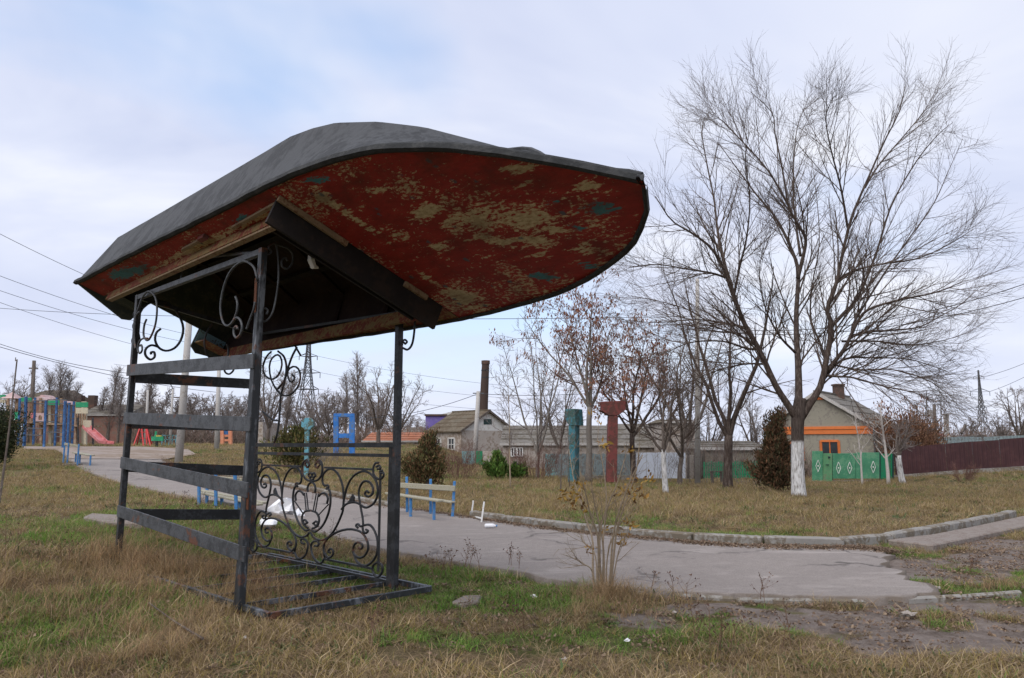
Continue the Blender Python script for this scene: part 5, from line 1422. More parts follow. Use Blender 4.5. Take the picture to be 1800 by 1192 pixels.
# green gate
dG = 37.0
gg = thing('green_gate', 'green steel gate and wicket with white diamond outlines before the orange trimmed house', 'gate', foot(1490, dG))
def gpan(nm, mat, x0, x1, yt, yb, dd=0.0, th=.05, par=None):
    p = [at(x0, yb, dG + dd), at(x1, yb, dG + dd), at(x1, yt, dG + dd), at(x0, yt, dG + dd)]
    return MB().prism(p, (0, th, 0)).build(nm, mat, par or gg, bevel=.006)
leaves_ = [gpan('gate_leaf', M['gate_green'], 1428, 1446.5, 793, 845), gpan('wicket_door', M['gate_green_dull'], 1447.5, 1463, 797, 846.5, -.06), gpan('gate_leaf', M['gate_green'], 1463.8, 1504, 797, 841.5),
           gpan('gate_leaf', M['gate_green'], 1504.6, 1546, 795.5, 841.5), gpan('gate_leaf', M['gate_green_deep'], 1548, 1564, 798, 842, .08), gpan('side_panel', M['gate_green_deep'], 1565.5, 1570, 797, 845, .1)]
for x0 in (1446.8, 1463.2, 1547, 1570.5): gpan('gate_post', M['dark_frame'], x0 - .8, x0 + .8, 793, 848, .03, .08)
WL = paint('white line paint', (.72, .74, .70))
for px, py, lf in ((1438, 819, 0), (1474, 822.5, 2), (1493.5, 822.5, 2), (1535, 821, 3)):
    q = [(px, py - 10.5), (px + 4, py), (px, py + 10.5), (px - 4, py)]
    mb = MB()
    for k in range(4):
        a_, b_ = at(*q[k], dG - .012), at(*q[(k + 1) % 4], dG - .012); mb.bar(a_, b_, .02, .02, (0, 1, 0))
    mb.box(at(px, py, dG - .012), (.06, .02, .06)); mb.build('diamond_mark', WL, leaves_[lf])
MB().bar(at(1456, 804, dG - .09), at(1459, 804, dG - .09), .05, .08).build('letter_slot', M['dark_frame'], leaves_[1])
MB().bar(at(1452, 817, dG - .09), at(1457, 817, dG - .09), .03, .03).build('handle', M['dark_frame'], leaves_[1])
MB().bar(at(1427, 847, dG + .1), at(1570, 846, dG + .1), .3, .12).build('sill', M['concrete'], gg)
# green picket fence: every picket a part
dK = 35.5
pk = thing('picket_fence', 'green wooden picket fence behind the dark forked tree', 'fence', foot(1290, dK))
for k, px in enumerate(np.arange(1238, 1400, 4.2)):
    yb = 840 + 1.0 * math.sin(k); yt = 812 + 1.2 * math.sin(k * 1.7) - (px > 1290) * 1.0
    MB().bar(at(px, yb, dK), at(px, yt, dK), .07, .02, (0, 1, 0)).build('picket', M['picket_green'], pk)
for py in (818, 834): MB().bar(at(1236, py, dK + .05), at(1400, py, dK + .05), .05, .05).build('rail', M['picket_green'], pk)
bn = thing('plank_bench', 'small dark plank bench in front of the green picket fence', 'bench', foot(1258, 34.6))
MB().bar(at(1248, 829, 34.6), at(1270, 829, 34.6), .25, .05).build('seat', M['wood_pole'], bn)
for px in (1251, 1267): MB().bar(foot(px, 34.6), at(px, 829.5, 34.6), .08, .1).build('leg', M['wood_pole'], bn)
# white sheet gate and grey-blue board fence
wg = thing('white_gate', 'pale blue white sheet metal gate between the tree trunks', 'gate', foot(1157, dK))
for x0, x1 in ((1117, 1136), (1136.6, 1156), (1156.6, 1176), (1176.6, 1205)):
    p = [at(x0, 841, dK), at(x1, 841, dK), at(x1, 796, dK), at(x0, 795.5, dK)]
    MB().prism(p, (0, .04, 0)).build('panel', M['white_sheet'], wg, bevel=.006)
MB().bar(at(1116, 843, dK), at(1116, 794, dK), .07, .07).build('gate_post', M['steel'], wg)
bfz = thing('board_fence', 'grey blue vertical board fence behind the two block columns', 'fence', foot(1035, dK))
for k, px in enumerate(np.arange(960, 1114, 3.6)):
    mt = M['teal_sheet'] if px < 978 else M['grey_sheet']
    MB().bar(at(px, 836 + .5 * math.sin(k * 2.1), dK), at(px, 798 + .8 * math.sin(k * 1.3), dK), .085, .02, (0, 1, 0)).build('board', mt, bfz)
for py in (803, 829): MB().bar(at(958, py, dK + .05), at(1114, py, dK + .05), .05, .05).build('rail', M['steel'], bfz)
MB().bar(at(957, 841, dK + .1), at(1114, 841, dK + .1), .2, .22).build('plinth', M['concrete'], bfz)
gw = thing('grey_wall', 'grey weathered wall and shed front right of the white gate', 'wall', foot(1225, 36.5))
MB().prism([at(1206, 842, 36.2), at(1238, 842, 36.2), at(1238, 800, 36.2), at(1206, 800, 36.2)], (0, .2, 0)).build('wall', M['plaster_tan'], gw)
for px in (1210, 1222, 1231, 1237): MB().bar(at(px, 841, 36.1), at(px, 792, 36.1), .09, .09).build('post', M['wood_pole'], gw)
tg = thing('teal_gate', 'pale teal sheet gate below the gabled chimney house', 'gate', foot(828, 45))
for x0, x1, mt in ((812, 823, 'teal_sheet'), (823.6, 834, 'teal_sheet'), (837, 848, 'gate_green_deep'), (849, 866, 'plaster_tan')):
    MB().prism([at(x0, 822, 45), at(x1, 822, 45), at(x1, 793, 45), at(x0, 793, 45)], (0, .05, 0)).build('gate_leaf', M[mt], tg, bevel=.006)
MB().bar(at(808, 826, 44.9), at(870, 826, 44.9), .2, .25).build('sill', M['concrete'], tg)

# ------------------------------------------------------------------ houses
def gable(name, label, px_c, d, yaw, W, L, py_eave, py_ridge, wall, roof, gab=None, cat='house', over=.25, base_drop=.6):
    """gabled house: centre of the front gable in column px_c, ridge running back along yaw (from +y towards +x)"""
    f = foot(px_c, d); r = thing(name, label, cat, f)
    ax = np.array([math.sin(yaw), math.cos(yaw), 0]); pr = np.array([math.cos(yaw), -math.sin(yaw), 0])
    ze, zr_ = at(px_c, py_eave, d)[2], at(px_c, py_ridge, d)[2]; zb = f[2] - base_drop
    def Q(a, l, z): return np.array([*(f + pr * a + ax * l)[:2], z])
    w = W / 2
    for nm, poly, mt, ext in (('front_wall', [Q(-w, 0, zb), Q(w, 0, zb), Q(w, 0, ze), Q(-w, 0, ze)], wall, ax * .2), ('gable', [Q(-w, 0, ze), Q(w, 0, ze), Q(0, 0, zr_)], gab or wall, ax * .2),
                              ('side_wall', [Q(-w, .2, zb), Q(-w, L, zb), Q(-w, L, ze), Q(-w, .2, ze)], wall, pr * .2), ('side_wall', [Q(w, .2, zb), Q(w, L, zb), Q(w, L, ze), Q(w, .2, ze)], wall, -pr * .2),
                              ('back_wall', [Q(-w, L, zb), Q(w, L, zb), Q(w, L, ze), Q(0, L, zr_), Q(-w, L, ze)], wall, -ax * .2)):
        MB().prism(poly, ext).build(nm, mt, r)
    sl = (zr_ - ze) / w
    for sg2 in (-1, 1):
        e = (w + over) * sg2
        p = [Q(e, -over, ze - sl * over), Q(0, -over, zr_), Q(0, L + over, zr_), Q(e, L + over, ze - sl * over)]
        nrows = 5; rows = []
        MB().prism(p, (0, 0, .10)).build('roof', roof, r)
        # sheet laps as raised battens
        for k in range(1, nrows):
            t = k / nrows
            a_ = p[0] * (1 - t) + p[1] * t; b_ = p[3] * (1 - t) + p[2] * t
            MB().bar(a_ + (0, 0, .11), b_ + (0, 0, .11), .05, .035).build('roof_lap', roof, r)
        MB().bar(p[0] + (0, 0, .03) - ax * .02, p[1] + (0, 0, .03) - ax * .02, .03, .16).build('verge_board', M['wood_pole'] if roof is not M['slate'] else M['concrete_pale'], r)
    MB().bar(Q(0, -over, zr_ + .10), Q(0, L + over, zr_ + .10), .25, .1).build('ridge_cap', roof, r)
    return r, Q, ze, zr_, zb
def window(r, Q, side, a, l, z0, z1, w_, frame, pane, panes=2):
    """side: 'front' or 'right'/'left' (walls at +-a)"""
    if side == 'front':
        c = lambda u, z, o: Q(a + u, -o, z)
        e = (Q(0, 1, 0) - Q(0, 0, 0))
    else:
        s_ = 1 if side == 'right' else -1
        c = lambda u, z, o: Q(a + s_ * o, l + u, z)
    o = MB().bar(c(-w_ / 2, z1, .03), c(w_ / 2, z1, .03), .08, .12)
    o.bar(c(-w_ / 2, z0, .03), c(w_ / 2, z0, .03), .08, .10)
    o.bar(c(-w_ / 2, z0, .03), c(-w_ / 2, z1, .03), .08, .12); o.bar(c(w_ / 2, z0, .03), c(w_ / 2, z1, .03), .08, .12)
    fr_ = o.build('window', frame, r)
    q = [c(-w_ / 2, z0, .012), c(w_ / 2, z0, .012), c(w_ / 2, z1, .012), c(-w_ / 2, z1, .012)]
    MB().add(q, [(0, 1, 2, 3)]).build('pane', pane, fr_)
    if panes > 1:
        MB().bar(c(0, z0, .03), c(0, z1, .03), .04, .05).build('mullion', frame, fr_)
        MB().bar(c(-w_ / 2, z0 + (z1 - z0) * .45, .03), c(w_ / 2, z0 + (z1 - z0) * .45, .03), .04, .05).build('mullion', frame, fr_)
    return fr_
r, Q, ze, zr_, zb = gable('gabled_house', 'tan gabled house with mossy brown roof in front of the tall chimney', 857, 62, math.radians(-42), 5.4, 4.3, 757, 723, M['plaster_tan'], M['moss_roof'], M['plaster_pale'])
MB().prism([Q(-.42, -.03, zr_ - 1.05), Q(.42, -.03, zr_ - 1.05), Q(.42, -.03, zr_ - .62), Q(-.42, -.03, zr_ - .62)], Q(0, .02, 0) - Q(0, 0, 0)).build('attic_hatch', M['dark_frame'], r)
for l in (1.2, 3.0): window(r, Q, 'left', -2.7, l, ze - 1.5, ze - .6, .8, M['plaster_pale'], M['glass'])
r, Q, ze, zr_, zb = gable('orange_trim_house', 'grey plastered house with orange cornice and window trim behind the green gate', 1441, 43, math.radians(38), 5.6, 6.2, 748, 691, M['plaster_grey'], M['slate'])
wv = 2.8
for (a, l, b, l2) in ((-wv - .03, -.04, wv + .03, -.04),):
    MB().bar(Q(a, l, ze - .14), Q(b, l2, ze - .14), .12, .16).build('cornice', M['orange'], r)
    MB().bar(Q(a, l + .015, ze - .36), Q(b, l2 + .015, ze - .36), .08, .24).build('cornice', M['orange'], r)
MB().bar(Q(wv + .04, -.0, ze - .3), Q(wv + .04, 6, ze - .3), .08, .3).build('cornice', M['orange'], r)
MB().bar(Q(-.35, -.02, ze + 1.5), Q(.35, -.02, ze + 1.5), .1, .14).build('attic_trim', M['orange'], r)
window(r, Q, 'front', .55, 0, ze - 2.2, ze - .85, .95, M['orange'], M['glass'])
window(r, Q, 'front', -1.4, 0, ze - 1.95, ze - .95, 1.0, M['orange'], M['glass'])
cm = MB().box(Q(.2, 3.6, zr_ + .22), (.5, .5, .8)).build('chimney', M['brick_dark'], r)
MB().box(Q(.2, 3.6, zr_ + .66), (.6, .6, .1)).build('cap', M['brick_dark'], cm)
MB().tube([Q(wv + .06, -.06, ze - .2), Q(wv + .06, -.06, zb + .3)], .05, 8).build('downpipe', M['steel'], r)
# industrial chimney
ck = thing('brick_chimney', 'tall round brick factory chimney, sooty at the top', 'chimney', foot(850, 92))
b = foot(850, 92); H = hgt(853, 634, 92); rr0 = 7.6 / 1350 * 92; rr1 = 6.6 / 1350 * 92
def chimney_mat():
    m, nt, bb = new_mat('chimney brick with soot', .95, .1); N = NT(nt); o = N.obj()
    br = N.node('ShaderNodeTexBrick'); br.inputs['Scale'].default_value = 3.0
    br.inputs['Color1'].default_value = (.22, .10, .07, 1); br.inputs['Color2'].default_value = (.17, .085, .065, 1); br.inputs['Mortar'].default_value = (.2, .15, .13, 1)
    mp = N.node('ShaderNodeMapping'); mp.inputs['Rotation'].default_value = (PI / 2, 0, 0); N.link(o, mp.inputs[0]); N.link(mp.outputs[0], br.inputs['Vector'])
    sp = N.node('ShaderNodeSeparateXYZ'); N.link(o, sp.inputs[0])
    n = N.noise(o, .7, 6, .6)
    f = N.val(N.math('ADD', sp.outputs[2], N.math('MULTIPLY', n, 3.0)), H * .38, H * .62, 0, .92)
    N.link(N.mix(f, br.outputs[0], (.055, .042, .037)), bb.inputs['Base Color']); return m
MB().tube([b + (dx, 0, z) for dx, z in ((-.1, 0), (0, H * .5), (.2, H * .97))], [rr0 * 1.08, rr0 * .98, rr1], 18).build('stack', chimney_mat(), ck, smooth=False)
MB().tube([b + (.2, 0, H * .955), b + (.2, 0, H * .995)], rr1 * 1.14, 18).build('collar', M['brick_dark'], ck)
for hh in (.8, .88): MB().tube([b + (.15, 0, H * hh), b + (.15, 0, H * hh + .12)], rr1 * 1.09, 18).build('iron_band', M['iron'], ck)
# violet building, red roofed house, sheds behind
def box_house(name, label, x0, x1, yt, yb, d, dep, wall, cat='building', roofm=None, roof_y=None, over=.2):
    r = thing(name, label, cat, foot((x0 + x1) / 2, d))
    p = [at(x0, yb, d), at(x1, yb, d), at(x1, yt, d), at(x0, yt, d)]
    p[0][2] = p[1][2] = g(p[0][0], d) - .5
    MB().prism(p, (0, dep, 0)).build('wall', wall, r)
    if roofm is not None:
        a_, b_ = at(x0, yt, d) + (-over, -over, 0), at(x1, yt, d) + (over, -over, 0)
        zt = at(x0, roof_y, d + dep * .5)[2]
        m1, m2 = a_ + (over, dep * .5 + over, 0), b_ + (-over, dep * .5 + over, 0); m1[2] = m2[2] = zt
        c1, c2 = a_ + (0, dep + 2 * over, 0), b_ + (0, dep + 2 * over, 0)
        MB().add([a_, b_, m2, m1], [(0, 1, 2, 3)]).add([m1, m2, c2, c1], [(0, 1, 2, 3)]).add([a_, m1, c1], [(0, 1, 2)]).add([b_, c2, m2], [(0, 1, 2)]).build('roof', roofm, r)
        for k in (.25, .5, .75):
            MB().bar(a_ * (1 - k) + m1 * k + (0, 0, .03), b_ * (1 - k) + m2 * k + (0, 0, .03), .04, .04).build('roof_lap', roofm, r)
        MB().bar(a_, b_, .06, .14).build('eave_board', M['concrete_pale'], r)
    return r
r = box_house('violet_building', 'violet painted block with dark coping left of the mossy roof', 748, 784, 731, 800, 80, 6, M['purple'])
MB().prism([at(746, 731, 79.8), at(785, 731, 79.8), at(785, 728, 79.8), at(746, 728, 79.8)], (0, 6.5, 0)).build('coping', M['brick_dark'], r)
MB().prism([at(776, 728, 80.4), at(800, 722, 80.4), at(800, 745, 80.4), at(776, 745, 80.4)], (0, 5, 0)).build('side_block', M['plaster_pale'], r)
r = box_house('red_roofed_house', 'low house with red brown roof between post and thuja', 640, 752, 776, 800, 66, 7, M['plaster_tan'], 'house', M['red_roof'], 760)
r = box_house('pale_shed', 'small white gabled outbuilding beyond the red brown roof', 712, 742, 758, 790, 95, 5, M['plaster_pale'], 'shed', M['slate'], 751)
r = box_house('grey_roofed_house', 'low house with wide grey sheet roof right of the gabled house', 884, 1112, 781, 842, 46, 8, M['plaster_tan'], 'house', M['slate'], 748)
for k, px in enumerate((903, 914)):
    f_ = MB()
    for a_, b_ in (((px - 4.5, 787), (px + 4.5, 787)), ((px - 4.5, 802), (px + 4.5, 802)), ((px - 4.5, 787), (px - 4.5, 802)), ((px + 4.5, 787), (px + 4.5, 802)), ((px, 787), (px, 802))): f_.bar(at(*a_, 45.95), at(*b_, 45.95), .06, .06, (0, 1, 0))
    w_ = f_.build('window', M['white_paint'], r)
    MB().add([at(px - 4.5, 802, 45.97), at(px + 4.5, 802, 45.97), at(px + 4.5, 787, 45.97), at(px - 4.5, 787, 45.97)], [(0, 1, 2, 3)]).build('pane', M['glass'], w_)
r = box_house('far_grey_house', 'second grey roofed house behind the crimson column', 1080, 1208, 785, 842, 52, 8, M['plaster_tan'], 'house', M['slate'], 745)
r = box_house('low_shed', 'low grey shed with corrugated eave behind the picket fence', 1228, 1345, 789, 842, 42, 5, M['plaster_grey'], 'shed', M['slate'], 775)
r = box_house('flat_roof_house', 'tan flat topped house front behind the slim trees right of the white gate', 1170, 1224, 742, 842, 48, 6, M['plaster_tan'], 'house', M['moss_roof'], 738)
r = box_house('brick_house', 'long red brown brick house with grey roof behind the playground', 138, 222, 730, 760, 88, 9, M['brick_wall'], 'house', M['slate'], 711)
for px in (140, 163): MB().box(at(px, 707, 92), (.8, .8, 1.6)).build('chimney', M['brick_dark'], r)
r = box_house('brown_house', 'brown brick house behind the play castle roofs', 40, 92, 700, 760, 92, 9, M['brick_wall'], 'house', M['moss_roof'], 686)
r = box_house('tan_house', 'tan block of a house between post and juniper', 440, 462, 742, 800, 70, 6, M['plaster_tan'], 'house')
r = box_house('red_roof_shed', 'pinkish red roof of a shed behind the maroon fence', 1618, 1662, 768, 800, 50, 6, M['brick_wall'], 'shed', paint('pink red roof', (.30, .13, .12)), 752)
# clutter above the maroon fence
ju = thing('scrap_heap', 'dark heap of boards and scrap on the sheets behind the maroon fence', 'scrap', at(1740, 772, 45))
for x0, y0, x1, y1, w_ in ((1706, 768, 1725, 766, .3), (1740, 770, 1775, 767, .25), (1770, 768, 1810, 774, .3), (1690, 762, 1697, 748, .12), (1720, 776, 1722, 770, .4), (1760, 776, 1763, 770, .35)):
    MB().bar(at(x0, y0, 45), at(x1, y1, 45.4), w_, .14).build('board', M['wood_pole'], ju)

# ------------------------------------------------------------------ poles, pylons and wires
def round_pole(name, label, b, t, r0, r1, mat, cat='utility pole', group=None):
    r = thing(name, label, cat, b, group)
    MB().tube([b - np.array([0, 0, .3]), b * .5 + t * .5, t], [r0, (r0 + r1) / 2, r1], 12).build('shaft', mat, r, smooth=True)
    return r
b = foot(315, 33); t = at(336, 520, 33.3); pl1 = round_pole('concrete_pole', 'thick pale leaning concrete pole right of the red swing', b, t, .17, .125, M['concrete_pale'])
b = foot(381, 46); t = at(385, 647, 46); pl2 = round_pole('concrete_pole', 'slimmer pale concrete pole seen nearest to the tall shelter post', b, t, .15, .11, M['concrete_pale'])
b = foot(298, 60); t = at(304, 684, 60); lp = round_pole('street_lamp', 'grey street lamp with curved arm over the playground', b, t, .11, .08, M['concrete_pale'], 'street lamp')
MB().tube(smooth_curve([t, t + (-.2, 0, .35), t + (-.55, 0, .5)], 8), .04, 6).build('arm', M['steel'], lp)
MB().bar(t + (-.5, 0, .5), t + (-.95, 0, .58), .18, .12).build('lamp_head', M['steel'], lp)
b = foot(255, 64); t = at(260, 686, 64); round_pole('concrete_pole', 'thin distant concrete pole behind the red swing', b, t, .12, .09, M['concrete_pale'])
b = foot(311, 80); t = at(317, 697, 80); wp_ = round_pole('timber_pole', 'thin dark timber pole with cross arm beside the thick leaning pole', b, t, .12, .09, M['wood_pole'])
MB().bar(t + (-.7, 0, -.1), t + (.3, 0, -.1), .1, .12).build('cross_arm', M['wood_pole'], wp_)
b = foot(52, 70); t = at(60, 634, 70); wp_ = round_pole('timber_pole', 'dark timber pole rising left above the play castle', b, t, .2, .15, M['wood_pole'])
MB().bar(t + (-.4, 0, -.7), t + (.4, 0, -.7), .1, .12).build('cross_arm', M['wood_pole'], wp_)
b = foot(6, 14); t = at(30, 632, 14.6)
bs = thing('thin_stem', 'tall thin leaning bare stem at the left edge', 'sapling', b)
MB().tube(smooth_curve([b - (0, 0, .1), b * .55 + t * .45 + (.02, 0, 0), t], 14), np.linspace(.022, .012, 14), 6).build('trunk', M['bark_grey'], bs)
MB().tube([t, t + (-.03, 0, -.03), t + (-.03, 0, .04)], .008, 5).build('branch', M['bark_grey'], bs)
b = foot(834, 48); t = at(841, 688, 48); pl3 = round_pole('concrete_pole', 'slender concrete pole in front of the gabled chimney house', b, t, .16, .12, M['concrete_pale'])
MB().bar(t + (-.35, 0, -.12), t + (.35, 0, -.12), .06, .06).build('cross_arm', M['steel'], pl3)
b = foot(1224, 34); t = at(1226, 490, 34); pl4 = round_pole('concrete_pole', 'tall pale concrete pole rising through the bare crowns left of the forked tree', b, t, .13, .085, M['concrete_pale'])
b = foot(1644, 60); t = at(1642, 711, 60); round_pole('timber_pole', 'short timber pole right of the orange trimmed house roof', b, t, .14, .12, M['wood_pole'])
b = foot(1654, 62); t = at(1654, 697, 62); an_ = round_pole('antenna_mast', 'thin antenna mast with crossbar above the maroon fence', b, t, .05, .04, M['steel'], 'antenna')
MB().bar(t + (-.6, 0, -.4), t + (.5, 0, -.4), .04, .04).build('crossbar', M['steel'], an_)
b = foot(1629, 55); t = at(1629, 686, 55); an_ = round_pole('antenna_mast', 'thin mast with small box left of the short timber pole', b, t, .04, .03, M['steel'], 'antenna')
MB().box(at(1634, 727, 55), (.3, .2, .5)).build('box', M['concrete_pale'], an_)
fl = thing('flue_pipes', 'pair of pale flue pipes under a small cap behind the maroon fence', 'flue', foot(1663, 52))
for px in (1661, 1665.5): MB().tube([foot(px, 52), at(px, 729, 52)], .10, 8).build('pipe', M['concrete_pale'], fl)
MB().box(at(1663, 728, 52), (.42, .35, .06)).build('cap', M['concrete_pale'], fl)

def pylon(label, px, pt, pb, d, w0, arms):
    b = foot(px, d); b[2] = at(px, pb, d)[2]; H = at(px, pt, d)[2] - b[2]
    r = thing('lattice_pylon', label, 'pylon', b)
    wz = lambda z: w0 * (.82 * (1 - z / H) ** 1.9 + .16 * (1 - .5 * z / H))
    lv = [0]; 
    while lv[-1] < H * .97: lv.append(min(H, lv[-1] + max(wz(lv[-1]) * 1.25, H * .028)))
    C_ = lambda z, i, j: b + np.array([i * wz(z) / 2, j * wz(z) / 2, z])
    th = H * .0042
    legs, lat = MB(), MB()
    for i, j in ((-1, -1), (1, -1), (1, 1), (-1, 1)):
        leg = MB()
        for z0, z1 in zip(lv[:-1], lv[1:]): leg.bar(C_(z0, i, j), C_(z1, i, j), th * 1.4, th * 1.4)
        leg.build('leg', M['steel'], r)
    cs_ = [(-1, -1), (1, -1), (1, 1), (-1, 1)]
    for z0, z1 in zip(lv[:-1], lv[1:]):
        for k in range(4):
            a_, c_ = cs_[k], cs_[(k + 1) % 4]
            lat.bar(C_(z0, *a_), C_(z1, *c_), th, th); lat.bar(C_(z0, *c_), C_(z1, *a_), th, th); lat.bar(C_(z1, *a_), C_(z1, *c_), th, th)
    tag(lat.build('lattice', M['steel'], r), kind='stuff')
    tips = []
    for py, half in arms:
        z = at(px, py, d)[2] - b[2]; hw = half * d / FPX
        m = MB()
        for sgn in (-1, 1):
            tip = b + np.array([sgn * hw, 0, z + .1]); tips.append(tip)
            for j in (-1, 1):
                m.bar(C_(z, sgn, j), tip, th, th); m.bar(C_(min(H, z + hw * .35), sgn, j), tip, th, th); m.bar(C_(z, -sgn, j), tip, th * .8, th * .8)
            m.bar(tip, tip - (0, 0, hw * .45), th * 1.2, th * 1.2)
        m.build('cross_arm', M['steel'], r)
    return tips
T1 = pylon('nearer steel lattice pylon seen between the shelter posts', 536, 598, 800, 130, 6.2, [(627, 16), (656, 22), (685, 20)])
T2 = pylon('distant steel lattice pylon at the right above the maroon fence', 1731, 648, 778, 210, 2.9, [(663, 9), (689, 17), (717, 9)])
def wire(label, pts, r_, sag=0.0, group=None):
    P_ = np.array(pts, float); n = 24; t = np.linspace(0, 1, n)
    c = P_[0] * (1 - t)[:, None] + P_[-1] * t[:, None]
    c[:, 2] -= sag * 4 * t * (1 - t)
    o = MB().tube(c, r_, 4).build('overhead_wire', M['wire'])
    return tag(o, label, 'wire', group)
wire('uppermost wire at the left edge dropping behind the boat', [at(-60, 380, 40), at(260, 530, 55)], .014, .2)
wire('second thin wire from the left edge under the uppermost one', [at(-60, 462, 40), at(330, 588, 60)], .013, .3)
wire('third thin wire from the left edge, above the level one', [at(-60, 490, 42), at(330, 602, 60)], .013, .3)
wire('nearly level wire crossing behind the shelter from the left edge', [at(-60, 537, 40), at(336, 556, 33.3)], .012, .1)
wire('wire sloping down at the left past the nearly level one', [at(-60, 510, 45), at(260, 612, 65)], .013, .2)
wire('lower of the sloping left wires, above the play castle', [at(-60, 592, 50), at(385, 690, 70)], .02, .5)
wire('lowest thick sloping wire above the playground', [at(-60, 583, 45), at(330, 664, 46)], .016, .6)
wire('level wire from behind the bow to the big elm', [at(336, 556, 33.3), at(1226, 556, 34)], .013, .12)
wire('dark cable rising to the right edge beside the elm twigs', [at(1226, 575, 34), at(1860, 478, 28)], .016, .9)
wire('second dark cable at the right edge below the rising one', [at(1226, 580, 34), at(1860, 505, 28)], .016, .8)
wire('cable from the slender concrete pole to the left behind the shelter', [at(841, 692, 48), at(640, 735, 55)], .02, .35)
wire('cable from the slender concrete pole to the right', [at(841, 692, 48), at(1226, 672, 34)], .016, .3)
for k, (a_, lb_) in enumerate(zip((1, 3, 5), ('upper', 'middle', 'lower'))):
    wire(f'{lb_} power line from the nearer pylon towards the right', [T1[a_], at(1250, 690 + 14 * k, 120)], .022, 2.0)
    wire(f'{lb_} power line from the nearer pylon towards the left', [T1[a_ - 1], at(200, 640 + 22 * k, 125)], .022, 1.5)
for k, (a_, py, lb_) in enumerate(((1, 608, 'top'), (3, 622, 'middle'), (5, 630, 'bottom'))):
    wire(f'{lb_} power line from the distant pylon to the right edge', [T2[a_], at(1900, py - 20, 160)], .06, 1.0)
    wire(f'{lb_} power line from the distant pylon into the elm crown', [T2[a_ - 1], at(1400, 720 + 14 * k, 260)], .05, 1.0)

# ------------------------------------------------------------------ far trees
def far(px, pt, d, style, seed, label, spread=.6, nl=5, r0=.16, dens=1.0, mat=None, tw=None, group=None, leaves=None, rmin=None):
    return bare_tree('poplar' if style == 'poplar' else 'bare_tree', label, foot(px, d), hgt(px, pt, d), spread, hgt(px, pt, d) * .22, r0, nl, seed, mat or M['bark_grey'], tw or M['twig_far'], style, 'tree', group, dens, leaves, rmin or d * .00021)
far(92, 650, 85, 'poplar', 201, 'tallest bare poplar behind the play castle', nl=18, r0=.22)
far(108, 664, 86, 'poplar', 202, 'shorter bare poplar right beside the tallest one behind the castle', nl=16)
far(76, 662, 90, 'poplar', 203, 'bare poplar left of the tallest one behind the castle', nl=16)
far(122, 682, 84, 'poplar', 204, 'lowest bare poplar of the group behind the castle', nl=14)
far(188, 656, 88, 'poplar', 205, 'bare poplar above the grey roof left of the shelter', nl=18, r0=.22)
far(206, 676, 86, 'poplar', 206, 'low bare poplar touching the left shelter post', nl=16)
far(175, 690, 90, 'poplar', 207, 'small bare poplar above the slide', nl=14)
far(256, 658, 82, 'poplar', 208, 'dense bare poplar framed between the left shelter posts', nl=20, r0=.22)
far(628, 640, 80, 'poplar', 209, 'tall bare poplar right of the blue letter block', nl=18, r0=.2)
far(607, 668, 84, 'poplar', 210, 'bare poplar directly above the blue letter block', nl=14)
far(665, 652, 60, 'round', 211, 'spreading bare tree half hidden by the right shelter post', .75, 6, .17)
far(700, 668, 64, 'round', 212, 'bare tree with twigs reaching over the red brown roof', .8, 5, .13)
far(470, 650, 66, 'round', 213, 'bushy bare tree left of the nearer pylon', .55, 7, .15, 1.2)
far(500, 668, 62, 'poplar', 214, 'narrow bare tree just left of the nearer pylon', nl=18)
far(575, 690, 60, 'round', 215, 'bare tree between the pylon and the blue letter block', .8, 7, .14, 1.1)
far(655, 690, 78, 'round', 216, 'small bare tree behind the spreading one', .6, 6, .13)
far(18, 662, 95, 'round', 217, 'bare tree at the far left edge behind the castle', .7, 7, .18)
far(44, 680, 98, 'round', 218, 'low bare tree between the left edge and the timber pole', .7, 6, .15)
far(1795, 690, 55, 'round', 219, 'bare tree cut by the right picture edge', .8, 7, .16)
far(1765, 730, 58, 'round', 220, 'low bare tree left of the one at the right picture edge', .8, 7, .12)
far(1705, 738, 75, 'round', 221, 'low bare tree left of the distant pylon', .8, 6, .12)
far(1330, 690, 46, 'round', 222, 'twiggy bare tree behind the big rust-brown thuja', .9, 7, .12)
far(1245, 700, 50, 'round', 223, 'twiggy bare tree behind the low shed', .9, 7, .12)
far(1622, 705, 52, 'round', 224, 'bare tree behind the rust brown vine bushes', .8, 6, .12, leaves=(LEAF_BROWN, .3, .08))
far(1210, 560, 44, 'round', 225, 'tall bare tree behind the forked tree and the pale pole', .6, 6, .17)
far(985, 640, 42, 'round', 226, 'bare tree with thin pale twigs behind the teal column', .6, 5, .12)
# the distant belt of small round trees: two kinds built once, then copied
BELT = [(232, 712), (276, 690), (296, 706), (322, 712), (345, 700), (362, 716), (396, 702), (412, 712), (432, 698), (456, 708), (530, 712), (550, 700), (155, 706), (140, 716), (4, 700), (690, 728), (715, 735), (590, 700), (640, 706), (740, 742)]
BL = ['just left of the far left shelter post', 'with reddish top beside the thin distant pole', 'behind the street lamp', 'just left of the thick leaning pole', 'just right of the thick leaning pole', 'midway between leaning pole and slimmer pole',
      'right of the slimmer pale pole', 'a little left of the tall shelter post', 'next to the tall shelter post', 'left of the bushy tree by the pylon', 'under the nearer pylon', 'right of the nearer pylon', 'left of the grey roofed brick house', 'above the slide platform',
      'at the far left picture edge', 'directly right of the right shelter post', 'above the red brown roof', 'left of the blue letter block', 'right of the tall poplar by the letter block', 'left of the violet building']
first = None; rb2 = random.Random(4)
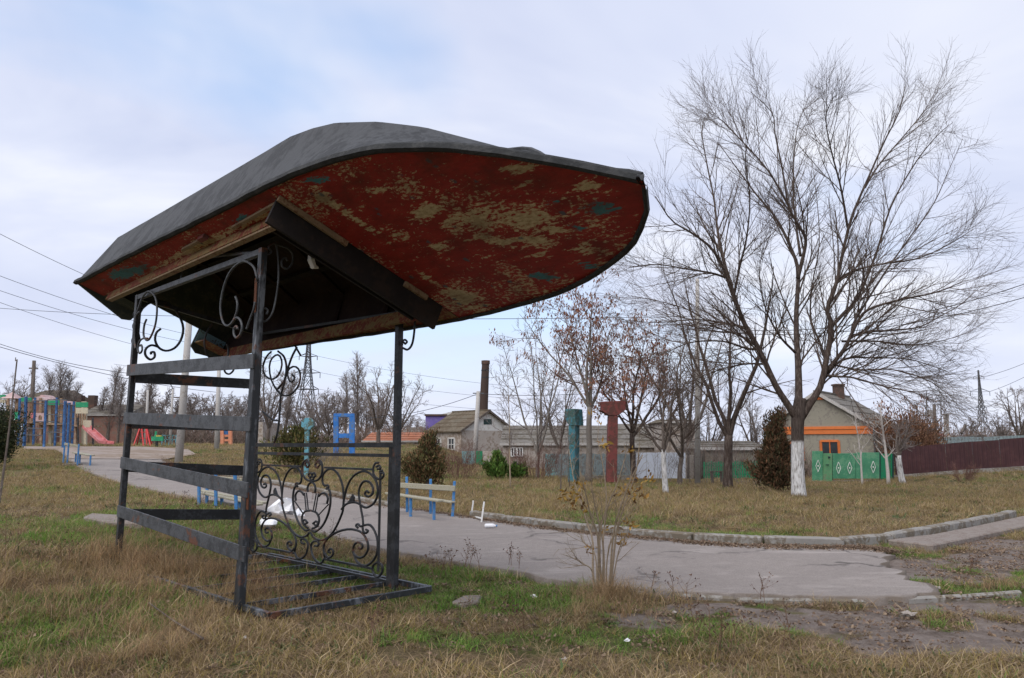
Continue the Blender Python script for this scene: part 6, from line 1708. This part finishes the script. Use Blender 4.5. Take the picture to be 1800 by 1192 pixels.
for k, (px, pt) in enumerate(BELT):
    d = 108 + (k * 7) % 23; H = hgt(px, pt, d)
    if first is None:
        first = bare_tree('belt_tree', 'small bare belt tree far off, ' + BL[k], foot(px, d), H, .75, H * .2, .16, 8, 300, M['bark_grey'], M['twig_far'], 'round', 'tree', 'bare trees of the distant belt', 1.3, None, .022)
        H0 = H; continue
    c = copy_tree(first); c['label'] = 'small bare belt tree far off, ' + BL[k]; c.location = foot(px, d); s = H / H0
    c.scale = (s * rb2.uniform(1.0, 1.5), s * 1.1, s); c.rotation_euler = (0, 0, rb2.uniform(0, 6.28))
# low brush along the foot of the belt
rng = np.random.default_rng(77)
def brush(name, x0, x1, d, n, H, seed, cols):
    rng = np.random.default_rng(seed)
    px = rng.uniform(x0, x1, n); dd = d + rng.uniform(-4, 8, n)
    X = np.array([at(a_, 790, b_)[0] for a_, b_ in zip(px, dd)]); Z = g(X, dd)
    B = np.stack([X, dd, Z], -1)
    dirs = unit(np.stack([rng.normal(size=n) * .35, rng.normal(size=n) * .35, np.ones(n)], -1))
    L = H * rng.uniform(.35, 1.1, n) * (.55 + .45 * (vnoise(X, dd, .25, seed) * .5 + .5))
    P = B[:, None] + dirs[:, None] * (np.linspace(0, 1, 4)[None, :, None] * L[:, None, None]) + rng.normal(size=(n, 4, 3)) * .06 * H * np.array([1, 1, .2])
    R = np.full((n, 1), d * .0003) * np.linspace(1.2, .5, 4)[None]
    v, f = tubes_batch(P, R, 3)
    cc = np.asarray(cols)[rng.integers(0, len(cols), n)]
    o = np_mesh(name, v, f, M['leaf'], None, False, np.repeat(cc, 12, 0))
    return tag(o, 'mass of dry leafless brush far behind the playground', kind='stuff')
BR = [(0.17, 0.13, 0.11), (0.20, 0.15, 0.125), (0.14, 0.115, 0.095), (0.22, 0.16, 0.12), (.18, .12, .10)]
brush('dry_brush', 228, 470, 86, 3000, 3.2, 1, BR)
brush('dry_brush', 540, 760, 72, 1500, 2.4, 2, BR)
brush('dry_brush', 1210, 1420, 44, 2600, 2.6, 3, BR)
brush('dry_brush', 1660, 1960, 66, 3000, 2.6, 4, BR)
brush('dry_brush', -120, 60, 86, 1200, 3.2, 5, BR)
# ------------------------------------------------------------------ grass and ground cover
tuft_col = bpy.data.collections.new('tuft_meshes')          # source meshes of the ground cover; not part of the scene itself
def tuft(name, seed, blades, H, spread, width, cols, lean=.5, droop=.5, nseg=3, jitter=.3, flat=0.0):
    rng = np.random.default_rng(seed)
    az = rng.uniform(0, 2 * PI, blades); rr = spread * np.sqrt(rng.random(blades))
    B = np.stack([np.cos(az) * rr, np.sin(az) * rr, np.full(blades, -.01)], -1)
    a2 = rng.uniform(0, 2 * PI, blades)
    L = H * rng.uniform(.4, 1.1, blades)
    tilt = rng.uniform(0, lean, blades) + flat
    D = np.stack([np.cos(a2) * np.sin(tilt), np.sin(a2) * np.sin(tilt), np.cos(tilt)], -1)
    W = np.stack([-np.sin(a2), np.cos(a2), 0 * a2], -1)
    pts = [B]; d = D.copy(); p = B
    dr = rng.uniform(.1, droop, blades)[:, None]
    for j in range(nseg):
        p = p + d * (L / nseg)[:, None]; p[:, 2] = np.maximum(p[:, 2], .004); pts.append(p)
        d = unit(d + np.stack([np.cos(a2), np.sin(a2), -np.ones(blades)], -1) * dr + rng.normal(size=d.shape) * .12)
    P = np.stack(pts, 1)
    wd = (width * rng.uniform(.6, 1.3, blades))[:, None, None] * np.linspace(1, .18, nseg + 1)[None, :, None]
    V = np.stack([P - W[:, None] * wd, P + W[:, None] * wd], 2).reshape(-1, 3)
    i = np.arange(blades * (nseg + 1) * 2).reshape(blades, nseg + 1, 2)
    F = np.stack([i[:, :-1, 0], i[:, :-1, 1], i[:, 1:, 1], i[:, 1:, 0]], -1).reshape(-1, 4)
    c = 1.3 * np.asarray(cols)[rng.integers(0, len(cols), blades)] * rng.uniform(1 - jitter, 1 + jitter, (blades, 1))
    cc = np.repeat(c, (nseg + 1) * 2, 0).reshape(blades, nseg + 1, 2, 3)
    me = bpy.data.meshes.new(name)
    me.from_pydata(V.tolist(), [], F.tolist())
    at_ = me.color_attributes.new('col', 'FLOAT_COLOR', 'POINT')
    c4 = np.ones((len(V), 4), np.float32); c4[:, :3] = cc.reshape(-1, 3); at_.data.foreach_set('color', c4.ravel())
    me.materials.append(M['blade'])
    o = bpy.data.objects.new(name, me); tuft_col.objects.link(o)
    return o
def blade_mat():
    m, nt, b = new_mat('grass blades', .75, .2); N = NT(nt)
    a = N.node('ShaderNodeVertexColor'); a.layer_name = 'col'
    r = N.rnd()
    c = N.mix(N.val(r, 0, 1, 0, .35), a.outputs[0], (.12, .085, .05))
    N.link(c, b.inputs['Base Color'])
    tr = N.node('ShaderNodeBsdfTranslucent'); N.link(c, tr.inputs[0])
    mx = N.node('ShaderNodeMixShader'); mx.inputs[0].default_value = .3
    N.link(b.outputs[0], mx.inputs[1]); N.link(tr.outputs[0], mx.inputs[2])
    N.link(mx.outputs[0], nt.nodes['Material Output'].inputs[0])
    return m
M['blade'] = blade_mat()
STRAW = [(0.31, 0.225, 0.125), (0.235, 0.165, 0.095), (0.40, 0.31, 0.19), (0.175, 0.122, 0.074), (0.29, 0.21, 0.105)]
OLIVE = [(0.20, 0.155, 0.045), (0.25, 0.185, 0.06), (0.15, 0.135, 0.04), (0.30, 0.21, 0.085)]
BROWN = [(0.145, 0.098, 0.066), (0.19, 0.13, 0.085), (0.105, 0.072, 0.05), (0.26, 0.185, 0.125)]
GREEN = [(0.085, 0.185, 0.022), (0.115, 0.22, 0.03), (0.15, 0.24, 0.045), (0.06, 0.13, 0.02), (0.19, 0.22, 0.06)]
T = []
for k in range(3): T.append(tuft('tuft_straw', 500 + k, 30, .19, .10, .0026, STRAW + OLIVE[:2], .7, .5))
for k in range(3): T.append(tuft('tuft_olive', 510 + k, 32, .14, .10, .0028, OLIVE + STRAW[:2] + GREEN[-1:], .8, .55))
for k in range(3): T.append(tuft('tuft_brown', 520 + k, 26, .13, .13, .0026, BROWN + STRAW[:2], 1.2, .6))
for k in range(3): T.append(tuft('tuft_green', 530 + k, 34, .13, .09, .0032, GREEN, .8, .5))
for k in range(2): T.append(tuft('tuft_thatch', 540 + k, 30, .24, .16, .0022, STRAW + BROWN, .5, .3, flat=1.15))
for k in range(2): T.append(tuft('tuft_tall', 550 + k, 34, .52, .13, .0028, STRAW + [(0.36, 0.23, 0.12), (.30, .18, .10)], .55, .38, 4))
for k in range(2): T.append(tuft('tuft_leaf_litter', 560 + k, 16, .045, .14, .016, [(0.13, 0.085, 0.06), (0.18, 0.12, 0.085), (0.10, 0.066, 0.05), (.24, .175, .12)], .9, .9, 2, flat=.6))
for k in range(2): T.append(tuft('tuft_weed', 570 + k, 20, .11, .10, .010, [(0.05, 0.085, 0.03), (0.07, 0.11, 0.04), (.09, .10, .04)], 1.0, .7, 3))
IDX = {'straw': (0, 3), 'olive': (3, 6), 'brown': (6, 9), 'green': (9, 12), 'thatch': (12, 14), 'tall': (14, 16), 'litter': (16, 18), 'weed': (18, 20)}
names = sorted(o.name for o in T)          # the collection is read in name order
order = {o.name: i for i, o in enumerate(sorted(T, key=lambda q: q.name))}
REMAP = np.array([order[o.name] for o in T])
def scatter_group():
    ng = bpy.data.node_groups.new('ground_cover', 'GeometryNodeTree')
    ng.interface.new_socket('Geometry', in_out='INPUT', socket_type='NodeSocketGeometry')
    ng.interface.new_socket('Geometry', in_out='OUTPUT', socket_type='NodeSocketGeometry')
    n = ng.nodes; L = ng.links
    gi, go = n.new('NodeGroupInput'), n.new('NodeGroupOutput')
    ci = n.new('GeometryNodeCollectionInfo'); ci.inputs['Collection'].default_value = tuft_col
    ci.inputs['Separate Children'].default_value = True; ci.inputs['Reset Children'].default_value = True
    ip = n.new('GeometryNodeInstanceOnPoints'); ip.inputs['Pick Instance'].default_value = True
    def attr(nm, t):
        a = n.new('GeometryNodeInputNamedAttribute'); a.data_type = t; a.inputs[0].default_value = nm
        return a.outputs[0]
    L.new(gi.outputs[0], ip.inputs['Points']); L.new(ci.outputs[0], ip.inputs['Instance'])
    L.new(attr('kind_index', 'INT'), ip.inputs['Instance Index'])
    L.new(attr('turn', 'FLOAT_VECTOR'), ip.inputs['Rotation']); L.new(attr('size', 'FLOAT_VECTOR'), ip.inputs['Scale'])
    L.new(ip.outputs[0], go.inputs[0])
    return ng
SG = scatter_group()
def scatter(name, label, X, Y, Zl, idx, size, rng, hs=None):
    n = len(X)
    me = bpy.data.meshes.new(name)
    co = np.stack([X, Y, Zl], -1).astype(np.float32)
    me.vertices.add(n); me.vertices.foreach_set('co', co.ravel())
    a = me.attributes.new('kind_index', 'INT', 'POINT'); a.data.foreach_set('value', REMAP[idx].astype(np.int32))
    r = np.stack([rng.normal(size=n) * .1, rng.normal(size=n) * .1, rng.uniform(0, 2 * PI, n)], -1).astype(np.float32)
    a = me.attributes.new('turn', 'FLOAT_VECTOR', 'POINT'); a.data.foreach_set('vector', r.ravel())
    s3 = np.repeat(size[:, None], 3, 1)
    if hs is not None: s3[:, 2] *= hs
    a = me.attributes.new('size', 'FLOAT_VECTOR', 'POINT'); a.data.foreach_set('vector', s3.astype(np.float32).ravel())
    o = bpy.data.objects.new(name, me); COL.objects.link(o)
    md = o.modifiers.new('cover', 'NODES'); md.node_group = SG
    return tag(o, label, kind='stuff')
def wedge(rng, n, y0, y1, m=1.22, x_max=None):
    """random points in the seen wedge of ground, even per area"""
    y = np.sqrt(rng.uniform(y0 * y0, y1 * y1, n)); x = rng.uniform(-1, 1, n) * y * .70 * m
    return x, y
rg = np.random.default_rng(99)
SL = np.array([on_ground(*p)[:2] for p in ((1556, 956), (1640, 968), (1800, 934), (1860, 922), (1850, 900), (1790, 911), (1640, 943))])
FR = np.array([cA - UBC * .05, cB - UBC * .05, cC + UBC * .05, cD + UBC * .05])
def pick(rng, n, probs):
    ks = list(probs.keys()); W_ = np.stack([np.broadcast_to(probs[k], (n,)) for k in ks], 0).astype(float)
    W_ = np.maximum(W_, 1e-6); W_ = np.cumsum(W_ / W_.sum(0), 0)
    r = rng.random(n); c = (r[None] > W_).sum(0)
    lo = np.array([IDX[k][0] for k in ks])[c]; hi = np.array([IDX[k][1] for k in ks])[c]
    return lo + (rng.random(n) * (hi - lo)).astype(int), c, ks
parts = []
for n, y0, y1, sc0 in ((9000, 3.2, 6.5, 1.0), (22000, 6.5, 13, 1.05), (24000, 13, 24, 1.25), (26000, 24, 46, 1.6), (6000, 46, 75, 2.2)):
    x, y = wedge(rg, n, y0, y1, 1.25)
    jx, jy = x + .16 * vnoise(x, y, 3.1, 51) + .07 * vnoise(x, y, 9, 52), y + .16 * vnoise(x, y, 3.3, 53) - .02
    keep = ~on_path(jx, jy) & ~in_poly(x, y, SL)
    dd = dirt_at(x, y)
    keep &= rg.random(n) > np.clip(dd * 1.35, 0, .985)
    inF = in_poly(x, y, FR); keep &= ~(inF & (rg.random(n) > .62))
    # worn, thin patches
    keep &= rg.random(n) > .75 * ss(.15, .55, vnoise(x, y, .8, 40) * .7 + .5 * vnoise(x, y, .23, 44))
    x, y, dd = x[keep], y[keep], dd[keep]; n = len(x)
    gr = green_at(x, y); v1 = vnoise(x, y, .35, 41) * .5 + .5; v2 = vnoise(x, y, 1.1, 42) * .5 + .5
    left = ss(-1.0, -3.5, x) * ss(14, 8, y)
    mid = ss(12, 18, y)
    pr_ = {'straw': .35 + .5 * v1 + .4 * mid, 'olive': .25 + .55 * v2 + .45 * mid, 'brown': .34 + .95 * (1 - v1) * (1 - .35 * mid) + .45 * left, 'green': 4.2 * gr * (1 - .72 * mid) + .04, 'thatch': .35 * (1 - mid) + .35 * left, 'weed': .12 + .06 * mid}
    idx, c, ks = pick(rg, n, pr_)
    size = sc0 * rg.uniform(.65, 1.25, n) * (.72 + .55 * (vnoise(x, y, 1.9, 45) * .5 + .5)) * (1 - .45 * np.clip(dd * 2, 0, 1))
    hs = .60 + .2 * left + .15 * mid
    parts.append((x, y, idx, size, hs))
x, y, idx, size, hs = [np.concatenate(k) for k in zip(*parts)]
scatter('dry_grass', 'mixed dry, brown and green grass covering the ground', x, y, ground_z(x, y), idx, size, rg, hs)
# tall dry grass round the shelter posts, the shrub and along the left slope
X, Y, S = [], [], []
def clump(px, py, rx, ry, n, s=1.0):
    p = on_ground(px, py); X.append(p[0] + rg.normal(size=n) * rx); Y.append(p[1] + rg.normal(size=n) * ry); S.append(rg.uniform(.6, 1.1, n) * s * .82)
clump(1062, 1052, .13, .10, 34, .75); clump(1085, 1070, .2, .1, 18, .6); clump(1035, 1075, .2, .12, 16, .55)
clump(A0[0] * 0 + 230, 985, .35, .25, 30, 1.0); clump(300, 1000, .45, .3, 42, .95); clump(370, 1010, .35, .25, 36, .9); clump(420, 1050, .25, .2, 30, .85)
clump(250, 1030, .5, .25, 26, .7); clump(120, 1000, .6, .4, 14, .7); clump(40, 1060, .4, .3, 12, .7); clump(380, 1080, .3, .15, 14, .6); clump(330, 950, .35, .2, 22, .8); clump(30, 930, .6, .5, 14, .7)
for _ in range(26): clump(rg.uniform(0, 420), rg.uniform(990, 1150), .22, .14, 5, rg.uniform(.45, .8))
clump(1780, 1030, .15, .1, 14, .5); clump(1720, 1025, .15, .1, 6, .45); clump(560, 1092, .2, .06, 8, .5); clump(700, 1020, .1, .1, 6, .5)
X, Y, S = map(np.concatenate, (X, Y, S))
ok = ~on_path(X, Y); X, Y, S = X[ok], Y[ok], S[ok]
scatter('tall_dry_grass', 'tall straw coloured grass round the shelter foot and the shrub', X, Y, ground_z(X, Y), IDX['tall'][0] + rg.integers(0, 2, len(X)), S, rg)
# dead leaves swept against the kerb and on the bare earth
kx, ky = [], []
for _ in range(2600):
    t = rg.random() * 118; i = int(t); f_ = t - i
    FE = fe; q = FE[min(int(t / 118 * (nA - 2)), nA - 2)] * 1.0; q2 = FE[min(int(t / 118 * (nA - 2)) + 1, nA - 1)]
    u_ = rg.random(); p = q * (1 - u_) + q2 * u_
    kx.append(p[0] + rg.normal() * .03); ky.append(p[1] - abs(rg.normal()) * .17 - .02)
kx, ky = np.array(kx), np.array(ky)
n2_ = 1400; mx_, my_ = wedge(rg, 2600, 13, 30, 1.2); k_ = ~on_path(mx_, my_) & (vnoise(mx_, my_, .3, 61) > 0); mx_, my_ = mx_[k_], my_[k_]; ex, ey = wedge(rg, n2_ * 6, 5, 13, 1.1); k_ = (dirt_at(ex, ey) > .3) & ~on_path(ex, ey); ex, ey = ex[k_][:260], ey[k_][:260]
gx2, gy2 = wedge(rg, 900, 4, 13, 1.1); k_ = ~on_path(gx2, gy2); gx2, gy2 = gx2[k_], gy2[k_]
lx, ly = np.r_[kx, ex, gx2, mx_], np.r_[ky, ey, gy2, my_]
lz = g(lx, ly) + np.where(on_path(lx, ly), .032, 0.0)
scatter('fallen_leaves', 'dead brown leaves gathered along the kerb and in the grass', lx, ly, lz, IDX['litter'][0] + rg.integers(0, 2, len(lx)), rg.uniform(.5, 1.0, len(lx)) * .9, rg)
# single dry weed stalks
def stalks():
    P_, R_ = [], []
    rng = np.random.default_rng(31)
    spots = [(790, 1010, .5), (810, 1000, .45), (775, 1020, .5), (890, 1000, .4), (1330, 1062, .4), (1165, 1045, .3), (270, 940, .7), (300, 930, .8), (340, 920, .7), (365, 925, .6), (390, 930, .6), (560, 985, .7), (600, 985, .7), (540, 980, .6),
             (60, 870, .7), (550, 880, .5), (900, 1110, .4), (1380, 1130, .45), (1270, 1150, .45), (1700, 1010, .35), (180, 870, .6), (100, 990, .6), (480, 1060, .5), (20, 1000, .7), (1230, 1130, .4), (640, 1130, .35), (715, 850, .6), (865, 870, .5), (1240, 880, .5)]
    for px, py, h in spots:
        for _ in range(rng.integers(2, 5)):
            b = on_ground(px + rng.normal() * 14, py + rng.normal() * 6)
            if on_path(np.array([b[0]]), np.array([b[1]]))[0]: b = b + (0, -.35, 0)
            P_.append(limb_curve(b, rng.normal(size=3) * .18 + (0, 0, 1), h * .62 * rng.uniform(.6, 1.1), 0, 6, rng, .1)); R_.append(np.linspace(.0035, .0018, 6))
    P_, R_ = np.array(P_), np.array(R_)
    a1, b1 = sprout(P_, R_, 5, (.08, .22), (25, 60), .1, .7, 4, rng, .3, 1, .08, .0016)
    V, F = join_tubes([(P_, R_, 3), (a1, b1, 3)])
    C = np.repeat(np.vstack([a1[:, -1], a1[:, 2], P_[:, -1]]), 2, 0); C = C + rng.normal(size=C.shape) * .008
    V2, F2, c2 = leaf_cards(C, .010, rng, [(.10, .055, .04), (.14, .08, .05), (.08, .05, .04)], 1.2)
    col = np.tile([[.15, .09, .062]], (len(V), 1))
    tri = np.vstack([F[:, [0, 1, 2]], F[:, [0, 2, 3]], F2 + len(V)])
    o = np_mesh('weed_stalks', np.vstack([V, V2]), tri, M['leaf'], None, False, np.vstack([col, c2]))
    tag(o, 'thin dry brown weed stalks scattered through the grass', kind='stuff')
stalks()
